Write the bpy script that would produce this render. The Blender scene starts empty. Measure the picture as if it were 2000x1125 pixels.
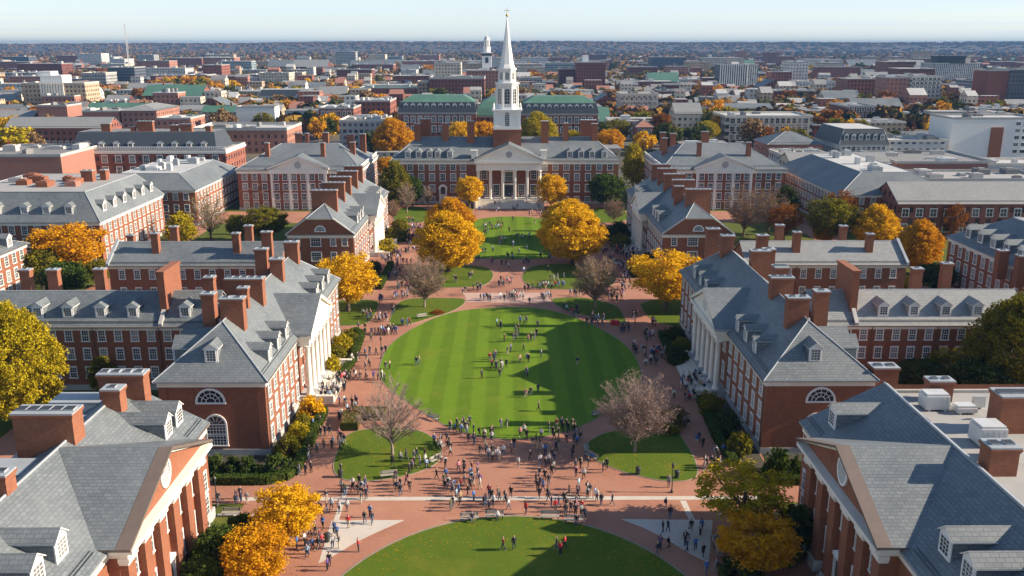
import bpy, math, random
import numpy as np
from mathutils import Vector, Matrix, Euler
R = math.radians
PI = math.pi
rnd = random.Random(7)
S = bpy.context.scene
COL = S.collection

# ------------------------------------------------------------------ camera
FOC, TH, HC, YAW = 1750.0, R(15.23), 54.0, R(-0.327)
cam_d = bpy.data.cameras.new('camera')
cam_d.sensor_width = 36.0
cam_d.lens = FOC / 2000.0 * 36.0
cam_d.clip_start, cam_d.clip_end = 1.0, 60000.0
cam = bpy.data.objects.new('camera', cam_d)
COL.objects.link(cam)
cam.location = (0, 0, HC)
cam.rotation_euler = (PI / 2 - TH, 0, YAW)
S.camera = cam


def ray(px, py):
    dx, dy = (px - 1000) / FOC, -(py - 562.5) / FOC
    y = math.cos(TH) + dy * math.sin(TH)
    z = -math.sin(TH) + dy * math.cos(TH)
    c, s = math.cos(YAW), math.sin(YAW)
    return Vector((dx * c - y * s, dx * s + y * c, z))


def G(px, py, z=0.0):
    """point of the horizontal plane at height z seen at a pixel of the photograph"""
    d = ray(px, py)
    t = (z - HC) / d.z
    return Vector((d.x * t, d.y * t, z))


def WY(px, py, Y):
    d = ray(px, py)
    t = Y / d.y
    return Vector((d.x * t, Y, HC + d.z * t))


def pix(p):
    """pixel of the photograph at which a world point shows"""
    c, s = math.cos(-YAW), math.sin(-YAW)
    x, y, z = p[0] * c - p[1] * s, p[0] * s + p[1] * c, p[2] - HC
    f = y * math.cos(TH) - z * math.sin(TH)
    u = y * math.sin(TH) + z * math.cos(TH)
    return 1000 + FOC * x / f, 562.5 - FOC * u / f, f


# ------------------------------------------------------------------ materials
def nodes(name):
    m = bpy.data.materials.new(name)
    m.use_nodes = True
    nt = m.node_tree
    return m, nt, nt.nodes['Principled BSDF']


def N(nt, kind, **kw):
    n = nt.nodes.new(kind)
    for k, v in kw.items():
        if k in n.inputs:
            n.inputs[k].default_value = v
        else:
            setattr(n, k, v)
    return n


def L(nt, a, b):
    nt.links.new(a, b)


def mixc(nt, fac, a, b, mode='MIX'):
    n = nt.nodes.new('ShaderNodeMix')
    n.data_type = 'RGBA'
    n.blend_type = mode
    for i, v in ((0, fac), (6, a), (7, b)):
        if isinstance(v, (int, float)):
            n.inputs[i].default_value = v
        elif isinstance(v, tuple):
            n.inputs[i].default_value = (*v[:3], 1)
        else:
            nt.links.new(v, n.inputs[i])
    return n.outputs[2]


def math_n(nt, op, a, b=0.0, c=0.0):
    n = nt.nodes.new('ShaderNodeMath')
    n.operation = op
    for i, v in enumerate((a, b, c)):
        if isinstance(v, (int, float)):
            n.inputs[i].default_value = v
        else:
            nt.links.new(v, n.inputs[i])
    return n.outputs[0]


def ramp(nt, fac, lo, hi):
    n = nt.nodes.new('ShaderNodeMapRange')
    n.inputs[1].default_value, n.inputs[2].default_value = lo, hi
    nt.links.new(fac, n.inputs[0])
    return n.outputs[0]


def noise(nt, scale, detail=3.0, vec=None, rough=0.55):
    n = N(nt, 'ShaderNodeTexNoise', Scale=scale, Detail=detail, Roughness=rough)
    if vec is None:
        g = N(nt, 'ShaderNodeNewGeometry')
        vec = g.outputs['Position']
    L(nt, vec, n.inputs['Vector'])
    return n.outputs['Fac']


def uvnode(nt):
    return N(nt, 'ShaderNodeTexCoord').outputs['UV']


def sc(c, k):
    return tuple(min(1, x * k) for x in c[:3])


def plain(name, col, rough=0.75, vary=0.18, scale=0.6, metal=0.0, fine=4.0):
    m, nt, b = nodes(name)
    f = ramp(nt, noise(nt, scale, 4), 0.3, 0.7)
    f2 = ramp(nt, noise(nt, fine, 2), 0.3, 0.7)
    c = mixc(nt, f, sc(col, 1 - vary), sc(col, 1 + vary))
    c = mixc(nt, f2, c, sc(col, 1.0)) if vary else c
    L(nt, c, b.inputs['Base Color'])
    b.inputs['Roughness'].default_value = rough
    b.inputs['Metallic'].default_value = metal
    return m


def coursed(name, c1, c2, mortar, bw, rh, ms, rough=0.85, weather=0.25, wscale=0.25, tint=None):
    """brick, slate or paver: courses in metres from the UV map, weathered by noise"""
    m, nt, b = nodes(name)
    uv = uvnode(nt)
    br = N(nt, 'ShaderNodeTexBrick')
    br.offset = 0.5
    L(nt, uv, br.inputs['Vector'])
    br.inputs['Color1'].default_value = (*c1, 1)
    br.inputs['Color2'].default_value = (*c2, 1)
    br.inputs['Mortar'].default_value = (*mortar, 1)
    br.inputs['Scale'].default_value = 1.0
    br.inputs['Mortar Size'].default_value = ms
    br.inputs['Mortar Smooth'].default_value = 0.3
    br.inputs['Brick Width'].default_value = bw
    br.inputs['Row Height'].default_value = rh
    g = noise(nt, wscale, 5)
    k = ramp(nt, g, 0.3, 0.72)
    mid = tuple((x + y) / 2 for x, y in zip(c1, c2))
    c = mixc(nt, math_n(nt, 'MULTIPLY', k, weather), br.outputs['Color'], tint or sc(mid, 1.5))
    f2 = ramp(nt, noise(nt, 2.2, 4), 0.35, 0.75)
    c = mixc(nt, math_n(nt, 'MULTIPLY', f2, 0.35), c, sc(mid, 0.62))
    f3 = ramp(nt, noise(nt, 0.9, 3, vec=N2(nt, uv, (3.0, 0.35, 1))), 0.45, 0.8)
    c = mixc(nt, math_n(nt, 'MULTIPLY', f3, 0.3), c, sc(mid, 0.7))
    L(nt, c, b.inputs['Base Color'])
    b.inputs['Roughness'].default_value = rough
    return m


def N2(nt, vec, scale):
    n = nt.nodes.new('ShaderNodeMapping')
    n.inputs['Scale'].default_value = scale
    L(nt, vec, n.inputs['Vector'])
    return n.outputs[0]


def leafmat(name, a, b_, dark, trans=0.28):
    """autumn or green leaves: colour changes from leaf to leaf and clump to clump"""
    m, nt, b = nodes(name)
    g = N(nt, 'ShaderNodeNewGeometry')
    oi = N(nt, 'ShaderNodeObjectInfo')
    cl = ramp(nt, noise(nt, 0.55, 2), 0.35, 0.65)
    c = mixc(nt, cl, a, b_)
    isl = g.outputs['Random Per Island']
    c = mixc(nt, math_n(nt, 'MULTIPLY', math_n(nt, 'POWER', isl, 2.0), 0.75), c, dark)
    c = mixc(nt, math_n(nt, 'MULTIPLY', oi.outputs['Random'], 0.25), c, sc(b_, 0.8))
    nt.nodes.remove(b)
    d = N(nt, 'ShaderNodeBsdfDiffuse')
    t = N(nt, 'ShaderNodeBsdfTranslucent')
    L(nt, c, d.inputs[0])
    L(nt, c, t.inputs[0])
    mx = N(nt, 'ShaderNodeMixShader')
    mx.inputs[0].default_value = trans
    L(nt, d.outputs[0], mx.inputs[1])
    L(nt, t.outputs[0], mx.inputs[2])
    L(nt, mx.outputs[0], nt.nodes['Material Output'].inputs['Surface'])
    return m


def facade(name, wall, glass, su, sv, wu, wv, band=None, rough=0.8):
    """far facade: rows of windows in metres from the UV map"""
    m, nt, b = nodes(name)
    sep = N(nt, 'ShaderNodeSeparateXYZ')
    L(nt, uvnode(nt), sep.inputs[0])
    fu = math_n(nt, 'FRACT', math_n(nt, 'DIVIDE', math_n(nt, 'ADD', sep.outputs[0], 500.0), su))
    fv = math_n(nt, 'FRACT', math_n(nt, 'DIVIDE', math_n(nt, 'ADD', sep.outputs[1], 0.0), sv))
    iu = math_n(nt, 'LESS_THAN', math_n(nt, 'ABSOLUTE', math_n(nt, 'SUBTRACT', fu, 0.5)), wu / 2)
    iv = math_n(nt, 'LESS_THAN', math_n(nt, 'ABSOLUTE', math_n(nt, 'SUBTRACT', fv, 0.55)), wv / 2)
    k = math_n(nt, 'MULTIPLY', iu, iv)
    w = mixc(nt, ramp(nt, noise(nt, 0.15, 4), 0.3, 0.7), sc(wall, 0.82), sc(wall, 1.12))
    if band:
        w = mixc(nt, iv, w, band)
    wn = N(nt, 'ShaderNodeTexWhiteNoise')
    cell = N(nt, 'ShaderNodeCombineXYZ')
    L(nt, math_n(nt, 'FLOOR', math_n(nt, 'DIVIDE', math_n(nt, 'ADD', sep.outputs[0], 500.0), su)), cell.inputs[0])
    L(nt, math_n(nt, 'FLOOR', math_n(nt, 'DIVIDE', sep.outputs[1], sv)), cell.inputs[1])
    L(nt, cell.outputs[0], wn.inputs['Vector'])
    gl = mixc(nt, math_n(nt, 'MULTIPLY', math_n(nt, 'POWER', wn.outputs['Value'], 3.0), 0.7), glass, sc(wall, 0.75))
    L(nt, mixc(nt, k, w, gl), b.inputs['Base Color'])
    L(nt, math_n(nt, 'SUBTRACT', rough, math_n(nt, 'MULTIPLY', k, 0.55)), b.inputs['Roughness'])
    return m


MAT = {}
MAT['brick'] = coursed('brick', (.265, .088, .042), (.19, .058, .030), (.27, .135, .08), .42, .14, .012, .9, .34, .12, (.38, .15, .068))
MAT['brick_dark'] = coursed('brick_dark', (.23, .07, .047), (.18, .055, .038), (.24, .13, .10), .42, .14, .012, .9, .22, .12, (.28, .11, .075))
MAT['brick_pink'] = coursed('brick_pink', (.36, .15, .105), (.30, .12, .085), (.36, .22, .17), .42, .14, .012, .9, .22, .12, (.42, .2, .14))
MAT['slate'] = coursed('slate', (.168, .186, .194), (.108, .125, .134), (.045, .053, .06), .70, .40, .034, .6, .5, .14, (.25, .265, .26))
MAT['slate_sunlit'] = coursed('slate_sunlit', (.29, .295, .285), (.22, .228, .225), (.11, .115, .118), .70, .40, .03, .62, .3, .18, (.35, .35, .33))  # lighter copy of the slate: sunlight painted into the east wing roofs' colour
MAT['slate_dark'] = coursed('slate_dark', (.05, .06, .075), (.038, .046, .058), (.028, .032, .04), .62, .36, .02, .6, .2, .18, (.075, .085, .095))
MAT['slate_pale'] = coursed('slate_pale', (.26, .262, .255), (.21, .212, .208), (.14, .14, .14), .7, .45, .02, .7, .25, .18, (.33, .325, .31))
MAT['copper'] = coursed('copper', (.07, .165, .115), (.055, .135, .098), (.04, .10, .075), .9, 6.0, .03, .65, .4, .1, (.13, .25, .185))
MAT['stone'] = plain('limestone', (.60, .545, .46), .8, .14, .5)
MAT['cream'] = plain('cream_paint', (.76, .71, .62), .7, .10, .5)
MAT['white'] = plain('white_paint', (.74, .725, .69), .55, .07, .6)
MAT['grey_stone'] = plain('grey_stone', (.40, .385, .365), .85, .18, .7)
MAT['lead'] = plain('lead', (.30, .32, .335), .5, .2, .5)
MAT['deck'] = plain('deck_membrane', (.31, .30, .285), .85, .2, .25)
MAT['deck_dark'] = plain('deck_dark', (.19, .185, .18), .9, .25, .25)
MAT['deck_white'] = plain('deck_white', (.42, .415, .40), .8, .15, .15)
MAT['bronze'] = plain('brown_metal', (.14, .105, .085), .6, .2, .8)
MAT['metal'] = plain('pale_metal', (.55, .55, .54), .45, .15, .8, .2)
MAT['gold'] = plain('gilt', (.62, .42, .13), .35, .1, .8, .7)
MAT['yellow'] = plain('yellow_paint', (.72, .5, .05), .5, .1, .8)
MAT['iron'] = plain('dark_iron', (.03, .03, .033), .5, .1, .8)
MAT['bark'] = plain('bark', (.125, .09, .066), .95, .3, 3.0)
MAT['bark_pale'] = plain('bark_pale', (.23, .18, .14), .95, .25, 3.0)
MAT['wood'] = plain('wood', (.34, .31, .27), .8, .2, 2.0)
MAT['red_paint'] = plain('red_paint', (.55, .03, .03), .5, .1, 2.0)
MAT['bin_green'] = plain('bin_green', (.04, .06, .05), .5, .1, 2.0)


def glassmat():
    m, nt, b = nodes('window_glass')
    oi = N(nt, 'ShaderNodeObjectInfo')
    k = math_n(nt, 'POWER', oi.outputs['Random'], 2.2)
    c = mixc(nt, k, (.018, .022, .028), (.26, .25, .23))
    L(nt, c, b.inputs['Base Color'])
    b.inputs['Roughness'].default_value = 0.12
    return m


MAT['glass'] = glassmat()

MAT['leaf_gold'] = leafmat('leaf_gold', (.74, .40, .010), (.80, .49, .018), (.42, .24, .012))
MAT['leaf_orange'] = leafmat('leaf_orange', (.62, .27, .009), (.70, .36, .014), (.34, .15, .01))
MAT['leaf_yellowgreen'] = leafmat('leaf_yellowgreen', (.38, .29, .012), (.52, .39, .02), (.17, .15, .01))
MAT['leaf_olive'] = leafmat('leaf_olive', (.16, .15, .015), (.26, .21, .02), (.07, .075, .012))
MAT['leaf_green'] = leafmat('leaf_green', (.055, .085, .018), (.085, .115, .02), (.025, .045, .012), .2)
MAT['leaf_dark'] = leafmat('leaf_dark', (.055, .07, .02), (.09, .10, .022), (.028, .04, .014), .2)
MAT['leaf_rust'] = leafmat('leaf_rust', (.26, .085, .018), (.32, .13, .02), (.12, .045, .015))
MAT['leaf_brown'] = leafmat('leaf_brown', (.27, .165, .075), (.33, .20, .09), (.15, .095, .05), .15)
MAT['leaf_pink'] = leafmat('leaf_pink', (.40, .25, .20), (.46, .31, .25), (.22, .14, .11), .15)
MAT['twig'] = plain('twig', (.26, .195, .155), .95, .2, 2.0)
MAT['hedge'] = leafmat('hedge_leaf', (.055, .095, .014), (.08, .125, .02), (.03, .055, .01), .2)


def grassmat(name, a, b_, worn, stripe=0.0, period=5.2, phase=0.0):
    m, nt, b = nodes(name)
    f = ramp(nt, noise(nt, 1.6, 6, rough=.7), 0.3, 0.7)
    c = mixc(nt, f, a, b_)
    f3 = ramp(nt, noise(nt, 11.0, 3, rough=.7), 0.3, 0.7)
    c = mixc(nt, math_n(nt, 'MULTIPLY', f3, .45), c, sc(a, .55))
    if stripe:
        g = N(nt, 'ShaderNodeNewGeometry')
        sep = N(nt, 'ShaderNodeSeparateXYZ')
        L(nt, g.outputs['Position'], sep.inputs[0])
        w = math_n(nt, 'ADD', sep.outputs[0], math_n(nt, 'MULTIPLY', noise(nt, .3, 2), .5))
        s = math_n(nt, 'SINE', math_n(nt, 'MULTIPLY', math_n(nt, 'ADD', w, phase), 2 * PI / period))
        s = ramp(nt, s, -.35, .35)
        c = mixc(nt, math_n(nt, 'MULTIPLY', s, stripe), c, sc(b_, 1.55))
    p = ramp(nt, noise(nt, .16, 6, rough=.7), 0.52, 0.74)
    c = mixc(nt, math_n(nt, 'MULTIPLY', p, .6), c, worn)
    p = ramp(nt, noise(nt, .35, 6, rough=.75), 0.5, 0.72)
    c = mixc(nt, math_n(nt, 'MULTIPLY', p, .38), c, sc(a, .6))
    p2 = ramp(nt, noise(nt, 5.0, 4, rough=.8), 0.66, 0.74)
    c = mixc(nt, math_n(nt, 'MULTIPLY', p2, .45), c, worn)
    L(nt, c, b.inputs['Base Color'])
    b.inputs['Roughness'].default_value = .9
    b.inputs['Specular IOR Level'].default_value = .15
    return m


MAT['lawn'] = grassmat('lawn_grass', (.088, .158, .006), (.112, .188, .008), (.18, .19, .018), .30, 4.4, 1.0)
MAT['lawn_plain'] = grassmat('quad_grass', (.078, .125, .007), (.10, .15, .010), (.19, .16, .018))
MAT['lawn_dry'] = grassmat('court_grass', (.075, .10, .014), (.11, .125, .018), (.20, .15, .04))


def pavermat():
    m, nt, b = nodes('brick_paving')
    g = N(nt, 'ShaderNodeNewGeometry')
    br = N(nt, 'ShaderNodeTexBrick')
    L(nt, g.outputs['Position'], br.inputs['Vector'])
    br.inputs['Scale'].default_value = 1.0
    br.inputs['Brick Width'].default_value = .5
    br.inputs['Row Height'].default_value = .25
    br.inputs['Mortar Size'].default_value = .012
    br.inputs['Color1'].default_value = (.37, .150, .083, 1)
    br.inputs['Color2'].default_value = (.30, .115, .07, 1)
    br.inputs['Mortar'].default_value = (.27, .15, .10, 1)
    f = ramp(nt, noise(nt, .10, 7, rough=.7), .38, .64)
    c = mixc(nt, math_n(nt, 'MULTIPLY', f, .75), br.outputs['Color'], (.44, .215, .130))
    f4 = ramp(nt, noise(nt, .032, 5, rough=.6), .42, .6)
    c = mixc(nt, math_n(nt, 'MULTIPLY', f4, .35), c, (.30, .125, .08))
    f2 = ramp(nt, noise(nt, .8, 5, rough=.7), .45, .8)
    c = mixc(nt, math_n(nt, 'MULTIPLY', f2, .45), c, (.22, .10, .075))
    f3 = ramp(nt, noise(nt, 6.0, 3, rough=.8), .62, .74)
    c = mixc(nt, math_n(nt, 'MULTIPLY', f3, .35), c, (.40, .24, .10))
    L(nt, c, b.inputs['Base Color'])
    b.inputs['Roughness'].default_value = .85
    return m


MAT['paver'] = pavermat()
MAT['paver_pale'] = plain('pale_paving', (.50, .44, .375), .85, .14, .4)
MAT['soil'] = plain('bed_soil', (.05, .042, .025), .95, .3, 1.5)
MAT['kerb'] = plain('kerb_stone', (.27, .205, .155), .85, .2, .8)


# ------------------------------------------------------------------ mesh builder
class MB:
    def __init__(self):
        self.v, self.f, self.m, self.s = [], [], [], []

    def poly(self, pts, mat=0, smooth=False):
        i = len(self.v)
        self.v.extend(tuple(p) for p in pts)
        self.f.append(tuple(range(i, i + len(pts))))
        self.m.append(mat)
        self.s.append(smooth)

    def box(self, x0, x1, y0, y1, z0, z1, mat=0, skip='', top=None):
        i = len(self.v)
        for z in (z0, z1):
            self.v += [(x0, y0, z), (x1, y0, z), (x1, y1, z), (x0, y1, z)]
        for k, q in (('-z', (3, 2, 1, 0)), ('+z', (4, 5, 6, 7)), ('-y', (0, 1, 5, 4)), ('+x', (1, 2, 6, 5)), ('+y', (2, 3, 7, 6)), ('-x', (3, 0, 4, 7))):
            if k in skip:
                continue
            self.f.append(tuple(i + a for a in q))
            self.m.append(top if (top is not None and k == '+z') else mat)
            self.s.append(False)

    def ring(self, x0, x1, y0, y1, z0, z1, p, mat=0, top=True):
        """moulding proud by p round a rectangle"""
        a = [(x0, y0), (x1, y0), (x1, y1), (x0, y1)]
        b = [(x0 - p, y0 - p), (x1 + p, y0 - p), (x1 + p, y1 + p), (x0 - p, y1 + p)]
        for k in range(4):
            j = (k + 1) % 4
            self.poly([(*b[k], z0), (*b[j], z0), (*b[j], z1), (*b[k], z1)], mat)
            self.poly([(*b[k], z0), (*a[k], z0), (*a[j], z0), (*b[j], z0)], mat)
            if top:
                self.poly([(*b[k], z1), (*b[j], z1), (*a[j], z1), (*a[k], z1)], mat)

    def extrude(self, pts, y0, y1, mat=0, capmat=None):
        """polygon in x,z pushed from y0 to y1"""
        cm = mat if capmat is None else capmat
        self.poly([(x, y0, z) for x, z in pts], cm)
        self.poly([(x, y1, z) for x, z in reversed(pts)], cm)
        n = len(pts)
        for i in range(n):
            (a, b), (c, d) = pts[i], pts[(i + 1) % n]
            self.poly([(a, y0, b), (a, y1, b), (c, y1, d), (c, y0, d)], mat)

    def lathe(self, cx, cy, prof, n=16, mat=0, smooth=True, phase=0.0):
        i = len(self.v)
        for r, z in prof:
            for k in range(n):
                a = 2 * PI * (k + phase) / n
                self.v.append((cx + r * math.cos(a), cy + r * math.sin(a), z))
        for j in range(len(prof) - 1):
            for k in range(n):
                a, b = i + j * n + k, i + j * n + (k + 1) % n
                self.f.append((a, b, b + n, a + n))
                self.m.append(mat)
                self.s.append(smooth)
        self.f.append(tuple(i + (len(prof) - 1) * n + k for k in range(n)))
        self.m.append(mat)
        self.s.append(False)

    def tube(self, pts, rad, n=6, mat=0):
        pts = [Vector(p) for p in pts]
        i = len(self.v)
        for j, p in enumerate(pts):
            t = (pts[min(j + 1, len(pts) - 1)] - pts[max(j - 1, 0)]).normalized()
            a = t.cross(Vector((.31, .95, .07)))
            if a.length < .05:
                a = t.cross(Vector((1, 0, 0)))
            a.normalize()
            b = t.cross(a)
            for k in range(n):
                an = 2 * PI * k / n
                self.v.append(tuple(p + (a * math.cos(an) + b * math.sin(an)) * rad[j]))
        for j in range(len(pts) - 1):
            for k in range(n):
                a, b = i + j * n + k, i + j * n + (k + 1) % n
                self.f.append((a, b, b + n, a + n))
                self.m.append(mat)
                self.s.append(n > 3)

    def mesh(self, name, mats):
        me = bpy.data.meshes.new(name)
        me.from_pydata(self.v, [], self.f)
        for m in mats:
            me.materials.append(MAT[m] if isinstance(m, str) else m)
        me.polygons.foreach_set('material_index', self.m)
        me.polygons.foreach_set('use_smooth', self.s)
        uv = me.uv_layers.new(name='UVMap')
        data = np.zeros((len(me.loops), 2), dtype=np.float32)
        for p in me.polygons:
            n = p.normal
            t = Vector((-n.y, n.x, 0))
            if t.length < .05:
                t = Vector((1, 0, 0))
            t.normalize()
            b = n.cross(t)
            for li, vi in zip(p.loop_indices, p.vertices):
                c = self.v[vi]
                data[li, 0] = c[0] * t.x + c[1] * t.y
                data[li, 1] = c[0] * b.x + c[1] * b.y + c[2] * b.z
        uv.data.foreach_set('uv', data.ravel())
        me.update()
        return me


def quads_mesh(name, V, mats, nper=4, attr=None):
    """V: (n, nper, 3) loose faces"""
    n = len(V)
    me = bpy.data.meshes.new(name)
    me.vertices.add(n * nper)
    me.vertices.foreach_set('co', np.ascontiguousarray(V, dtype=np.float32).ravel())
    me.loops.add(n * nper)
    me.loops.foreach_set('vertex_index', np.arange(n * nper, dtype=np.int32))
    me.polygons.add(n)
    me.polygons.foreach_set('loop_start', np.arange(0, n * nper, nper, dtype=np.int32))
    me.polygons.foreach_set('loop_total', np.full(n, nper, dtype=np.int32))
    for m in mats:
        me.materials.append(MAT[m] if isinstance(m, str) else m)
    me.update(calc_edges=True)
    return me


# ------------------------------------------------------------------ objects
def put(o, parent=None, loc=(0, 0, 0), rz=0.0):
    COL.objects.link(o)
    if parent is not None:
        o.parent = parent
        p = Vector(parent['_w']) if '_w' in parent else Vector((0, 0, 0))
        o.location = Vector(loc) - p
    else:
        o.location = loc
    o.rotation_euler = (0, 0, rz)
    return o


ROOTS = []


def thing(name, label, cat, loc=(0, 0, 0), group=None, rz=0.0):
    o = bpy.data.objects.new(name, None)
    o.empty_display_size = .5
    put(o, None, loc, rz)
    o['label'], o['category'] = label, cat
    if group:
        o['group'] = group
    o['_w'] = tuple(loc)
    ROOTS.append(o)
    return o


def single(name, me, label, cat, loc=(0, 0, 0), group=None, rz=0.0):
    o = bpy.data.objects.new(name, me)
    put(o, None, loc, rz)
    o['label'], o['category'] = label, cat
    if group:
        o['group'] = group
    ROOTS.append(o)
    return o


def part(name, me, parent, loc=None, rz=0.0, label=None):
    """a part; loc in world coordinates"""
    o = bpy.data.objects.new(name, me)
    if loc is None:
        loc = Vector(parent['_w'])
    put(o, parent, loc, rz)
    if label:
        o['label'] = label
    return o


def sub(name, me, parent, loc=(0, 0, 0), rz=0.0):
    o = bpy.data.objects.new(name, me)
    COL.objects.link(o)
    o.parent = parent
    o.location = loc
    o.rotation_euler = (0, 0, rz)
    return o


def setting(name, me, loc=(0, 0, 0), kind='structure'):
    o = bpy.data.objects.new(name, me)
    put(o, None, loc)
    o['kind'] = kind
    return o
# ------------------------------------------------------------------ building parts
CACHE = {}


def cached(key, fn):
    if key not in CACHE:
        CACHE[key] = fn()
    return CACHE[key]


def win_frame(w, h, nx, ny, arch=False, cas=.17, sill=True, trim='white', mun=.045):
    """sash window facing -Y: casing, sill, muntins (glass is a piece of its own)"""
    def make():
        b = MB()
        x = w / 2
        zb, zt = -h / 2, h / 2
        b.box(-x - cas, -x, -.13, 0, zb, zt)
        b.box(x, x + cas, -.13, 0, zb, zt)
        if arch:
            n = 14
            for k in range(n):
                a0, a1 = PI * k / n, PI * (k + 1) / n
                q = [(math.cos(a) * r, zt + math.sin(a) * r) for a, r in ((a0, x), (a0, x + cas), (a1, x + cas), (a1, x))]
                b.extrude(q, -.13, 0)
            for k in range(1, 5):
                a = PI * k / 5
                d = mun / 2
                c, s = math.cos(a), math.sin(a)
                q = [(c * .3 * x - s * d, zt + s * .3 * x + c * d), (c * .3 * x + s * d, zt + s * .3 * x - c * d), (c * x + s * d, zt + s * x - c * d), (c * x - s * d, zt + s * x + c * d)]
                b.extrude(q, -.06, -.02)
            b.box(-x, x, -.08, -.02, zt - .06, zt + .06)
        else:
            b.box(-x - cas, x + cas, -.135, 0, zt, zt + cas)
            b.box(-x - cas - .02, x + cas + .02, -.16, 0, zt + cas, zt + cas + .09)
        if sill:
            b.box(-x - cas - .08, x + cas + .08, -.2, 0, zb - .16, zb)
        if ny > 1 and h > .6:
            b.box(-x, x, -.09, -.02, -.05, .05)
        for i in range(1, nx):
            u = -x + w * i / nx
            b.box(u - mun / 2, u + mun / 2, -.06, -.02, zb, zt)
        for j in range(1, ny):
            v = zb + h * j / ny
            if abs(v) > .08 or ny % 2:
                b.box(-x, x, -.055, -.02, v - mun / 2, v + mun / 2)
        return b.mesh('window', [trim])
    return cached(('wf', w, h, nx, ny, arch, cas, sill, trim, mun), make)


def win_pane(w, h, arch=False):
    def make():
        b = MB()
        x = w / 2
        pts = [(-x, -h / 2), (x, -h / 2), (x, h / 2)]
        if arch:
            pts += [(x * math.cos(PI * k / 14), h / 2 + x * math.sin(PI * k / 14)) for k in range(1, 14)]
        pts.append((-x, h / 2))
        b.poly([(u, -.015, v) for u, v in pts])
        return b.mesh('pane', ['glass'])
    return cached(('wp', w, h, arch), make)


def round_frame(rx, rz_, cas=.3, lattice=True, half=False):
    def make():
        b = MB()
        n = 28
        A = PI if half else 2 * PI
        for k in range(n):
            a0, a1 = A * k / n, A * (k + 1) / n
            q = [(math.cos(a) * (rx + e), math.sin(a) * (rz_ + e)) for a, e in ((a0, 0), (a0, cas), (a1, cas), (a1, 0))]
            b.extrude(q, -.16, 0)
        if half:
            b.box(-rx - cas, rx + cas, -.17, 0, -cas * .8, 0)
            for k in range(1, 6):
                a = PI * k / 6
                c, s = math.cos(a), math.sin(a)
                d = .03
                b.extrude([(c * .35 * rx - s * d, s * .35 * rz_ + c * d), (c * .35 * rx + s * d, s * .35 * rz_ - c * d), (c * rx + s * d, s * rz_ - c * d), (c * rx - s * d, s * rz_ + c * d)], -.07, -.02)
            for k in range(10):
                a0, a1 = PI * k / 10, PI * (k + 1) / 10
                for f in (.35, .68):
                    b.extrude([(math.cos(a) * rx * (f + e), math.sin(a) * rz_ * (f + e)) for a, e in ((a0, 0), (a0, .05), (a1, .05), (a1, 0))], -.06, -.02)
        elif lattice:
            for i in range(-3, 4):
                u = rx * i / 4
                e = rz_ * math.sqrt(max(0, 1 - (i / 4) ** 2))
                b.box(u - .035, u + .035, -.07, -.02, -e, e)
                v = rz_ * i / 4
                e = rx * math.sqrt(max(0, 1 - (i / 4) ** 2))
                b.box(-e, e, -.065, -.02, v - .035, v + .035)
        return b.mesh('window', ['white'])
    return cached(('rf', rx, rz_, cas, half), make)


def round_pane(rx, rz_, half=False):
    def make():
        b = MB()
        A = PI if half else 2 * PI
        b.poly([(math.cos(A * k / 28) * rx, -.015, math.sin(A * k / 28) * rz_) for k in range(28 + (1 if half else 0))])
        return b.mesh('pane', ['glass'])
    return cached(('rp', rx, rz_, half), make)


SIDE = {'-Y': 0.0, '+X': PI / 2, '+Y': PI, '-X': -PI / 2}


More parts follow.
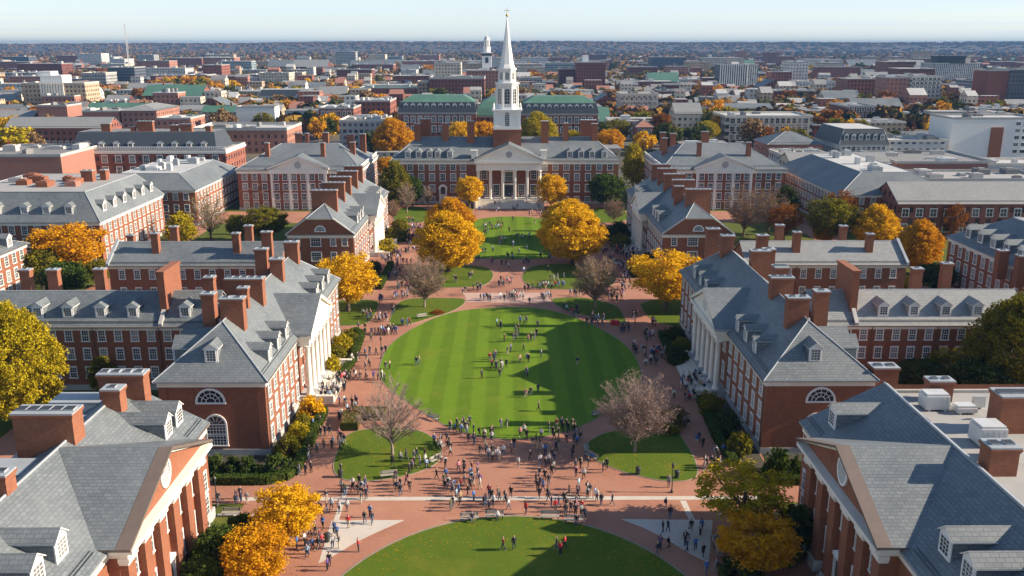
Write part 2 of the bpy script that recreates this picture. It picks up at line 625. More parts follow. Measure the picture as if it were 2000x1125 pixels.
class Bld:
    """axis-aligned block; parts are children of an Empty at its base"""

    def __init__(self, name, label, cat, x0, x1, y0, y1, eave, group=None):
        self.x0, self.x1, self.y0, self.y1, self.e = x0, x1, y0, y1, eave
        self.root = thing(name, label, cat, ((x0 + x1) / 2, (y0 + y1) / 2, 0), group)
        self.c = Vector(self.root['_w'])

    def at(self, side, t, z, out=0.0):
        if side == '-Y':
            return (t, self.y0 - out, z)
        if side == '+Y':
            return (t, self.y1 + out, z)
        if side == '+X':
            return (self.x1 + out, t, z)
        return (self.x0 - out, t, z)

    def part(self, name, mb, mats, label=None):
        """mb given in world coordinates"""
        mb.v = [(a - self.c.x, b - self.c.y, z) for a, b, z in mb.v]
        return part(name, mb.mesh(name, mats), self.root, None, 0, label)

    def walls(self, mat='brick', z0=0.0, gables=(), base='grey_stone', string=(), trim='cream', quoins=False):
        b = MB()
        x0, x1, y0, y1, e = self.x0, self.x1, self.y0, self.y1, self.e
        b.box(x0, x1, y0, y1, z0, e, 0, skip='-z+z')
        b.poly([(x0, y0, e), (x1, y0, e), (x1, y1, e), (x0, y1, e)], 0)
        for side, pts in gables:
            if side in ('-Y', '+Y'):
                y = y0 if side == '-Y' else y1
                b.poly([(u, y, z) for u, z in pts])
            else:
                x = x0 if side == '-X' else x1
                b.poly([(x, u, z) for u, z in pts])
        self.part('wall', b, [mat])
        if base:
            b = MB()
            b.ring(x0, x1, y0, y1, 0, .9, .14)
            self.part('plinth', b, [base])
        for z in string:
            b = MB()
            b.ring(x0, x1, y0, y1, z, z + .22, .09)
            self.part('string_course', b, [trim])

    def cornice(self, mat='cream', h=.85, p=.42, dent=False):
        b = MB()
        x0, x1, y0, y1, e = self.x0, self.x1, self.y0, self.y1, self.e
        b.ring(x0, x1, y0, y1, e - h, e - h * .42, p * .35, top=True)
        b.ring(x0, x1, y0, y1, e - h * .3, e - .225, p)
        if dent:
            n = int((x1 - x0) / .45)
            for i in range(n):
                u = x0 + .22 + (x1 - x0 - .22) * i / n
                b.box(u, u + .22, y0 - p * .8, y0 - p * .35, e - h * .42 + .01, e - h * .3)
            n = int((y1 - y0) / .45)
            for i in range(n):
                u = y0 + .22 + (y1 - y0 - .22) * i / n
                for xx in ((x1 + p * .35, x1 + p * .8), (x0 - p * .8, x0 - p * .35)):
                    b.box(xx[0], xx[1], u, u + .22, e - h * .42 + .01, e - h * .3)
        self.part('cornice', b, [mat])

    def roof(self, ridge, axis='y', e0=0.0, e1=0.0, mat='slate', oh=.55, fascia='lead', jer=None):
        """e0/e1: run of the hip at the low/high end (0: gable). jer: share of the rise at which a clipped gable's hip starts"""
        self.ridge, self.axis, self.oh = ridge, axis, oh
        e = self.e
        if axis == 'y':
            u0, u1, v0, v1 = self.y0, self.y1, self.x0, self.x1
            P = lambda u, v, z: (v, u, z)
        else:
            u0, u1, v0, v1 = self.x0, self.x1, self.y0, self.y1
            P = lambda u, v, z: (u, v, z)
        U0 = u0 - (oh if e0 else .25)
        U1 = u1 + (oh if e1 else .25)
        V0, V1, vm = v0 - oh, v1 + oh, (v0 + v1) / 2
        self.tan = (ridge - e) / (vm - V0)
        b = MB()
        A, B, C, D = P(U0, V0, e), P(U1, V0, e), P(U1, V1, e), P(U0, V1, e)
        R0, R1 = P(U0 + e0, vm, ridge), P(U1 - e1, vm, ridge)
        s1, s2 = [A, B, R1], [C, D]
        if jer:
            zj = e + (ridge - e) * jer
            d = (vm - V0) * jer
            J0, J1 = P(U0, V0 + d, zj), P(U0, V1 - d, zj)
            s1 += [R0, J0]
            s2 += [J1, R0, R1]
            b.poly([J0, J1, R0])
        else:
            s1 += [R0]
            s2 += [R0, R1]
            if e0:
                b.poly([D, A, R0])
        if e1:
            b.poly([B, C, R1])
        b.poly(s1)
        b.poly(s2)
        lo = lambda p: (p[0], p[1], p[2] - .2)
        E = [A, B, C, D]
        for k in range(4):
            if (k == 3 and not e0) or (k == 1 and not e1):
                continue
            a, c = E[k], E[(k + 1) % 4]
            b.poly([lo(a), lo(c), c, a], 1)
        b.poly([lo(p) for p in reversed(E)], 1)
        if not e0:
            J = [A, J0, J1, D] if jer else [A, R0, D]
            for a, c in zip(J[:-1], J[1:]):
                b.poly([a, lo(a), lo(c), c], 1)
        if not e1:
            for a, c in ((B, R1), (R1, C)):
                b.poly([a, lo(a), lo(c), c], 1)
        r = self.part('roof', b, [mat, fascia])
        # ridge and hip caps
        cb = MB()
        segs = [(R0, R1)]
        if e0 and not jer:
            segs += [(A, R0), (D, R0)]
        if jer:
            segs += [(J0, R0), (J1, R0)]
        if e1:
            segs += [(B, R1), (C, R1)]
        for a, c in segs:
            cb.tube([a, c], [.11, .11], 6)
        cb.v = [(a - self.c.x, b_ - self.c.y, z) for a, b_, z in cb.v]
        sub('ridge_cap', cb.mesh('ridge_cap', ['lead']), r)
        sb = MB()
        for f_ in (.10, .135):
            for A_, B_, Ra, Rb in ((A, B, R0, R1), (D, C, R0, R1)):
                if jer:
                    Ra = P(U0, (R0[0] if axis == 'y' else R0[1]), ridge)
                g0 = [A_[k] + (Ra[k] - A_[k]) * f_ for k in range(3)]
                g1 = [B_[k] + (Rb[k] - B_[k]) * f_ for k in range(3)]
                sb.tube([(g0[0], g0[1], g0[2] + .12), (g1[0], g1[1], g1[2] + .12)], [.035, .035], 4)
        sb.v = [(a - self.c.x, b_ - self.c.y, z) for a, b_, z in sb.v]
        sub('snow_rail', sb.mesh('snow_rail', ['iron']), r)
        gb = MB()
        for A_, B_ in ((A, B), (D, C)):
            gb.tube([(A_[0], A_[1], A_[2] - .06), (B_[0], B_[1], B_[2] - .06)], [.11, .11], 6)
        gb.v = [(a - self.c.x, b_ - self.c.y, z) for a, b_, z in gb.v]
        sub('gutter', gb.mesh('gutter', ['bronze']), r)
        self.vm = vm
        return r

    def deckroof(self, inset, top, mat='slate', deck='deck', oh=.5):
        e = self.e
        self.oh, self.tan, self.ridge = oh, (top - e) / (inset + oh), top
        x0, x1, y0, y1 = self.x0 - oh, self.x1 + oh, self.y0 - oh, self.y1 + oh
        i = inset + oh
        b = MB()
        E = [(x0, y0, e), (x1, y0, e), (x1, y1, e), (x0, y1, e)]
        T = [(x0 + i, y0 + i, top), (x1 - i, y0 + i, top), (x1 - i, y1 - i, top), (x0 + i, y1 - i, top)]
        lo = lambda p: (p[0], p[1], p[2] - .2)
        for k in range(4):
            j = (k + 1) % 4
            b.poly([E[k], E[j], T[j], T[k]])
            b.poly([lo(E[k]), lo(E[j]), E[j], E[k]], 2)
        b.poly(T, 1)
        b.poly([lo(p) for p in reversed(E)], 2)
        r = self.part('roof', b, [mat, deck, 'lead'])
        cb = MB()
        for k in range(4):
            cb.tube([E[k], T[k]], [.1, .1], 6)
            cb.tube([T[k], T[(k + 1) % 4]], [.16, .16], 6)
        cb.v = [(a - self.c.x, b_ - self.c.y, z) for a, b_, z in cb.v]
        sub('ridge_cap', cb.mesh('ridge_cap', ['lead']), r)

    def flatroof(self, mat='deck', par=.7, wall='brick', cap='grey_stone'):
        b = MB()
        x0, x1, y0, y1, e = self.x0, self.x1, self.y0, self.y1, self.e
        b.poly([(x0 + .35, y0 + .35, e + .02), (x1 - .35, y0 + .35, e + .02), (x1 - .35, y1 - .35, e + .02), (x0 + .35, y1 - .35, e + .02)])
        self.part('roof', b, [mat])
        if par:
            b = MB()
            for q in ((x0 - .06, x1 + .06, y0 - .06, y0 + .35), (x0 - .06, x1 + .06, y1 - .35, y1 + .06), (x0 - .06, x0 + .35, y0 + .35, y1 - .35), (x1 - .35, x1 + .06, y0 + .35, y1 - .35)):
                b.box(*q, e - .02, e + par)
            self.part('parapet', b, [cap])
        self.ridge = e

    def windows(self, side, ts, zs, w=1.15, h=1.9, nx=3, ny=4, arch=False, name='window', skip=(), cas=.17, trim='white', out=0.0, mun=.045):
        fm, pm = win_frame(w, h, nx, ny, arch, cas, True, trim, mun), win_pane(w, h, arch)
        for i, t in enumerate(ts):
            for j, z in enumerate(zs):
                if (i, j) in skip:
                    continue
                f = part(name, fm, self.root, self.at(side, t, z, out), SIDE[side])
                sub('pane', pm, f)

    def lunette(self, side, t, z, r=1.7):
        f = part('lunette_window', round_frame(r, r, .28, False, True), self.root, self.at(side, t, z), SIDE[side])
        sub('pane', round_pane(r, r, True), f)

    def chimney(self, x, y, wx, wy, z0, top, mat='brick', pots=True):
        b = MB()
        a, c = wx / 2, wy / 2
        b.box(x - a, x + a, y - c, y + c, z0, top - .55, 0, skip='-z')
        b.box(x - a - .08, x + a + .08, y - c - .08, y + c + .08, top - .55, top - .38)
        b.box(x - a - .16, x + a + .16, y - c - .16, y + c + .16, top - .38, top - .16)
        o = self.part('chimney', b, [mat])
        b = MB()
        b.box(x - a - .12, x + a + .12, y - c - .12, y + c + .12, top - .16, top, 0)
        if pots:
            long = max(wx, wy)
            n = max(1, int(long / 1.1))
            for k in range(n):
                f = (k + .5) / n - .5
                px, py = (x + f * wx, y) if wx >= wy else (x, y + f * wy)
                q = min(wx, wy) * .22
                b.box(px - q, px + q, py - q, py + q, top, top + .16, 0, top=1)
        b.v = [(p - self.c.x, q - self.c.y, z) for p, q, z in b.v]
        sub('chimney_cap', b.mesh('chimney_cap', ['lead', 'iron']), o)

    def dormers(self, side, ts, d=.9, w=1.25, h=1.75, mat='slate', roofmat=None, nx=3, ny=4):
        tp = self.tan
        g = w * .42
        def body():
            b = MB()
            x = w / 2 + .24
            # white front with a little pediment
            b.extrude([(-x, 0), (x, 0), (x, h + .25), (0, h + .25 + g * 1.25), (-x, h + .25)], 0, .12, 0)
            for s_ in (-1, 1):
                b.poly([(s_ * x, .12, -.3), (s_ * x, .12, h + .25), (s_ * x, (h + .25) / tp, h + .25)], 1)
            return b.mesh('dormer', ['white', mat])
        def top():
            b = MB()
            x = w / 2 + .42
            z = h + .2
            zr = h + .32 + g * 1.25
            for s_ in (-1, 1):
                lo_, hi_ = (s_ * x, -.18, z), (0, -.18, zr)
                hb, lb = (0, zr / tp + .05, zr), (s_ * x, z / tp + .05, z)
                b.poly([lo_, hi_, hb, lb])
                b.poly([(p[0], p[1], p[2] - .09) for p in (lo_, hi_, hb, lb)], 1)
                b.poly([lo_, (lo_[0], lo_[1], z - .09), (0, -.18, zr - .09), hi_], 1)
            return b.mesh('dormer_roof', [roofmat or mat, 'white'])
        key = (w, h, round(tp, 3), mat, roofmat)
        bm, tm = cached(('db',) + key, body), cached(('dt',) + key, top)
        def wmesh():
            b = MB()
            x = w / 2 - .06
            z0, z1 = .32, h
            b.poly([(-x, -.012, z0), (x, -.012, z0), (x, -.012, z1), (-x, -.012, z1)], 1)
            for a, c in ((-x - .1, -x), (x, x + .1)):
                b.box(a, c, -.07, 0, z0 - .1, z1 + .1)
            b.box(-x, x, -.07, 0, z0 - .1, z0)
            b.box(-x, x, -.07, 0, z1, z1 + .1)
            for i in range(1, nx):
                u = -x + 2 * x * i / nx
                b.box(u - .025, u + .025, -.045, -.012, z0, z1)
            for j in range(1, ny):
                v = z0 + (z1 - z0) * j / ny
                b.box(-x, x, -.04, -.012, v - .025, v + .025)
            return b.mesh('window', ['white', 'glass'])
        wm = cached(('dw', w, h, nx, ny), wmesh)
        z = self.e + (self.oh + d) * tp
        for t in ts:
            o = part('dormer', bm, self.root, self.at(side, t, z, -d), SIDE[side])
            sub('dormer_roof', tm, o)
            sub('window', wm, o)

    def local(self, name, mb, mats, side, t, out=0.0, z=0.0, label=None):
        """mb given facing -Y with its origin on the facade line"""
        return part(name, mb.mesh(name, mats), self.root, self.at(side, t, z, out), SIDE[side], label)

    def portico(self, side, t, hw, zb, zcol, zent, apex, proj, ncol, back, cr=.46, trim='cream', steps=True, oculus=True, stepw=None, tread=.42):
        b = MB()
        b.box(-hw - .5, hw + .5, -proj - .9, .3, 0, zb, 0)
        self.local('podium', b, ['grey_stone'], side, t)
        if steps:
            sw = stepw or hw + .3
            b = MB()
            n = max(3, int(zb / .17))
            for k in range(n):
                b.box(-sw, sw, -proj - .9 - tread * (k + 1), -proj - .9 - tread * k, 0, zb * (n - k) / (n + 1), 0)
            for s_ in (-1, 1):
                b.box(s_ * sw - .35, s_ * sw + .35, -proj - .9 - tread * n, -proj - .9, 0, zb + .1, 0)
            self.local('steps', b, ['stone'], side, t)
        def col():
            b = MB()
            hgt = zcol - zb
            prof = [(cr * 1.35, 0), (cr * 1.35, .22), (cr * 1.15, .24), (cr * 1.22, .36), (cr * 1.02, .45), (cr, .5)]
            prof += [(cr * (1 - .16 * (k / 5) ** 1.6), .5 + (hgt - 1.1) * k / 5) for k in range(1, 6)]
            prof += [(cr * .98, hgt - .55), (cr * .86, hgt - .5), (cr * 1.2, hgt - .25), (cr * 1.34, hgt - .22), (cr * 1.34, hgt)]
            b.lathe(0, 0, prof, 18)
            return b.mesh('column', [trim])
        cm = cached(('col', zb, zcol, cr, trim), col)
        for k in range(ncol):
            u = -hw + cr + (2 * hw - 2 * cr) * k / (ncol - 1)
            c, s_ = math.cos(SIDE[side]), math.sin(SIDE[side])
            ox, oy, _ = self.at(side, t, 0)
            part('column', cm, self.root, (ox + u * c + proj * s_, oy + u * s_ - proj * c, zb), SIDE[side])
        b = MB()
        hh = zent - zcol
        b.box(-hw - .05, hw + .05, -proj - cr, 0, zcol, zcol + hh * .55)
        b.box(-hw - .2, hw + .2, -proj - cr - .15, 0, zcol + hh * .55, zcol + hh * .72)
        for k in range(int(hw * 2 / .5)):
            u = -hw + .1 + k * .5
            b.box(u, u + .24, -proj - cr - .34, -proj - cr - .15, zcol + hh * .57, zcol + hh * .72)
        b.box(-hw - .55, hw + .55, -proj - cr - .5, 0, zcol + hh * .72, zent)
        self.local('entablature', b, [trim], side, t)
        # pediment: tympanum and raking cornice
        yf = -proj - cr
        b = MB()
        b.extrude([(-hw - .1, zent), (hw + .1, zent), (0, apex - .35)], yf, yf + .3)
        for s_ in (-1, 1):
            b.extrude([(s_ * (hw + .65), zent + .002), (s_ * (hw + .65), zent + .42), (0, apex + .12), (0, apex - .45)], yf - .5, yf + .1)
        self.local('pediment', b, [trim], side, t)
        if oculus:
            r = (apex - zent) * .2
            f = part('oculus', round_frame(r, r, .16), self.root, None, SIDE[side])
            c, s_ = math.cos(SIDE[side]), math.sin(SIDE[side])
            ox, oy, _ = self.at(side, t, 0)
            f.location = Vector((ox - yf * s_, oy + yf * c, zent + (apex - zent) * .38)) - self.c
            sub('pane', round_pane(r, r), f)
        # roof of the pediment, running back into the main slope
        b = MB()
        for s_ in (-1, 1):
            a = (s_ * (hw + .75), yf - .55, zent + .43)
            r_ = (0, yf - .55, apex + .2)
            rb, ab = (0, back, apex + .2), (s_ * (hw + .75), .0 + max(0, (zent + .43 - self.e) / self.tan - self.oh), zent + .43)
            b.poly([a, r_, rb, ab])
            b.poly([a, (a[0], a[1], a[2] - .12), (0, yf - .55, apex + .08), r_], 1)
            b.poly([a, ab, (ab[0], ab[1], ab[2] - .3), (a[0], a[1], a[2] - .3)], 1)
        self.local('pediment_roof', b, ['slate', 'lead'], side, t)

    def units(self, n, seed, z=None, mats=('deck_white', 'metal', 'grey_stone', 'deck_dark'), inset=2.0, big=3.0):
        """boxes, vents and sheds standing on a flat roof"""
        q = random.Random(seed)
        z = self.ridge + .02 if z is None else z
        X0, X1, Y0, Y1 = self.x0 + inset, self.x1 - inset, self.y0 + inset, self.y1 - inset
        if X1 - X0 < 1 or Y1 - Y0 < 1:
            return
        k = 0
        done = []
        for _ in range(n * 6):
            if k >= n:
                break
            w, d, h = q.uniform(.8, big), q.uniform(.8, big), q.uniform(.6, 2.2)
            w, d = min(w, (X1 - X0) * .45), min(d, (Y1 - Y0) * .45)
            x, y = q.uniform(X0 + w / 2, X1 - w / 2), q.uniform(Y0 + d / 2, Y1 - d / 2)
            if any(abs(x - a) < (w + c) / 2 + .3 and abs(y - b_) < (d + e_) / 2 + .3 for a, b_, c, e_ in done):
                continue
            done.append((x, y, w, d))
            b = MB()
            b.box(x - w / 2, x + w / 2, y - d / 2, y + d / 2, z, z + h)
            if w > 1.2:
                b.box(x - w * .3, x + w * .3, y - d * .3, y + d * .3, z + h, z + h + .25)
            self.part('rooftop_unit', b, [q.choice(mats)])
            k += 1


def lin(a, b, n):
    return [a + (b - a) * i / (n - 1) for i in range(n)] if n > 1 else [(a + b) / 2]
# ------------------------------------------------------------------ campus halls round the quadrangle
def row_hall(s, label, xin, xout, y0, y1, hw, jer=False, stacks=(), near=True, far_wins=True):
    """long hall along the quadrangle: slate roof, six columns towards the lawn. s: -1 west row, 1 east row"""
    xa, xb = (xout, xin) if s < 0 else (xin, xout)
    h = Bld('columned_hall', label, 'hall', xa, xb, y0, y1, 10.8)
    fs = '+X' if s < 0 else '-X'
    mid = (y0 + y1) / 2
    vm, rz = (xa + xb) / 2, 17.0
    if jer:
        hw2 = (xb - xa) / 2
        zj = 10.8 + (rz - 10.8) * .62
        dj = (hw2 + .55) * .62 - .55
        gab = [('-Y', [(xa, 10.8), (xb, 10.8), (xb - dj, zj), (xa + dj, zj)])]
        h.walls('brick', gables=gab)
    else:
        h.walls('brick')
    h.cornice('cream', .9, .45, dent=True)
    if jer:
        h.roof(rz, 'y', 7.2, 7.5, jer=.62)
        # raking trim and returns of the clipped gable
        b = MB()
        for q in (-1, 1):
            b.extrude([(vm + q * (hw2 + .5), 10.62), (vm + q * (hw2 + .5), 10.98), (vm + q * (hw2 - dj), zj + .12), (vm + q * (hw2 - dj), zj - .25)], y0 - .28, y0 - .02)
        b.extrude([(xa + dj, zj - .3), (xb - dj, zj - .3), (xb - dj, zj + .05), (xa + dj, zj + .05)], y0 - .285, y0 - .021)
        h.part('gable_trim', b, ['cream'])
        h.lunette('-Y', vm, 11.6, 1.05)
    else:
        h.roof(rz, 'y', 7.2, 7.2)
        h.lunette('-Y', vm + s * .3, 7.7, 1.75)
    # facade windows on both sides of the portico, and behind the columns
    rows = [9.0, 5.8, 2.5]
    n = int((mid - hw - y0 - 1.5) / 2.75)
    lo = lin(y0 + 1.8, mid - hw - 1.6, max(2, n))
    hi = lin(mid + hw + 1.6, y1 - 1.8, max(2, n))
    h.windows(fs, lo + hi, rows, 1.15, 2.0)
    h.windows(fs, lin(mid - hw + 2.3, mid + hw - 2.3, 5), [8.0], 1.15, 2.0)
    h.windows(fs, lin(mid - hw + 2.3, mid + hw - 2.3, 5)[:2] + lin(mid - hw + 2.3, mid + hw - 2.3, 5)[3:], [3.6], 1.2, 2.6)
    b = MB()
    b.box(-1.0, 1.0, -.08, 0, 1.2, 4.6, 0)
    b.extrude([(-1.5, 4.6), (1.5, 4.6), (0, 5.5)], -.3, 0, 1)
    b.box(-1.4, -1.0, -.2, 0, 1.2, 4.6, 1)
    b.box(1.0, 1.4, -.2, 0, 1.2, 4.6, 1)
    h.local('door', b, ['iron', 'cream'], fs, mid)
    # corner piers of the facade
    if jer:
        h.windows('-Y', [vm - 5.6, vm + 2.9, vm + 5.6], [9.0], 1.1, 1.9)
        h.windows('-Y', [vm - 5.6, vm + 2.9, vm + 5.6], [5.4, 2.2], 1.1, 1.9)
        h.windows('-Y', [vm - 1.2], [9.0, 5.4], 2.2, 2.0, 4, 4)
    else:
        h.windows('-Y', [vm + s * -.1], [3.0], 2.5, 3.0, 6, 7, arch=True, mun=.07, cas=.25)
        b = MB()
        for t in ((xa, xa + 1.1), (xb - 1.1, xb)):
            b.box(t[0], t[1], y0 - .09, y0, .9, 9.9)
        h.part('brick_pier', b, ['brick'])
    dm = [mid - 21, mid - 16, mid - 11.2] if not jer else [mid - 20.5, mid - 16.5, mid - 12.5]
    h.dormers(fs, dm + [2 * mid - t for t in dm], .5, 1.2, 1.75)
    if not jer:
        h.dormers('-Y', [vm - .3], 1.7, 1.3, 1.8)
        back = '-X' if s < 0 else '+X'
        h.dormers(back, [y0 + 6.2, y0 + 9.6], .7, 2.6, 1.7)
    h.portico(fs, mid, hw, 1.2, 9.3, 11.0, 15.3, 1.5, 6, 6.2, steps=True)
    for t in (y0 + .5, mid - hw - .75, mid + hw + .75, y1 - .5):
        m = MB()
        X = xin - s * .12
        m.tube([(X, t, .2), (X, t, 9.9)], [.07, .07], 6)
        h.part('downpipe', m, ['bronze'])
    for (dy, dx, wx, wy, top) in stacks:
        h.chimney(vm + s * dx, y0 + dy, wx, wy, 12.0, top)
    return h


west = row_hall(-1, 'brick hall with six cream columns and grey hip roof, west of the oval lawn', -32.3, -46.5, 112, 165, 8.0,
                stacks=[(9.0, -.9, 3.2, 1.6, 19.8), (12.5, 3.6, 1.8, 1.5, 19.5), (16, -.4, 1.4, 1.2, 19.4), (20.5, .6, 5.6, 1.7, 19.7), (34, -.9, 2.1, 1.5, 19.5), (42, 3.8, 2.1, 1.5, 19.4), (46, -.6, 2.4, 1.6, 19.8)])
east = row_hall(1, 'brick hall with six cream columns and blue shaded roof, east of the oval lawn', 34.6, 49.0, 112, 171, 9.0,
                stacks=[(9.0, -.9, 3.0, 1.6, 19.8), (13, 3.8, 2.0, 1.5, 19.6), (21, .4, 3.4, 1.7, 19.6), (31, 3.2, 2.2, 2.2, 18.8), (41, 2.6, 3.3, 1.5, 19.2), (44, 5.0, 2.0, 1.5, 18.8), (51, -.8, 2.3, 1.6, 19.8), (56.5, -2.3, 2.4, 1.6, 20.0)])
east.chimney(50.75, 113.4, 3.3, 2.2, 0, 12.3)
north_west = row_hall(-1, 'brick hall with clipped gable and sunlit side, left of the round lawn', -36.2, -51.6, 207, 269, 8.0, jer=True,
                      stacks=[(7.5, 0, 6.0, 1.5, 20.2), (20, .2, 5.6, 1.4, 20.2), (30, .2, 5.4, 1.4, 20.2), (41, .2, 5.4, 1.4, 20.2), (51, .2, 5.2, 1.4, 20.3)])
north_east = row_hall(1, 'brick hall with clipped gable and blue shaded roof, right of the round lawn', 37.0, 53.2, 207, 272, 8.0, jer=True,
                      stacks=[(8, 1.2, 6.0, 1.5, 20.3), (16, -2.0, 2.2, 1.5, 19.8), (24, .6, 5.6, 1.4, 20.2), (35, .2, 5.4, 1.4, 20.2), (46, .2, 5.2, 1.4, 20.2), (55, 0, 5.2, 1.4, 20.2)])


# ---- wings that run away from the row halls
def wing(label, x0, x1, y0, y1, eave, ridge, dorm, wins, rows, fire=None, stacks=(), parapets=(), mat='brick', fire_top=19.3, w=1.0, h=1.7, slate='slate'):
    b = Bld('dormitory_wing', label, 'wing', x0, x1, y0, y1, eave)
    ym = (y0 + y1) / 2
    b.walls(mat, gables=[('-X', [(y0, eave), (y1, eave), (ym, ridge - .1)]), ('+X', [(y0, eave), (y1, eave), (ym, ridge - .1)])])
    b.cornice('cream', .7, .35)
    b.roof(ridge, 'x', 0, 0, slate)
    b.windows('-Y', wins, rows, w, h, cas=.15)
    if dorm:
        b.dormers('-Y', dorm, .9, 1.25, 1.6, slate)
    if fire is not None:
        m = MB()
        m.box(fire - .55, fire + .55, ym - 3.6, ym + 3.6, eave + 1.0, fire_top - .4)
        m.box(fire - .68, fire + .68, ym - 3.75, ym + 3.75, fire_top - .4, fire_top)
        o = b.part('fire_wall_chimney', m, [mat])
        m = MB()
        m.extrude([(y0 - .5, eave + .05), (y0 - .5, eave + .5), (ym - 3.6, eave + (ridge - eave) * .32 + .9), (ym - 3.6, eave + .8)], -.3, .3)
        m.v = [(fire - b.c.x + yy, xx - b.c.y, zz) for xx, yy, zz in m.v]
        part('parapet', m.mesh('parapet', ['grey_stone']), b.root)
    for xx in parapets:
        m = MB()
        pts = [(y0 - .6, eave - .3), (y0 - .6, eave + .55), (ym, ridge + .6), (y1 + .6, eave + .55), (y1 + .6, eave - .3), (ym, ridge - .4)]
        m.extrude(pts, -.28, .28)
        m.v = [(xx - b.c.x + yy, p - b.c.y, zz) for p, yy, zz in m.v]
        part('parapet', m.mesh('parapet', ['lead']), b.root)
    for (cx, cy, wx, wy, top) in stacks:
        b.chimney(cx, cy, wx * .84, wy * .9, eave, top, mat)
    for t in ([wins[0] + (wins[1] - wins[0]) * (k + .5) for k in (2, 6, 9)]):
        m = MB()
        m.tube([(t, y0 - .12, .2), (t, y0 - .12, eave - .75), (t, y0 - .45, eave - .3)], [.07, .07, .07], 6)
        b.part('downpipe', m, ['bronze'])
    return b


R3 = [9.2, 6.15, 3.0]
wing('grey roofed brick wing with dormers and fire wall chimney, left of the oval lawn', -86, -46.6, 136, 146.4, 10.8, 15.2,
     [-74.7, -69.9, -64.7, -59.6, -51.3], [-46.6 - 2.2 - 2.62 * k for k in range(14)], R3, -54.9,
     [(-80.6, 146.0, 2.0, 1.4, 17.7), (-76.0, 146.0, 2.1, 1.4, 17.7), (-68.2, 146.0, 2.0, 1.4, 17.8), (-47.6, 139.0, 1.8, 1.6, 18.2)])
wing('sunlit pale roofed brick wing with dormers and fire wall chimney, right of the oval lawn', 49.1, 83, 136, 146.4, 10.8, 15.2,
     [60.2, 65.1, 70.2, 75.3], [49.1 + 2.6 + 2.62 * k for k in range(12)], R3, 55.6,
     [(69.2, 146.4, 2.0, 1.4, 17.6), (76.0, 150.0, 2.0, 1.4, 17.6)], slate='slate_sunlit')
wing('plain brick wing with two tall chimneys on its front slope, behind the west wing', -80.6, -46.0, 176.4, 187.6, 10.8, 14.5,
     None, [-78 + 3.05 * k for k in range(11)], [8.9, 5.2, 2.0], None,
     [(-71.8, 179.6, 1.7, 1.5, 16.9), (-55.3, 179.6, 1.7, 1.5, 16.9), (-70.6, 187.0, 1.9, 1.4, 16.8), (-54.8, 187.0, 1.9, 1.4, 17.0), (-78.6, 184.0, 1.6, 1.4, 15.6), (-48.6, 178.0, 2.4, 1.5, 17.5)], (-80.6,))
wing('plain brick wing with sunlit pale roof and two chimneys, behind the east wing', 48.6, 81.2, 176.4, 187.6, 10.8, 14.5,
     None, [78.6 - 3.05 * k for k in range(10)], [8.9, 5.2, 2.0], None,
     [(59.4, 179.6, 1.7, 1.5, 17.0), (74.4, 179.6, 1.6, 1.5, 16.6), (58.0, 187.0, 2.0, 1.4, 17.0), (71.6, 187.0, 1.7, 1.4, 16.8), (52.0, 178.4, 2.6, 1.6, 16.6)], (81.2,), slate='slate_sunlit')

# ---- west side: deck-roofed dormitory with dormers
d = Bld('dormitory', 'large brick dormitory with dormered grey roof and flat top, far west edge', 'dormitory', -142, -101, 219, 261, 11.5)
d.walls('brick')
d.cornice('cream', .9, .45)
d.deckroof(5.0, 18.2, 'slate')
d.windows('-Y', lin(-139, -103.6, 12), [9.4, 6.2, 3.0], 1.3, 2.1)
d.windows('+X', lin(221.5, 258.5, 13), [9.4, 6.2, 3.0], 1.2, 2.1)
d.dormers('-Y', [-131, -126.4, -119.6, -114.2, -108.6], .9, 1.5, 1.8)
d.dormers('+X', lin(225, 256, 6), .9, 1.5, 1.8)
d.units(9, 3, 18.2, ('brick', 'brick_pink', 'grey_stone', 'brick'), 8, 4.5)
for c_ in ((-133, 226, 3.2, 1.8, 21.5), (-113, 242, 3.0, 2.0, 21.2), (-110, 245, 1.6, 2.0, 21.0)):
    d.chimney(c_[0], c_[1], c_[2], c_[3], 17.5, c_[4])

d = Bld('dormitory', 'brick dormitory with blue shaded roof and row of dormers, right picture edge', 'dormitory', 101, 142, 148, 200, 11.5)
d.walls('brick')
d.cornice('cream', .9, .45)
d.deckroof(9.0, 17.6, 'slate')
d.windows('-X', lin(151, 197.5, 15), [9.2, 6.0, 2.9], 1.2, 2.1)
d.windows('-Y', lin(104, 139, 11), [9.2, 6.0], 1.2, 2.1)
d.dormers('-X', lin(168, 194, 6), 1.1, 1.6, 1.9)
for c_ in ((104.5, 164, 2.2, 1.6, 15.6), (100.0, 168.5, 2.2, 1.6, 14.6), (99.0, 174, 2.0, 1.6, 14.4), (118, 186, 2.6, 2.6, 21)):
    d.chimney(c_[0], c_[1], c_[2], c_[3], 8.5, c_[4])

d = Bld('dormitory', 'sunlit brick house with one dormer cut by the west picture edge, behind two chimneys', 'dormitory', -146, -107.6, 160, 196.5, 11.0)
d.walls('brick')
d.cornice('cream', .8, .45)
d.roof(17.5, 'y', 0, 12, 'slate')
d.windows('+X', lin(163, 194, 11), [9.0, 5.6, 2.4], 1.3, 2.2)
d.dormers('+X', [171, 178, 185, 191.5], .7, 1.5, 1.8)

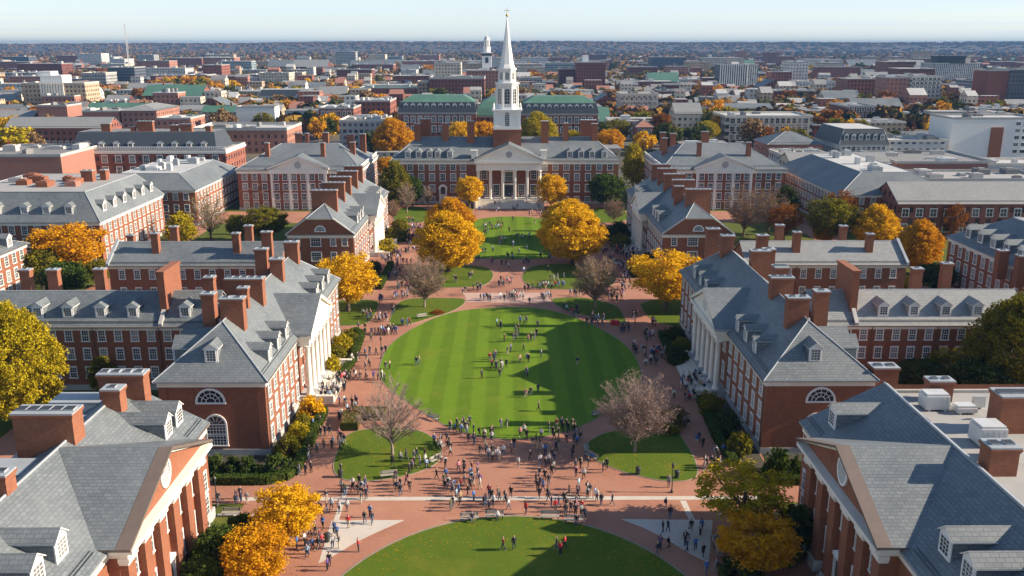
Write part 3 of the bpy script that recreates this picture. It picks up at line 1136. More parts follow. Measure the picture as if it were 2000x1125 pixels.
d = Bld('dormitory', 'narrow brick block with sunlit east face and grey hipped roof, behind the dormered dormitory', 'dormitory', -127, -95.2, 272, 320, 11.0)
d.walls('brick')
d.cornice('cream', .7, .4)
d.deckroof(7.0, 15.2, 'slate', 'deck_white')
d.windows('-Y', lin(-124, -98, 9), [9.0, 5.4, 2.3], 1.3, 2.0)
d.windows('+X', lin(274.5, 317.5, 15), [9.2, 6.0, 3.0], 1.2, 1.9)
d.units(10, 5, 15.2, ('metal', 'deck_white', 'lead'), 8, 4)

d = Bld('dormitory', 'brick block with long shaded west face and pale hip end, behind the bare brown trees', 'dormitory', 98.5, 132, 262, 326, 11.0)
d.walls('brick')
d.cornice('cream', .7, .4)
d.deckroof(9.0, 16.5, 'slate', 'deck_white')
d.windows('-X', lin(264.5, 323.5, 22), [9.0, 6.0, 3.0], 1.2, 1.9)
d.windows('-Y', lin(101.5, 129, 9), [9.2, 6.0], 1.2, 1.9)
d.units(8, 6, 16.5, ('deck_white', 'metal', 'lead'), 10, 4)


# ---- pedimented halls that flank the main hall
def flank_hall(label, x0, x1, y0, y1, s, chim):
    b = Bld('pedimented_hall', label, 'hall', x0, x1, y0, y1, 13.6)
    b.walls('brick', trim='cream')
    b.cornice('cream', 1.3, .5)
    b.roof(20.2, 'x', 11, 11)
    n = int((x1 - x0) / 3.4)
    ts = lin(x0 + 2.4, x1 - 2.4, n)
    rows = [11.2, 7.9, 4.6, 1.6]
    b.windows('-Y', ts, rows, 1.5, 2.1)
    fs = '+X' if s < 0 else '-X'
    b.windows(fs, lin(y0 + 2.5, y1 - 2.5, 11), rows[:3], 1.3, 2.1)
    t = (x0 + x1) / 2
    hw = 9.4
    m = MB()
    m.box(-hw, hw, -.5, 0, 0, 12.3)
    b.local('centre_bay', m, ['brick'], '-Y', t)
    m = MB()
    m.box(-hw - .4, hw + .4, -.95, 0, 12.3, 13.7)
    b.local('entablature', m, ['cream'], '-Y', t)
    m = MB()
    m.extrude([(-hw - .1, 13.7), (hw + .1, 13.7), (0, 17.6)], -.7, -.3)
    for q in (-1, 1):
        m.extrude([(q * (hw + .9), 13.702), (q * (hw + .9), 14.25), (0, 18.2), (0, 17.45)], -1.25, -.35)
    b.local('pediment', m, ['cream'], '-Y', t)
    m = MB()
    for q in (-1, 1):
        z = 14.27
        bk = max(.0, (z - 13.6) / b.tan - b.oh)
        m.poly([(q * (hw + 1), -1.3, z), (0, -1.3, 18.25), (0, 7.9, 18.25), (q * (hw + 1), bk, z)])
    b.local('pediment_roof', m, ['slate'], '-Y', t)
    f = part('oculus', round_frame(1.15, 1.15, .22), b.root, b.at('-Y', t, 15.2, .7), 0)
    sub('pane', round_pane(1.15, 1.15), f)
    b.windows('-Y', lin(t - hw + 1.9, t + hw - 1.9, 6), rows, 1.5, 2.1, out=.5)
    for u in lin(-hw + .4, hw - .4, 4):
        m = MB()
        m.box(u - .4, u + .4, -.72, -.5, 0, 12.3)
        b.local('pilaster', m, ['cream'], '-Y', t)
    # balustrade along the side facing the quadrangle
    m = MB()
    X = x1 if s < 0 else x0
    m.box(X - .2, X + .2, y0, y1, 13.62, 13.85)
    m.box(X - .2, X + .2, y0, y1, 14.75, 14.95)
    for k in range(int((y1 - y0) / .7)):
        m.box(X - .12, X + .12, y0 + .2 + k * .7, y0 + .48 + k * .7, 13.85, 14.75)
    b.part('balustrade', m, ['white'])
    for (cx, cy, wx, wy, top) in chim:
        b.chimney(cx, cy, wx, wy, 14.5, top)
    return b


flank_hall('brick hall with cream pediment and balustrade, left of the main hall', -90, -49, 299, 339, -1,
           [(-82, 309, 1.4, 1.6, 21.5), (-63, 309, 1.4, 1.6, 21.5), (-74, 322, 2.4, 1.6, 23.5), (-71, 322, 1.3, 1.6, 23.5), (-56, 324, 2.4, 1.6, 23), (-52.5, 330, 2.0, 1.6, 22.5), (-54, 316, 1.8, 1.6, 21), (-66, 330, 2.0, 1.6, 23)])
flank_hall('brick hall with cream pediment and balustrade, right of the main hall', 52, 93.4, 299, 339, 1,
           [(57, 330, 2.0, 1.6, 23), (60, 326, 2.0, 1.6, 23), (56, 320, 1.8, 1.6, 22), (66, 309, 1.4, 1.6, 21.6), (83, 309, 1.5, 1.6, 21.6), (72, 328, 2.6, 1.6, 23.5)])

# ---- main hall with its steeple
m_ = Bld('main_hall', 'long brick main hall with white spire tower and six columned portico', 'hall', -40.0, 38.8, 311, 331, 15.1)
b = m_
b.walls('brick')
b.cornice('cream', 1.3, .55)
b.roof(22.2, 'x', 9, 9)
rows = [13.0, 9.3, 5.4, 1.6]
lo = [-37.6 + 4.15 * k for k in range(7)]
lo = [G(432 / 2.813 + 650 + d_, 397).x for d_ in (0, 21.3, 42, 62.6, 82.8, 102)]
hi = [G(650 + q / 2.813, 397).x for q in (1160, 1220, 1280, 1338, 1398, 1457, 1517)]
b.windows('-Y', lo + hi, rows[:2], 1.7, 2.4, cas=.19)
doors = (1, 3)
b.windows('-Y', [t for i, t in enumerate(lo) if i not in doors] + hi, rows[2:3], 1.7, 2.4, cas=.19)
b.windows('-Y', [t for i, t in enumerate(lo) if i not in doors] + hi, rows[3:], 1.6, 1.5, cas=.19)
for i in doors:
    q = MB()
    q.box(-1.35, -.85, -.35, 0, 0, 5.2, 0)
    q.box(.85, 1.35, -.35, 0, 0, 5.2, 0)
    n = 12
    for k in range(n):
        a0, a1 = PI * k / n, PI * (k + 1) / n
        q.extrude([(math.cos(a) * r, 5.2 + math.sin(a) * r) for a, r in ((a0, .85), (a0, 1.6), (a1, 1.6), (a1, .85))], -.35, 0, 0)
    q.poly([(-.85, -.05, 0), (.85, -.05, 0), (.85, -.05, 3.4), (-.85, -.05, 3.4)], 2)
    q.poly([(-.85, -.05, 3.4), (.85, -.05, 3.4)] + [(.85 * math.cos(PI * k / n), -.05, 5.2 + .85 * math.sin(PI * k / n)) for k in range(n + 1)], 1)
    b.local('door', q, ['cream', 'glass', 'stone'], '-Y', lo[i])
b.dormers('-Y', [G(650 + q / 2.813, 300, 16).x for q in (432, 490, 548, 590, 655, 1290, 1350, 1408, 1473)], .6, 1.5, 2.0)
PT = .7
b.portico('-Y', PT, 11.2, 2.4, 12.2, 15.6, 21.0, 3.4, 6, 8.5, cr=.62, trim='cream', stepw=11.6)
b.windows('-Y', [PT - 8.6, PT + 8.6], [10.2], 1.8, 3.0, cas=.19)
b.windows('-Y', [PT - 8.6, PT - 4.4, PT + 4.4, PT + 8.6], [4.8], 2.0, 3.6, cas=.19)
b.windows('-Y', [PT], [9.6], 2.6, 3.0, 4, 4, cas=.4)
q = MB()
q.box(-1.5, 1.5, -.06, 0, 2.4, 6.6, 0)
q.box(-2.0, -1.5, -.3, 0, 2.4, 7.2, 1)
q.box(1.5, 2.0, -.3, 0, 2.4, 7.2, 1)
q.box(-1.5, 1.5, -.3, 0, 6.6, 7.2, 1)
b.local('door', q, ['iron', 'cream'], '-Y', PT)
for s_ in (-1, 1):
    q = MB()
    q.box(s_ * 12.0 - 1.0, s_ * 12.0 + 1.0, .2, 1.8, 15.0, 18.2)
    q.box(s_ * 12.0 - 1.25, s_ * 12.0 + 1.25, 0, 2.0, 18.2, 18.6)
    b.local('parapet_pier', q, ['cream'], '-Y', PT)
for (px, py, wpx, dy, wy, ztop) in ((870, 249, 12, 9, 1.8, 27.2), (919.5, 245, 13.5, 8, 1.8, 28), (815, 250, 11, 9, 1.8, 27), (831, 243, 19, 13, 2.2, 28.4), (1064, 245, 14, 8, 1.8, 28), (1105, 249, 10, 9, 1.8, 27.2), (1161.5, 250, 11.5, 9, 1.8, 27), (1149, 246, 31, 13, 2.2, 28)):
    p = WY(px, py, 311 + dy)
    b.chimney(p.x, 311 + dy, wpx * 323 / 1750, wy, 19.0, ztop, 'brick', pots=False)
# tower: brick base, white square stage, two octagons, spire
tx, ty = WY(990.6, 250, 321).x, 321.0
q = MB()
q.box(tx - 4.9, tx + 4.9, ty - 4.9, ty + 4.9, 18.5, 24.8)
q.box(tx - 5.1, tx + 5.1, ty - 5.1, ty + 5.1, 24.8, 25.2)
tw = b.part('tower_base', q, ['brick'])


def ringsq(q, hw_, z0, z1):
    q.box(tx - hw_, tx + hw_, ty - hw_, ty + hw_, z0, z1)


def tz(y):
    return WY(990, y, 317).z


z_a, z_b, z_c, z_d, z_e = 25.2, tz(213.5), tz(162), tz(133.5), tz(34)
q = MB()
ringsq(q, 4.85, z_a, z_a + .9)
ringsq(q, 4.55, z_a + .9, z_b - 1.0)
for sx in (-1, 1):
    for sy in (-1, 1):
        q.box(tx + sx * 4.2 - .55, tx + sx * 4.2 + .55, ty + sy * 4.2 - .55, ty + sy * 4.2 + .55, z_a + .9, z_b - 1.0)
ringsq(q, 4.95, z_b - 1.0, z_b - .5)
ringsq(q, 5.25, z_b - .5, z_b)
tw = b.part('tower_stage', q, ['white'])


def octo_windows(o, z0, z1, r, wr):
    """arched openings with dark glass let into the eight faces"""
    def mk():
        q = MB()
        n = 10
        hh = z1 - z0
        q.poly([(-wr, -.02, 0), (wr, -.02, 0)] + [(wr * math.cos(PI * k / n), -.02, hh - wr + wr * math.sin(PI * k / n)) for k in range(n + 1)], 1)
        for s_ in (-1, 1):
            q.box(s_ * (wr + .12) - .12, s_ * (wr + .12) + .12, -.14, 0, 0, hh - wr)
        for k in range(n):
            a0, a1 = PI * k / n, PI * (k + 1) / n
            q.extrude([(math.cos(a) * e, hh - wr + math.sin(a) * e) for a, e in ((a0, wr), (a0, wr + .24), (a1, wr + .24), (a1, wr))], -.14, 0)
        q.box(-.05, .05, -.07, -.02, 0, hh - .1)
        for k in range(1, 5):
            v = hh * k / 5
            if v < hh - wr * .6:
                q.box(-wr, wr, -.06, -.02, v - .045, v + .045)
        q.box(-wr - .3, wr + .3, -.22, 0, -.2, 0)
        return q.mesh('window', ['white', 'glass'])
    me = cached(('ow', z0, z1, wr), mk)
    for k in range(8):
        a = 2 * PI * k / 8
        sub('window', me, o, (tx - b.c.x + math.cos(a) * r, ty - b.c.y + math.sin(a) * r, z0), a + PI / 2)


def octo2(z0, z1, r, name, wz0, wz1, wr):
    q = MB()
    c8 = 1 / math.cos(PI / 8)
    q.lathe(tx, ty, [(r * 1.14 * c8, z0), (r * 1.14 * c8, z0 + .8), (r * c8, z0 + .85), (r * c8, z1 - 1.1), (r * 1.08 * c8, z1 - 1.05), (r * 1.08 * c8, z1 - .65), (r * 1.2 * c8, z1 - .5), (r * 1.2 * c8, z1)], 8, 0, False, .5)
    for k in range(8):
        a = 2 * PI * (k + .5) / 8
        cx, cy = tx + math.cos(a) * r * 1.03 * c8, ty + math.sin(a) * r * 1.03 * c8
        q.tube([(cx, cy, z0 + .85), (cx, cy, z1 - 1.1)], [r * .1, r * .09], 8)
    o = b.part(name, q, ['white'])
    octo_windows(o, wz0, wz1, r, wr)


octo2(z_b, z_c, 3.55, 'lower_lantern', z_b + 1.8, z_c - 2.0, .85)
octo2(z_c, z_d, 2.75, 'upper_lantern', z_c + 1.1, z_d - 1.4, .6)
for k in range(4):
    a = k * PI / 2
    o = part('window', win_frame(1.5, 4.0, 3, 6, True, .3, True, 'white', .08), b.root, (tx + math.cos(a) * 4.56, ty + math.sin(a) * 4.56, (z_a + z_b) / 2 - .3), a + PI / 2)
    sub('pane', win_pane(1.5, 4.0, True), o)
q = MB()
c8 = 1 / math.cos(PI / 8)
q.lathe(tx, ty, [(2.85 * c8, z_d), (2.7 * c8, z_d + .5), (2.3 * c8, z_d + 1.3), (1.52 * c8, z_d + (z_e - z_d) * .38), (.78 * c8, z_d + (z_e - z_d) * .7), (.15, z_e)], 8, 0, False, .5)
b.part('spire', q, ['white'])
q = MB()
q.lathe(tx, ty, [(.07, z_e - .2), (.09, z_e + .3), (.42, z_e + .6), (.5, z_e + .85), (.4, z_e + 1.1), (.08, z_e + 1.4), (.06, z_e + 3.4)], 12, 0)
q.box(tx - 1.0, tx + 1.0, ty - .07, ty + .07, z_e + 2.3, z_e + 2.46)
q.box(tx - .07, tx + .07, ty - 1.0, ty + 1.0, z_e + 2.29, z_e + 2.47)
b.part('weathervane', q, ['gold'])
# small balustrade finials round the lower stage
for sx in (-1, 1):
    for sy in (-1, 1):
        q = MB()
        q.lathe(tx + sx * 4.7, ty + sy * 4.7, [(.28, z_b), (.28, z_b + .5), (.12, z_b + .6), (.3, z_b + 1.0), (.22, z_b + 1.4), (.03, z_b + 1.8)], 10)
        b.part('finial', q, ['white'])


# ---- the two halls in front, with brick temple fronts
def front_hall(s, label, xin, stacks):
    y0, y1 = 38.0, 95.3
    xr = s * 43.0
    xo = s * 60.0 if s > 0 else -51.6
    tc0 = 79.0
    xf = s * xin
    xa, xb = min(xf, xo), max(xf, xo)
    h = Bld('pilastered_hall', label, 'hall', xa, xb, y0, y1, 12.0)
    fs = '+X' if s < 0 else '-X'
    Z = 16.7
    h.oh, h.tan, h.ridge = .6, (Z - 12.0) / (43.0 - xin + .6), Z
    # walls: far gable follows the slope and the flat deck behind it
    b = MB()
    b.box(xa, xb, y0, y1, 0, 12, 0, skip='-z+z')
    for y in (y0, y1):
        b.poly([(xf, y, 12), (xr, y, Z - .1)] + ([(xo, y, Z - .1)] if s > 0 else []) + [(xo, y, 12)])
    if s > 0:
        b.poly([(xo, y0, 12), (xo, y1, 12), (xo, y1, Z - .1), (xo, y0, Z - .1)])
    h.part('wall', b, ['brick'])
    b = MB()
    b.ring(xa, xb, y0, y1, 0, 1.3, .25)
    h.part('plinth', b, ['grey_stone'])
    h.cornice('cream', 1.2, .5)
    # roof: slate slope to the quadrangle, flat deck behind
    b = MB()
    xe = xf - s * .6
    b.poly([(xe, y0 - .3, 12), (xe, y1 + .3, 12), (xr, y1 + .3, Z), (xr, y0 - .3, Z)], 0)
    b.poly([(xe, y0 - .3, 12), (xe, y1 + .3, 12), (xe, y1 + .3, 11.75), (xe, y0 - .3, 11.75)], 1)
    for y in (y0 - .3, y1 + .3):
        b.poly([(xe, y, 12), (xr, y, Z), (xr, y, Z - .35), (xe, y, 11.75)], 1)
    zd = Z - 1.0
    if s > 0:
        b.poly([(xr, y0, zd), (xr, y1, zd), (xo, y1, zd), (xo, y0, zd)], 2)
        b.poly([(xr, y0 - .3, Z), (xr, y1 + .3, Z), (xr + s * .45, y1 + .3, Z - .05), (xr + s * .45, y0 - .3, Z - .05)], 1)
        b.poly([(xr + s * .45, y0 - .3, Z - .05), (xr + s * .45, y1 + .3, Z - .05), (xr + s * .45, y1, zd), (xr + s * .45, y0, zd)], 1)
    else:
        xw = xo - .6
        b.poly([(xr, y0 - .3, Z), (xr, y1 + .3, Z), (xw, y1 + .3, 12), (xw, y0 - .3, 12)], 0)
        b.poly([(xw, y0 - .3, 12), (xw, y1 + .3, 12), (xw, y1 + .3, 11.75), (xw, y0 - .3, 11.75)], 1)
        for y in (y0 - .3, y1 + .3):
            b.poly([(xw, y, 12), (xr, y, Z), (xr, y, Z - .35), (xw, y, 11.75)], 1)
    r = h.part('roof', b, ['slate', 'lead', 'deck'])
    b = MB()
    b.tube([(xr, y0 - .3, Z + .02), (xr, y1 + .3, Z + .02)], [.14, .14], 6)
    h.part('ridge_cap', b, ['lead'])
    b = MB()
    for f_ in (.09, .12):
        b.tube([(xe + (xr - xe) * f_, y0, 12 + (Z - 12) * f_ + .12), (xe + (xr - xe) * f_, tc0 - 11.5, 12 + (Z - 12) * f_ + .12)], [.035, .035], 4)
        b.tube([(xe + (xr - xe) * f_, tc0 + 11.5, 12 + (Z - 12) * f_ + .12), (xe + (xr - xe) * f_, y1, 12 + (Z - 12) * f_ + .12)], [.035, .035], 4)
    h.part('snow_rail', b, ['iron'])
    b = MB()
    if s < 0:
        b.tube([(xe, y1, 11.95), (xe, tc0 + 11.2, 11.95)], [.12, .12], 6)
    if s > 0:
      b.box(min(xr + s * .5, xo), max(xr + s * .5, xo), y1 - .4, y1 + .05, zd, zd + .35)
      b.box(min(xo, xo - s * .45), max(xo, xo - s * .45), y0, y1 - .4, zd, zd + .35)
    h.part('parapet' if s > 0 else 'gutter', b, ['grey_stone' if s > 0 else 'bronze'])
    # temple front: projecting bay with brick pilasters, entablature, pediment
    tc, hw, pr = 79.0, 9.9, 1.0
    b = MB()
    b.box(-hw, hw, -pr, 0, 0, 11.0)
    h.local('centre_bay', b, ['brick'], fs, tc)
    us = lin(-hw + .8, hw - .8, 6)
    for u in us:
        b = MB()
        b.box(u - .75, u + .75, -pr - .75, -pr, 1.3, 10.2, 0)
        b.box(u - .9, u + .9, -pr - .95, -pr, 0, 1.3, 1)
        b.box(u - .86, u + .86, -pr - .86, -pr, 10.2, 10.5, 2)
        b.box(u - 1.0, u + 1.0, -pr - 1.0, -pr, 10.5, 10.95, 2)
        h.local('pilaster', b, ['brick', 'grey_stone', 'cream'], fs, tc)
    b = MB()
    b.box(-hw - .2, hw + .2, -pr - .95, .0, 11.0, 11.5)
    b.box(-hw - .35, hw + .35, -pr - 1.15, 0, 11.5, 11.75)
    b.box(-hw - .9, hw + .9, -pr - 1.7, 0, 11.75, 12.15)
    h.local('entablature', b, ['cream'], fs, tc)
    ap = 16.7
    yf = -pr - .7
    b = MB()
    b.extrude([(-hw - .2, 12.15), (hw + .2, 12.15), (0, ap - .45)], yf, yf + .3)
    h.local('pediment', b, ['brick'], fs, tc)
    b = MB()
    for q in (-1, 1):
        b.extrude([(q * (hw + .95), 12.152), (q * (hw + .95), 12.44), (0, ap - .08), (0, ap - .6)], yf - .45, yf + .05)
    h.local('raking_cornice', b, ['cream'], fs, tc)
    b = MB()
    bk = (ap - 12.0) / h.tan - h.oh
    for q in (-1, 1):
        e0 = (q * (hw + 1.2), yf - 1.0, 12.45)
        b.poly([e0, (0, yf - 1.0, ap + .05), (0, yf + .35, ap + .05), (q * (hw + 1.2), yf + .35, 12.45)], 1)
        b.poly([(q * (hw + 1.2), yf + .35, 12.43), (0, yf + .35, ap + .03), (0, bk, ap + .03), (q * (hw + 1.2), max(.0, (12.43 - 12) / h.tan - h.oh), 12.43)], 0)
        b.poly([e0, (0, yf - 1.0, ap + .05), (0, yf - 1.0, ap - .2), (q * (hw + 1.2), yf - 1.0, 12.2)], 1)
        b.poly([e0, (q * (hw + 1.2), .5, 12.44), (q * (hw + 1.2), .5, 12.2), (q * (hw + 1.2), yf - 1.0, 12.2)], 1)
    h.local('pediment_roof', b, ['slate' if s > 0 else 'slate', 'bronze'], fs, tc)
    f = part('oculus', round_frame(1.0, 1.25, .3), h.root, None, SIDE[fs])
    ox, oy, _ = h.at(fs, tc, 0)
    f.location = Vector((ox - s * -yf, oy, 14.1)) - h.c
    sub('pane', round_pane(1.0, 1.25), f)
    mids = [(a + c) / 2 for a, c in zip(us[:-1], us[1:])]
    h.windows(fs, [tc + u for u in mids], [8.6], 1.2, 2.3, out=pr)
    h.windows(fs, [tc + u for i, u in enumerate(mids) if i != 2], [4.0], 1.25, 2.6, out=pr)
    for u in mids:
        b = MB()
        b.box(u - .95, u + .95, -pr - .22, -pr, 10.05, 10.4)
        b.box(u - .3, u + .3, -pr - .3, -pr, 9.9, 10.4)
        h.local('lintel', b, ['cream'], fs, tc)
    b = MB()
    b.box(-1.0, 1.0, -pr - .06, -pr, .9, 4.2, 0)
    b.box(-1.35, -1.0, -pr - .35, -pr, .9, 4.4, 1)
    b.box(1.0, 1.35, -pr - .35, -pr, .9, 4.4, 1)
    b.extrude([(-1.7, 4.4), (1.7, 4.4), (0, 5.4)], -pr - .5, -pr, 1)
    h.local('door', b, ['iron', 'white'], fs, tc)
    b = MB()
    for k in range(6):
        b.box(-2.6, 2.6, -pr - 1.2 - .4 * (k + 1), -pr - 1.2 - .4 * k, 0, .9 * (6 - k) / 7)
    b.box(-2.9, 2.9, -pr - 1.2, -pr - .9, 0, .9)
    h.local('steps', b, ['grey_stone'], fs, tc)
    ends = [91.0, 93.5] + [y0 + 2.5 + 3.6 * k for k in range(8)]
    h.windows(fs, ends, [9.0, 5.4, 2.4], 1.2, 2.2)
    h.dormers(fs, [89.2, 92.4] if s < 0 else [91.6], 1.6, 1.5, 1.75)
    h.dormers(fs, [65.4, 61.6, 57.8], 1.7, 1.5, 1.75)
    for (cx, cy, wx, wy, top) in stacks:
        h.chimney(cx, cy, wx, wy, 14.0, top)
    return h, zd


fl, zd = front_hall(-1, 'brick hall with sunlit temple front and slate roof, nearest on the west side', 34.8,
                    [(-42.6, 93.6, 5.0, 1.7, 19.0), (-42.2, 90.0, 1.9, 1.6, 18.6), (-45.0, 81.6, 5.8, 2.2, 19.6), (-44.0, 70.4, 2.4, 1.6, 18.6)])
fr, zd = front_hall(1, 'brick hall with shaded temple front and blue slate roof, nearest on the east side', 34.3,
                    [(48.0, 93.0, 2.6, 1.5, 18.2), (51.6, 85.0, 3.4, 2.4, 19.8), (45.4, 75.5, 2.6, 2.0, 18.6)])
# roof plant on the east front hall
for (x, y, w, d_, h_) in ((46.4, 90.5, 2.6, 1.9, 1.7), (49.2, 89.4, 2.2, 1.5, .7), (47.6, 81.6, 2.6, 2.4, 2.0), (47.4, 78.4, 2.2, 1.8, 1.0)):
    q = MB()
    q.box(x - w / 2, x + w / 2, y - d_ / 2, y + d_ / 2, zd + .22, zd + h_)
    q.box(x - w / 2 + .12, x + w / 2 - .12, y - d_ / 2 + .12, y + d_ / 2 - .12, zd + h_, zd + h_ + .25)
    for k in range(5):
        u = x - w / 2 + .2 + (w - .4) * k / 4
        q.box(u - .04, u + .04, y - d_ / 2 - .04, y - d_ / 2, zd + .4, zd + h_ - .15)
    for k in (-1, 1):
        q.box(x + k * w * .32 - .1, x + k * w * .32 + .1, y - d_ / 2, y + d_ / 2, zd, zd + .22)
    fr.part('rooftop_unit', q, ['metal'])
q = MB()
q.box(50.6, 51.9, 90.2, 90.35, zd + .2, zd + 1.5)
q.box(50.9, 51.0, 90.35, 91.2, zd, zd + 1.2)
q.box(51.5, 51.6, 90.35, 91.2, zd, zd + 1.2)
fr.part('vent_screen', q, ['metal'])
q = MB()
for u in (0, .5):
    q.tube([(52.0 + u, 87.6, zd), (52.0 + u, 87.6, zd + 1.6), (52.2 + u, 87.3, zd + 2.0)], [.1, .1, .1], 8)
q.tube([(51.6, 87.6, zd + 1.1), (53.0, 87.6, zd + 1.1)], [.09, .09], 8)
fr.part('gas_pipe', q, ['yellow'])
# flat topped dormers on the west front hall's back slope
for (y, w, h_) in ((93.6, 2.6, 2.3), (87.2, 2.4, 2.1), (76.6, 3.0, 2.3), (72.4, 2.6, 2.3), (66.5, 3.0, 2.3)):
    q = MB()
    zt = 16.7 - .75
    q.box(-50.2, -45.2, y - w / 2, y + w / 2, 12.6, zt - .25, 0, top=1)
    q.box(-50.5, -44.6, y - w / 2 - .25, y + w / 2 + .25, zt - .25, zt, 1)
    fl.part('back_dormer', q, ['white', 'lead'])
# ------------------------------------------------------------------ ground, paving, lawns
def sheet(name, pts, mat, z, kind='structure', kerb=None):
    """flat polygon with a small raised edge; pts are x, y in metres"""
    b = MB()
    b.poly([(p[0], p[1], z) for p in pts])
    n = len(pts)
    for i in range(n):
        a, c = pts[i], pts[(i + 1) % n]
        b.poly([(a[0], a[1], -.02), (c[0], c[1], -.02), (c[0], c[1], z), (a[0], a[1], z)])
    return setting(name, b.mesh(name, [mat]), kind=kind)


def pxpoly(px):
    return [G(x, y)[:2] for x, y in px]


def smooth(pts, it=2):
    for _ in range(it):
        q = []
        n = len(pts)
        for i in range(n):
            a, c = pts[i], pts[(i + 1) % n]
            q.append((a[0] * .75 + c[0] * .25, a[1] * .75 + c[1] * .25))
            q.append((a[0] * .25 + c[0] * .75, a[1] * .25 + c[1] * .75))
        pts = q
    return pts


def citymat():
    m, nt, b = nodes('town_ground')
    n1 = noise(nt, .035, 5, rough=.6)
    n2 = noise(nt, .012, 4, rough=.6)
    c = mixc(nt, ramp(nt, n1, .42, .6), (.075, .072, .07), (.125, .095, .045))
    c = mixc(nt, ramp(nt, n2, .5, .66), c, (.06, .075, .02))
    v = N(nt, 'ShaderNodeTexVoronoi', Scale=.03)
    v.feature = 'DISTANCE_TO_EDGE'
    g = N(nt, 'ShaderNodeNewGeometry')
    L(nt, g.outputs['Position'], v.inputs['Vector'])
    c = mixc(nt, ramp(nt, v.outputs['Distance'], .0, .12), (.085, .085, .09), c)
    f = ramp(nt, noise(nt, .0022, 4), .4, .62)
    sep = N(nt, 'ShaderNodeSeparateXYZ')
    L(nt, g.outputs['Position'], sep.inputs[0])
    far = ramp(nt, sep.outputs[1], 1500, 3500)
    wood = mixc(nt, ramp(nt, noise(nt, .02, 5, rough=.8), .4, .65), (.035, .032, .02), (.16, .085, .03))
    c = mixc(nt, math_n(nt, 'MULTIPLY', far, math_n(nt, 'ADD', math_n(nt, 'MULTIPLY', f, .4), .6)), c, wood)
    L(nt, c, b.inputs['Base Color'])
    b.inputs['Roughness'].default_value = .95
    return m


MAT['town'] = citymat()
b = MB()
ys = [-400, 0, 345, 900, 2000, 4500, 9000, 16000, 26000]
for y0, y1 in zip(ys[:-1], ys[1:]):
    b.poly([(-20000, y0, -.03), (20000, y0, -.03), (20000, y1, -.03), (-20000, y1, -.03)])
setting('ground', b.mesh('ground', ['town']))


def hill_h(x, h0):
    return h0 * (.80 + .10 * np.sin(x * .0004 + 1.0) + .06 * np.sin(x * .0013 + 2.0) + .03 * np.sin(x * .004))


def hillmesh(y, h0, seed, depth):
    q = random.Random(seed)
    b = MB()
    X = lin(-14000, 14000, 90)
    H = [hill_h(x, h0) for x in X]
    for i in range(len(X) - 1):
        for (ya, fa), (yb, fb) in zip(((y, 0), (y + depth * .35, .75), (y + depth, 1.0)), ((y + depth * .35, .75), (y + depth, 1.0), (y + depth * 2, .0))):
            b.poly([(X[i], ya, H[i] * fa - .5), (X[i + 1], ya, H[i + 1] * fa - .5), (X[i + 1], yb, H[i + 1] * fb - .5), (X[i], yb, H[i] * fb - .5)], 0, True)
    return b.mesh('hills', ['town'])


setting('hills', hillmesh(5300, 74, 4, 1500))

# campus ground: grass courts, then the brick plaza
sheet('courtyard_grass', [(-150, 30), (150, 30), (150, 350), (-150, 350)], 'lawn_dry', .0)
PZ = [(-32.0, 30), (33.2, 30), (33.2, 103), (36, 103), (36, 178), (37.5, 178), (38.5, 204), (38.5, 311), (-40, 311), (-38, 204), (-36, 178), (-32, 178), (-32, 103)]
sheet('brick_plaza', PZ, 'paver', .012)
sheet('brick_path', [(-90, 98.5), (-32, 98.5), (-32, 106.5), (-90, 106.5)], 'paver', .010)
sheet('brick_path', [(33.2, 98.5), (90, 98.5), (90, 106.5), (33.2, 106.5)], 'paver', .010)
sheet('brick_path', [(-95, 167), (-32, 167), (-32, 174.5), (-95, 174.5)], 'paver', .010)
sheet('brick_path', [(36, 173), (95, 173), (95, 175.9), (36, 175.9)], 'paver', .010)
sheet('brick_path', [(-98, 276), (-38.5, 276), (-38.5, 296), (-98, 296)], 'paver', .010)
sheet('brick_path', [(38.5, 276), (97, 276), (97, 296), (38.5, 296)], 'paver', .010)
sheet('brick_path', [(-96, 107), (-90, 107), (-90, 276), (-96, 276)], 'paver', .010)
sheet('brick_path', [(88, 107), (97, 107), (97, 276), (88, 276)], 'paver', .010)
sheet('brick_court', [(-72, 107.5), (-47.5, 107.5), (-47.5, 125), (-72, 125)], 'paver', .011)
sheet('brick_court', [(50, 107.5), (80, 107.5), (80, 125), (50, 125)], 'paver', .011)

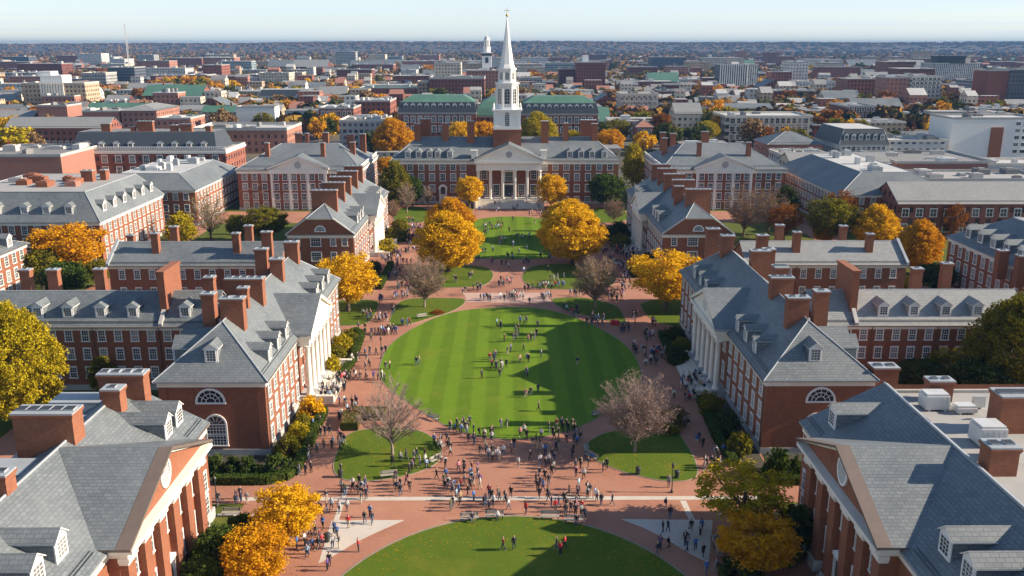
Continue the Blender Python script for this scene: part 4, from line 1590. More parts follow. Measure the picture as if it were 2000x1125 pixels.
LAWNS = [
    ('oval_lawn', 'lawn', 2, [(860, 617), (900, 607), (950, 602), (1000, 600), (1050, 602), (1095, 611), (1140, 627), (1180, 647), (1215, 668), (1240, 695), (1251, 722), (1252, 740), (1240, 768), (1205, 792), (1165, 818), (1127, 837), (1094, 846), (1041, 857), (1000, 859), (960, 856), (920, 849), (885, 838), (850, 820), (815, 798), (775, 772), (748, 748), (739, 726), (752, 685), (775, 662), (815, 637)]),
    ('round_lawn', 'lawn', 2, [(905, 440), (930, 429), (963, 424), (1000, 423), (1035, 424), (1068, 429), (1090, 440), (1100, 470), (1092, 498), (1062, 506), (1000, 507), (931, 506), (902, 498), (893, 470)]),
    ('quad_lawn', 'lawn_plain', 2, [(682, 846), (720, 838), (770, 836), (815, 840), (843, 853), (860, 872), (863, 890), (852, 906), (825, 920), (785, 931), (735, 939), (692, 941), (664, 934), (651, 918), (655, 893), (668, 866)]),
    ('quad_lawn', 'lawn_plain', 2, [(1145, 868), (1160, 856), (1185, 845), (1240, 836), (1318, 838), (1340, 868), (1358, 900), (1364, 928), (1345, 939), (1300, 941), (1248, 930), (1205, 918), (1168, 902), (1146, 884)]),
    ('quad_lawn', 'lawn_plain', 2, [(770, 600), (790, 584), (848, 582), (906, 583), (909, 590), (900, 599), (877, 611), (840, 621), (800, 634), (764, 637), (760, 632)]),
    ('quad_lawn', 'lawn_plain', 2, [(1077, 583), (1110, 582), (1148, 582), (1207, 597), (1216, 615), (1226, 633), (1200, 630), (1165, 621), (1130, 613), (1100, 604), (1082, 594)]),
    ('quad_lawn', 'lawn_plain', 2, [(800, 525), (850, 520), (906, 518), (948, 520), (963, 532), (962, 545), (950, 556), (925, 561), (870, 562), (800, 562)]),
    ('quad_lawn', 'lawn_plain', 2, [(1020, 545), (1022, 533), (1035, 522), (1062, 516), (1115, 516), (1190, 520), (1203, 540), (1198, 560), (1120, 566), (1060, 564), (1030, 558)]),
    ('side_lawn', 'lawn_plain', 1, [(640, 588), (737, 585), (740, 600), (722, 630), (700, 636), (640, 636)]),
    ('side_lawn', 'lawn_plain', 1, [(1246, 588), (1345, 584), (1345, 638), (1290, 634), (1262, 616)]),
    ('hall_lawn', 'lawn_plain', 1, [(765, 408), (838, 404), (842, 434), (770, 436)]),
    ('hall_lawn', 'lawn_plain', 1, [(895, 402), (922, 403), (926, 410), (905, 420), (893, 421)]),
    ('hall_lawn', 'lawn_plain', 1, [(1155, 405), (1222, 408), (1226, 436), (1150, 434)]),
    ('hall_lawn', 'lawn_plain', 1, [(1062, 403), (1115, 403), (1120, 418), (1080, 414)]),
]
LAWN_W = []
for nm, mt, it, px in LAWNS:
    pts = pxpoly(px)
    LAWN_W.append(pts)
    rim = smooth(pts, it)
    cx = sum(p[0] for p in rim) / len(rim)
    cy = sum(p[1] for p in rim) / len(rim)
    big = []
    for p in rim:
        v = Vector((p[0] - cx, p[1] - cy))
        big.append(tuple(v * (1 + .17 / max(v.length, 1)) + Vector((cx, cy))))
    sheet('kerb', big, 'kerb', .07)
    sheet(nm, rim, mt, .085)
pts = [(0.6 + 20.9 * math.cos(2 * PI * k / 72), 70 + 25.2 * math.sin(2 * PI * k / 72)) for k in range(72)]
sheet('kerb', [((p[0] - .6) * 1.013 + .6, (p[1] - 70) * 1.013 + 70) for p in pts], 'kerb', .07)
sheet('front_lawn', pts, 'lawn_plain', .085)
# pale paving bands and triangles
y0, y1 = G(990, 977).y, G(990, 970).y
sheet('paving_band', [(-33.6, y0), (33.2, y0), (33.2, y1), (-33.6, y1)], 'paver_pale', .018)
y0, y1 = G(990, 1006).y, G(990, 1002).y
for a, c in ((425, 600), (1400, 1535)):
    sheet('paving_band', [(G(a, 1004).x, y0), (G(c, 1004).x, y0), (G(c, 1004).x, y1), (G(a, 1004).x, y1)], 'paver_pale', .018)
sheet('paving_band', pxpoly([(652, 1016), (662, 1016), (682, 948), (673, 948)]), 'paver_pale', .021)
sheet('paving_band', pxpoly([(1346, 1016), (1357, 1016), (1340, 978), (1328, 978)]), 'paver_pale', .021)
sheet('paving_triangle', pxpoly([(648, 1016), (790, 1016), (735, 1040), (690, 1062), (636, 1095), (622, 1100)]), 'paver_pale', .024)
sheet('paving_triangle', pxpoly([(1212, 1014), (1392, 1016), (1384, 1100), (1345, 1080), (1300, 1052), (1255, 1030)]), 'paver_pale', .024)
sheet('planting_bed', [(-32.2, 112.2), (-32.2, 104.3), (-29.0, 104.8), (-27.7, 107.6), (-27.6, 126.5), (-29.6, 128), (-32.2, 128)], 'soil', .016)
sheet('planting_bed', [(-46.5, 104.2), (-32.4, 104.2), (-32.4, 112), (-46.5, 112)], 'soil', .015)
sheet('planting_bed', [(34.4, 112), (34.4, 104), (31.0, 107.0), (30.1, 116), (30.7, 130.4), (34.4, 131)], 'soil', .016)
sheet('planting_bed', [(34.6, 103.8), (50, 103.8), (50, 112), (34.6, 112)], 'soil', .015)
sheet('planting_bed', [(-32.2, 148.5), (-27.6, 149), (-27.9, 163.5), (-32.2, 165)], 'soil', .016)
sheet('planting_bed', [(34.5, 151.8), (29.8, 152.5), (29.9, 164), (34.5, 171)], 'soil', .016)
sheet('planting_bed', [(-36, 249), (-30.2, 249), (-30.2, 269), (-36, 269)], 'soil', .016)
sheet('planting_bed', [(37, 250), (31.2, 250), (31.2, 272), (37, 272)], 'soil', .016)
# bright worn strip across the crossing
sheet('worn_path', pxpoly([(905, 572), (1075, 572), (1072, 582), (1078, 590), (1000, 592), (912, 590), (910, 582)]), plain('worn_brick', (.45, .29, .235), .9, .2, .4), .015)


# ------------------------------------------------------------------ leaves
def leafquads(rng, C, rad, per, size, squash=1.0, up=.35):
    """small leaf faces scattered in clumps: C (n,3) centres, rad (n,)"""
    n = len(C)
    d = rng.normal(size=(n, per, 3))
    d /= np.linalg.norm(d, axis=2, keepdims=True) + 1e-9
    r = rng.random((n, per, 1)) ** .45
    P = C[:, None, :] + d * r * rad[:, None, None] * np.array([1, 1, squash])
    P = P.reshape(-1, 3)
    nn = len(P)
    nrm = rng.normal(size=(nn, 3)) + d.reshape(-1, 3) * .9 + np.array([0, 0, up])
    nrm /= np.linalg.norm(nrm, axis=1, keepdims=True) + 1e-9
    t = np.cross(nrm, rng.normal(size=(nn, 3)))
    t /= np.linalg.norm(t, axis=1, keepdims=True) + 1e-9
    u = np.cross(nrm, t)
    s = size * (.6 + .8 * rng.random((nn, 1)))
    return np.stack([P - t * s * .5, P - u * s * .32, P + t * s * .5, P + u * s * .32], axis=1)


def crown_points(rng, n, rx, rz, zc, shape='round', inner=.35):
    out = []
    while len(out) < n:
        v = rng.normal(size=3)
        v /= np.linalg.norm(v)
        r = inner + (1 - inner) * rng.random() ** .5
        p = v * r
        k = 1.0
        if shape == 'egg':           # broad below, rounded top
            k = 1.0 - .40 * max(0, p[2]) - .06 * max(0, -p[2] - .5)
        elif shape == 'cone':
            k = 1.05 - .55 * (p[2] * .5 + .5)
        elif shape == 'vase':
            k = .72 + .3 * (p[2] * .5 + .5)
        out.append((p[0] * rx * k, p[1] * rx * k, zc + p[2] * rz))
    return np.array(out)


def broadleaf(seed, shape='egg', nclump=110, per=62, leaf=.42, trunk=2.2, rx=4.6, rz=4.2, clump=1.15, thin=0.0):
    """a tree about ten metres tall: (crown mesh data, trunk builder)"""
    rng = np.random.default_rng(seed)
    zc = trunk + rz * .92
    C = crown_points(rng, nclump, rx - clump * .75, rz - clump * .6, zc, shape)
    # uneven outline: lobes pushed out here and there
    lob = rng.normal(size=(9, 3))
    lob /= np.linalg.norm(lob, axis=1, keepdims=True)
    d = (C - np.array([0, 0, zc])) / np.array([rx, rx, rz])
    push = 1 + (.05 if shape == 'egg' else .10) * np.max(d @ lob.T, axis=1, keepdims=True) - .03
    C = np.array([0, 0, zc]) + (C - np.array([0, 0, zc])) * push
    rad = clump * (.65 + .7 * rng.random(len(C)))
    V = leafquads(rng, C, rad, per, leaf, .8)
    if thin:
        V = V[rng.random(len(V)) > thin]
    b = MB()
    top = zc + rz * .35
    b.tube([(0, 0, -.1), (.03, .02, trunk * .6), (.0, .05, trunk), (.1, -.05, zc - .3), (.05, .1, top)], [.34, .25, .21, .14, .05], 7)
    for k in range(9):
        p = C[rng.integers(len(C))]
        z0 = trunk * .75 + (zc - trunk) * rng.random() * .9
        mid_ = (p[0] * .45, p[1] * .45, z0 + (p[2] - z0) * .35)
        b.tube([(0, 0, z0), mid_, tuple(p)], [.12, .08, .03], 5)
    return V, b


def bare(seed, rx=4.6, h=10.5, trunk=1.4, buds=2600, bud=.13, limbs=34, shell=.55):
    """leafless tree: limbs fan out of a short trunk to an egg-shaped crown of fine twigs, with a few last leaves"""
    rng = np.random.default_rng(seed)
    q = random.Random(seed)
    tb, cb = MB(), MB()
    zc, rz = h * .60, h * .42
    k = h / 10
    tb.tube([(0, 0, -.1), (.04, 0, trunk * .6), (0, .03, trunk), (.05, 0, h * .34), (0, .06, h * .62)], [.27 * k, .2 * k, .17 * k, .12 * k, .05 * k], 7)
    tips = []
    C = Vector((0, 0, zc))
    for i in range(limbs):
        u = (i + .5) / limbs
        el = math.asin(-.62 + 1.6 * u) if -.62 + 1.6 * u < .99 else 1.45
        az = i * 2.39996 + q.gauss(0, .25)
        d = Vector((math.cos(az) * math.cos(el), math.sin(az) * math.cos(el), math.sin(el)))
        rr = q.uniform(.82, 1.02)
        E = C + Vector((d.x * rx * rr, d.y * rx * rr, d.z * rz * rr))
        z0 = trunk + (h * .3) * (u ** 1.2) * q.uniform(.6, 1)
        A = Vector((0, 0, z0))
        M_ = A.lerp(E, .45) + Vector((0, 0, h * .05))
        pt = lambda t: A * (1 - t) ** 2 + M_ * 2 * t * (1 - t) + E * t * t
        r0 = .085 * k
        tb.tube([pt(t) for t in (0, .25, .5, .75)], [r0, r0 * .75, r0 * .5, r0 * .3], 5)
        cb.tube([pt(t) for t in (.75, .9, 1)], [r0 * .3, r0 * .22, .014], 3)
        for j in range(13):
            t = q.uniform(.22, .97)
            o_ = pt(t)
            dd = ((E - A).normalized() + Vector((q.gauss(0, .55), q.gauss(0, .55), q.gauss(.2, .45)))).normalized()
            ln = rx * q.uniform(.16, .34)
            e1 = o_ + dd * ln
            cb.tube([o_, o_ + dd * ln * .5 + Vector((0, 0, .04)), e1], [.035 * k, .026 * k, .013], 3)
            for m_ in range(6):
                f_ = q.uniform(.25, 1)
                o2 = o_ + dd * ln * f_
                d2 = (dd + Vector((q.gauss(0, .6), q.gauss(0, .6), q.gauss(.15, .5)))).normalized()
                e2 = o2 + d2 * rx * q.uniform(.09, .19)
                cb.tube([o2, e2], [.018 * k, .011], 3)
                tips.append(e2)
                tips.append(o2.lerp(e2, .6))
    P = np.array([tuple(t) for t in tips])
    C2 = P[rng.integers(len(P), size=buds)] + rng.normal(size=(buds, 3)) * .16
    V = leafquads(rng, C2, np.full(len(C2), .05), 1, bud)
    return V, tb, cb


TREE_N = {}
PROTO = {}


def proto(kind):
    if kind in PROTO:
        return PROTO[kind]
    k, var = kind
    seed = 11 + var * 7
    if k == 'big':
        V, b = broadleaf(seed, 'egg', 520, 62, .29, .9, 4.9, 4.9, .66)
    elif k == 'round':
        V, b = broadleaf(seed + 100, 'round', 170, 60, .42, 1.8, 4.6, 4.2, 1.0)
    elif k == 'vase':
        V, b = broadleaf(seed + 200, 'vase', 240, 72, .28, 1.9, 4.7, 4.2, .78)
    elif k == 'loose':
        V, b = broadleaf(seed + 300, 'vase', 150, 60, .27, 2.0, 4.6, 4.1, .75)
    elif k == 'cone':
        V, b = broadleaf(seed + 400, 'cone', 140, 55, .42, 1.0, 4.2, 4.8, 1.0)
    elif k == 'huge':
        V, b = broadleaf(seed + 600, 'egg', 900, 62, .20, .9, 4.9, 4.9, .55)
    elif k == 'far':
        V, b = broadleaf(seed + 500, 'round', 48, 26, .95, 1.6, 4.6, 4.2, 1.25)
    H = V[:, :, 2].max()
    W = np.percentile(np.abs(V[:, :, 0]), 98.5)
    me = quads_mesh('crown', V, ['leaf_gold'])
    PROTO[kind] = (me, b.mesh('trunk', ['bark']), H, W)
    return PROTO[kind]


def tree(name, label, px, py, wpx, hpx, kind, var, leaf, group=None, rot=None, world=None):
    """tree whose foot shows at (px, py) and whose crown is wpx wide and hpx tall in the photograph's pixels"""
    if world:
        p, W, H = Vector(world[:3]), world[3], world[4]
    else:
        p = G(px, py)
        _, _, f = pix(p)
        W = wpx * f / FOC
        H = hpx * f / FOC / math.cos(TH) * 1.02
    cr, tr, h, w = proto((kind, var))
    o = thing(name, label, 'tree', tuple(p), group)
    o.rotation_euler[2] = rnd.uniform(0, 6.28) if rot is None else rot
    for nm, me in (('crown', cr), ('trunk', tr)):
        c = sub(nm, me, o)
        c.scale = (W / 2 / w, W / 2 / w, H / h)
        if nm == 'crown':
            c.material_slots[0].link = 'OBJECT'
            c.material_slots[0].material = MAT[leaf]
    return o


def baretree(label, px, py, wpx, hpx, seed, leaf='leaf_brown', buds=2600, bud=.13, bark='bark_pale', name='bare_tree', group=None, twig='twig', limbs=34):
    p = G(px, py)
    _, _, f = pix(p)
    W, H = wpx * f / FOC, hpx * f / FOC / math.cos(TH)
    V, tb, cb = bare(seed, W / 2, H, H * .14, buds, bud, limbs)
    o = thing(name, label, 'tree', tuple(p), group)
    tr = sub('trunk', tb.mesh('trunk', [bark]), o)
    cr = sub('crown', cb.mesh('crown', [twig]), o)
    sub('last_leaves', quads_mesh('last_leaves', V, [leaf]), cr)
    return o


def bush(name, label, px, py, w, h, leaf, seed=0, world=None, d=None, cat='shrub', group=None):
    """dense rounded shrub; w, h in metres"""
    p = Vector(world) if world else G(px, py)
    var = seed % 4
    def mk():
        rng = np.random.default_rng(900 + var)
        C = crown_points(rng, 70, .78, .72, .3, 'round', .55)
        C = C[C[:, 2] > -.15]
        V = leafquads(rng, C, np.full(len(C), .3) * (.7 + .6 * rng.random(len(C))), 42, .17, .9)
        V[:, :, 2] = np.maximum(V[:, :, 2], .0)
        return quads_mesh('foliage', V, ['leaf_green'])
    me = cached(('bush', var), mk)
    def st():
        b = MB()
        for k in range(6):
            a = k * 1.05
            b.tube([(0, 0, -.05), (math.cos(a) * .2, math.sin(a) * .2, .35), (math.cos(a) * .5, math.sin(a) * .5, .8)], [.05, .03, .012], 5)
        return b.mesh('stem', ['bark'])
    sm = cached(('bushstem',), st)
    o = thing(name, label, cat, tuple(p), group)
    o.rotation_euler[2] = seed * 1.3
    for nm, m_ in (('foliage', me), ('stem', sm)):
        c = sub(nm, m_, o)
        c.scale = (w * .6, (d or w) * .6, h / 1.0)
        if nm == 'foliage':
            c.material_slots[0].link = 'OBJECT'
            c.material_slots[0].material = MAT[leaf]
    return o


def hedge(label, pts, w=1.3, h=1.1, leaf='hedge'):
    """clipped hedge along a line of x, y points"""
    rng = np.random.default_rng(int(abs(pts[0][0] * 31 + pts[0][1] * 7)))
    V = []
    core = MB()
    pts = [Vector((p[0], p[1], 0)) for p in pts]
    for a, c in zip(pts[:-1], pts[1:]):
        ln = (c - a).length
        t = (c - a).normalized()
        nrm = Vector((-t.y, t.x, 0))
        n = int(ln * 160)
        u, v, s = rng.random(n) * ln, rng.random(n), rng.random(n)
        P = np.zeros((n, 3))
        for i in range(n):
            if s[i] < .4:
                off, z = (v[i] - .5) * w, h
            else:
                off, z = (w / 2 if s[i] < .7 else -w / 2), v[i] * h
            P[i] = a + t * u[i] + nrm * off + Vector((0, 0, z))
        V.append(leafquads(rng, P, np.full(n, .09), 1, .2))
        k = w / 2 - .06
        q = [a + nrm * k, c + nrm * k, c - nrm * k, a - nrm * k]
        core.poly([(p.x, p.y, h - .05) for p in q])
        for i in range(4):
            p, r = q[i], q[(i + 1) % 4]
            core.poly([(p.x, p.y, 0), (r.x, r.y, 0), (r.x, r.y, h - .05), (p.x, p.y, h - .05)])
    c0 = pts[len(pts) // 2]
    o = thing('hedge', label, 'hedge', (c0.x, c0.y, 0))
    core.v = [(x - c0.x, y - c0.y, z) for x, y, z in core.v]
    part('foliage_body', core.mesh('foliage_body', ['leaf_dark']), o)
    V = np.concatenate(V) - np.array([c0.x, c0.y, 0])
    part('foliage', quads_mesh('foliage', V, [leaf]), o)


# golden pairs beside the round lawn
tree('golden_tree', 'big golden tree in front, at the left edge of the round lawn', 876, 531, 120, 116, 'big', 0, 'leaf_gold', rot=.4)
tree('golden_tree', 'smaller golden tree directly behind the big one, left edge of the round lawn', 880, 468, 92, 80, 'big', 1, 'leaf_orange', rot=1.4)
tree('golden_tree', 'big golden tree in front, at the right edge of the round lawn', 1117, 515, 118, 110, 'big', 2, 'leaf_gold', rot=2.1)
tree('golden_tree', 'smaller golden tree directly behind the big one, right edge of the round lawn', 1111, 470, 96, 80, 'big', 0, 'leaf_gold', rot=3.9)
# side trees
tree('golden_tree', 'golden tree with loose crown on the grass beside the north end of the west hall', 680, 608, 106, 112, 'vase', 0, 'leaf_gold', rot=.2)
tree('golden_tree', 'golden tree with wide crown on the grass beside the north end of the east hall', 1300, 606, 128, 114, 'vase', 1, 'leaf_gold', rot=1.0)
baretree('grey bare tree with dense round crown, left of the crossing', 829, 600, 90, 97, 3, 'leaf_brown', 7000, .19, limbs=52)
baretree('brown bare tree with last golden leaves, right of the crossing', 1162, 602, 98, 97, 5, 'leaf_brown', 8000, .21, limbs=52)
baretree('open bare tree with pale limbs on the lower left lawn', 766, 888, 136, 143, 7, 'leaf_pink', 900, .10)
baretree('pinkish bare tree with dense twigs on the lower right lawn', 1240, 884, 140, 148, 9, 'leaf_pink', 9000, .14, limbs=72)
# in front
tree('golden_tree', 'golden tree with feathery crown beside the sunlit temple front, the farther of two', 562, 1062, 118, 116, 'vase', 2, 'leaf_gold', rot=.7)
tree('golden_tree', 'orange tree cut by the bottom edge beside the sunlit temple front, the nearer of two', 505, 1150, 118, 128, 'vase', 0, 'leaf_orange', rot=2.7)
tree('autumn_tree', 'yellow green tree with spreading limbs before the shaded temple front, the farther of two', 1448, 1036, 172, 134, 'loose', 0, 'leaf_yellowgreen', rot=.3)
tree('autumn_tree', 'bronze tree in shade before the shaded temple front, the nearer of two', 1475, 1118, 142, 112, 'vase', 1, 'leaf_orange', rot=1.9)
tree('green_tree', 'dark green tree between the sunlit temple front and the orange tree', 438, 1130, 92, 105, 'round', 0, 'leaf_green')
tree('green_tree', 'dark green tree in the bottom left garden, under the golden tree', 405, 1160, 80, 80, 'round', 1, 'leaf_green')
tree('green_tree', 'dark evergreen before the shaded temple front, beside the bronze tree', 1560, 1075, 80, 95, 'cone', 0, 'leaf_dark')
# picture edges
tree('autumn_tree', 'large yellow green tree cut by the left picture edge', 38, 832, 172, 244, 'huge', 1, 'leaf_yellowgreen', rot=.9)
tree('green_tree', 'large dark green tree cut by the right picture edge', 1975, 800, 180, 230, 'huge', 2, 'leaf_olive', rot=2.2)
tree('green_tree', 'dark shaded tree below the large tree at the right picture edge', 1905, 815, 130, 110, 'round', 1, 'leaf_dark')
tree('green_tree', 'dark small tree before the brick wing with sunlit roof, nearest the east hall', 1790, 790, 95, 90, 'round', 0, 'leaf_dark')
tree('green_tree', 'low dark tree against the dormer wing near the right edge', 1850, 765, 90, 85, 'loose', 1, 'leaf_olive')
tree('autumn_tree', 'small green tree against the shaded wall of the west wing', 205, 770, 50, 78, 'cone', 1, 'leaf_olive')
# west courts
tree('autumn_tree', 'orange brown tree between the dormered dormitory and the west chimneys', 140, 548, 125, 108, 'vase', 1, 'leaf_orange', rot=.4)
tree('autumn_tree', 'olive tree left of the orange brown one in the west court', 85, 565, 72, 78, 'round', 1, 'leaf_olive')
tree('green_tree', 'dark green tree under the orange brown one in the west court', 130, 585, 84, 72, 'round', 0, 'leaf_green')
tree('green_tree', 'dark green bush-like tree behind three chimneys of the west wing', 195, 560, 44, 52, 'round', 1, 'leaf_olive')
tree('autumn_tree', 'yellow green tree behind the plain west wing, beside a chimney', 357, 480, 58, 66, 'cone', 0, 'leaf_yellowgreen')
baretree('sparse brown tree before the narrow sunlit brick block', 412, 470, 72, 92, 13, 'leaf_olive', 1600, .35, 'bark')
tree('autumn_tree', 'olive yellow tree between the plain west wing and the clipped gable hall', 520, 475, 78, 70, 'vase', 2, 'leaf_olive')
tree('autumn_tree', 'small olive tree at the court path behind the plain west wing', 470, 470, 50, 50, 'round', 0, 'leaf_olive')
baretree('small rusty bare tree before the west pedimented hall', 512, 408, 46, 62, 17, 'leaf_rust', 700, .35, 'bark')
# before the main hall
tree('golden_tree', 'small golden tree left of the main portico', 917, 408, 50, 62, 'round', 0, 'leaf_gold')
tree('golden_tree', 'small golden tree right of the main portico', 1076, 408, 52, 66, 'round', 1, 'leaf_gold')
tree('green_tree', 'tall dark green tree at the left end of the main hall', 772, 408, 62, 92, 'big', 1, 'leaf_olive')
tree('green_tree', 'olive green tree beside the tall dark one at the left end of the main hall', 806, 404, 42, 58, 'round', 0, 'leaf_green')
tree('green_tree', 'round dark green tree at the right end of the main hall', 1183, 408, 68, 66, 'round', 1, 'leaf_green')
baretree('small brown bare tree before the dark green trees, left of the main hall', 795, 416, 40, 58, 19, 'leaf_brown', 1800, .25)
baretree('tiny bare tree before a white arched door of the main hall', 836, 404, 22, 40, 23, 'leaf_brown', 500, .25)
baretree('brown bare tree at the right corner lawn of the main hall', 1198, 436, 42, 46, 29, 'leaf_brown', 2200, .25)
baretree('brown bare tree at the left corner lawn beside the clipped gable hall', 768, 432, 30, 40, 31, 'leaf_rust', 900, .3)
# behind the main hall
tree('golden_tree', 'large orange gold tree behind the left end of the main hall', 771, 318, 74, 84, 'big', 2, 'leaf_orange')
tree('autumn_tree', 'golden tree behind the main hall roof, left of the tower', 905, 302, 56, 62, 'round', 0, 'leaf_gold')
tree('autumn_tree', 'golden tree behind the main hall roof, touching the tower on its left', 947, 300, 52, 60, 'round', 1, 'leaf_orange')
tree('autumn_tree', 'small orange tree tucked behind the left chimneys of the main hall', 893, 285, 30, 48, 'round', 1, 'leaf_orange')
tree('autumn_tree', 'yellow green tree behind the main hall roof, right of the tower', 1050, 306, 74, 84, 'big', 0, 'leaf_yellowgreen')
tree('autumn_tree', 'small yellow tree behind the right chimneys of the main hall', 1118, 300, 40, 44, 'round', 0, 'leaf_yellowgreen')
tree('autumn_tree', 'orange tree behind the right end of the main hall', 1190, 312, 52, 58, 'vase', 0, 'leaf_orange')
tree('autumn_tree', 'tall narrow yellow tree right of the main hall', 1236, 372, 44, 92, 'cone', 1, 'leaf_yellowgreen')
tree('autumn_tree', 'orange tree at the left flank of the main hall beside the balustrade', 755, 352, 34, 44, 'round', 1, 'leaf_orange')
tree('autumn_tree', 'rusty orange tree behind the east pedimented hall, beside the yellow one', 1405, 276, 40, 48, 'round', 1, 'leaf_orange')
tree('autumn_tree', 'bright yellow tree behind the east pedimented hall', 1380, 282, 44, 44, 'round', 0, 'leaf_yellowgreen')
tree('autumn_tree', 'olive tree between the red house and the east pedimented hall', 1205, 285, 48, 50, 'vase', 1, 'leaf_olive')
tree('autumn_tree', 'brown orange tree right of the small red house', 1290, 275, 40, 52, 'round', 0, 'leaf_rust')
# east courts
baretree('large brown bare tree behind the east clipped gable hall, the left of a pair', 1452, 462, 88, 92, 37, 'leaf_brown', 4200, .28, 'bark')
baretree('large brown bare tree behind the east clipped gable hall, the right of a pair', 1500, 458, 76, 90, 41, 'leaf_brown', 3800, .28, 'bark')
tree('autumn_tree', 'dull brown tree before the dark evergreen in the east court', 1530, 470, 62, 72, 'loose', 0, 'leaf_rust')
tree('green_tree', 'dark evergreen against the long shaded west face of the brick block', 1533, 432, 52, 70, 'cone', 1, 'leaf_dark')
tree('green_tree', 'wide dark olive tree in the east court, left of the bright yellow tree', 1618, 478, 90, 90, 'vase', 2, 'leaf_olive')
tree('autumn_tree', 'rusty brown tree rising before the pale hip end of the east brick block', 1640, 455, 56, 80, 'loose', 1, 'leaf_rust')
tree('golden_tree', 'bright yellow tree behind the plain east wing', 1706, 487, 84, 86, 'big', 1, 'leaf_gold')
tree('golden_tree', 'orange gold tree right of the bright yellow one behind the east wing', 1790, 535, 86, 104, 'big', 0, 'leaf_orange')
tree('autumn_tree', 'rust red thin tree before the long pale roofed building', 1856, 470, 48, 74, 'loose', 0, 'leaf_rust')
tree('autumn_tree', 'small orange tree between two chimneys of the plain east wing', 1608, 478, 36, 36, 'round', 1, 'leaf_orange')
tree('green_tree', 'dark round tree beside the plain east wing, near the blue roofed dormitory', 1822, 570, 78, 54, 'round', 0, 'leaf_dark')
tree('autumn_tree', 'low yellow green tree before the right end of the plain east wing', 1752, 574, 66, 36, 'vase', 0, 'leaf_yellowgreen')

# beds beside the halls: clipped hedges and shrubs
hedge('low clipped hedge along the front of the planted bed at the west hall', [G(418, 944)[:2], G(520, 944)[:2], G(556, 938)[:2], G(578, 922)[:2], G(600, 880)[:2], G(634, 806)[:2]], 1.2, 1.1)
hedge('low clipped hedge along the front of the planted bed at the east hall', [G(1576, 944)[:2], G(1500, 944)[:2]], 1.2, 1.0)
hedge('long dark hedge beside the path under the east hall windows', [G(1434, 912)[:2], G(1402, 860)[:2], G(1368, 784)[:2]], 1.3, 1.1)
hedge('curved hedge beyond the steps of the west hall', [G(668, 740)[:2], G(690, 706)[:2], G(707, 656)[:2], G(690, 650)[:2]], 1.2, 1.1)
hedge('dark hedge beyond the steps of the east hall', [G(1330, 716)[:2], G(1308, 690)[:2], G(1292, 655)[:2]], 1.3, 1.1)
hedge('dark hedge beside the golden tree at the north end of the west hall', [G(740, 566)[:2], G(752, 543)[:2], G(764, 518)[:2]], 1.4, 1.2)
hedge('dark brown hedge on the path side of the open bare tree', [G(682, 842)[:2], G(690, 815)[:2], G(752, 815)[:2]], 2.6, 1.3, 'leaf_brown')
bush('shrub', 'dark shrub right behind the pinkish bare tree', 1300, 838, 4.6, 2.2, 'leaf_olive', 1)
bush('shrub', 'dark brown shrub on the path side of the pinkish bare tree', 1316, 822, 4.0, 2.0, 'leaf_brown', 2)
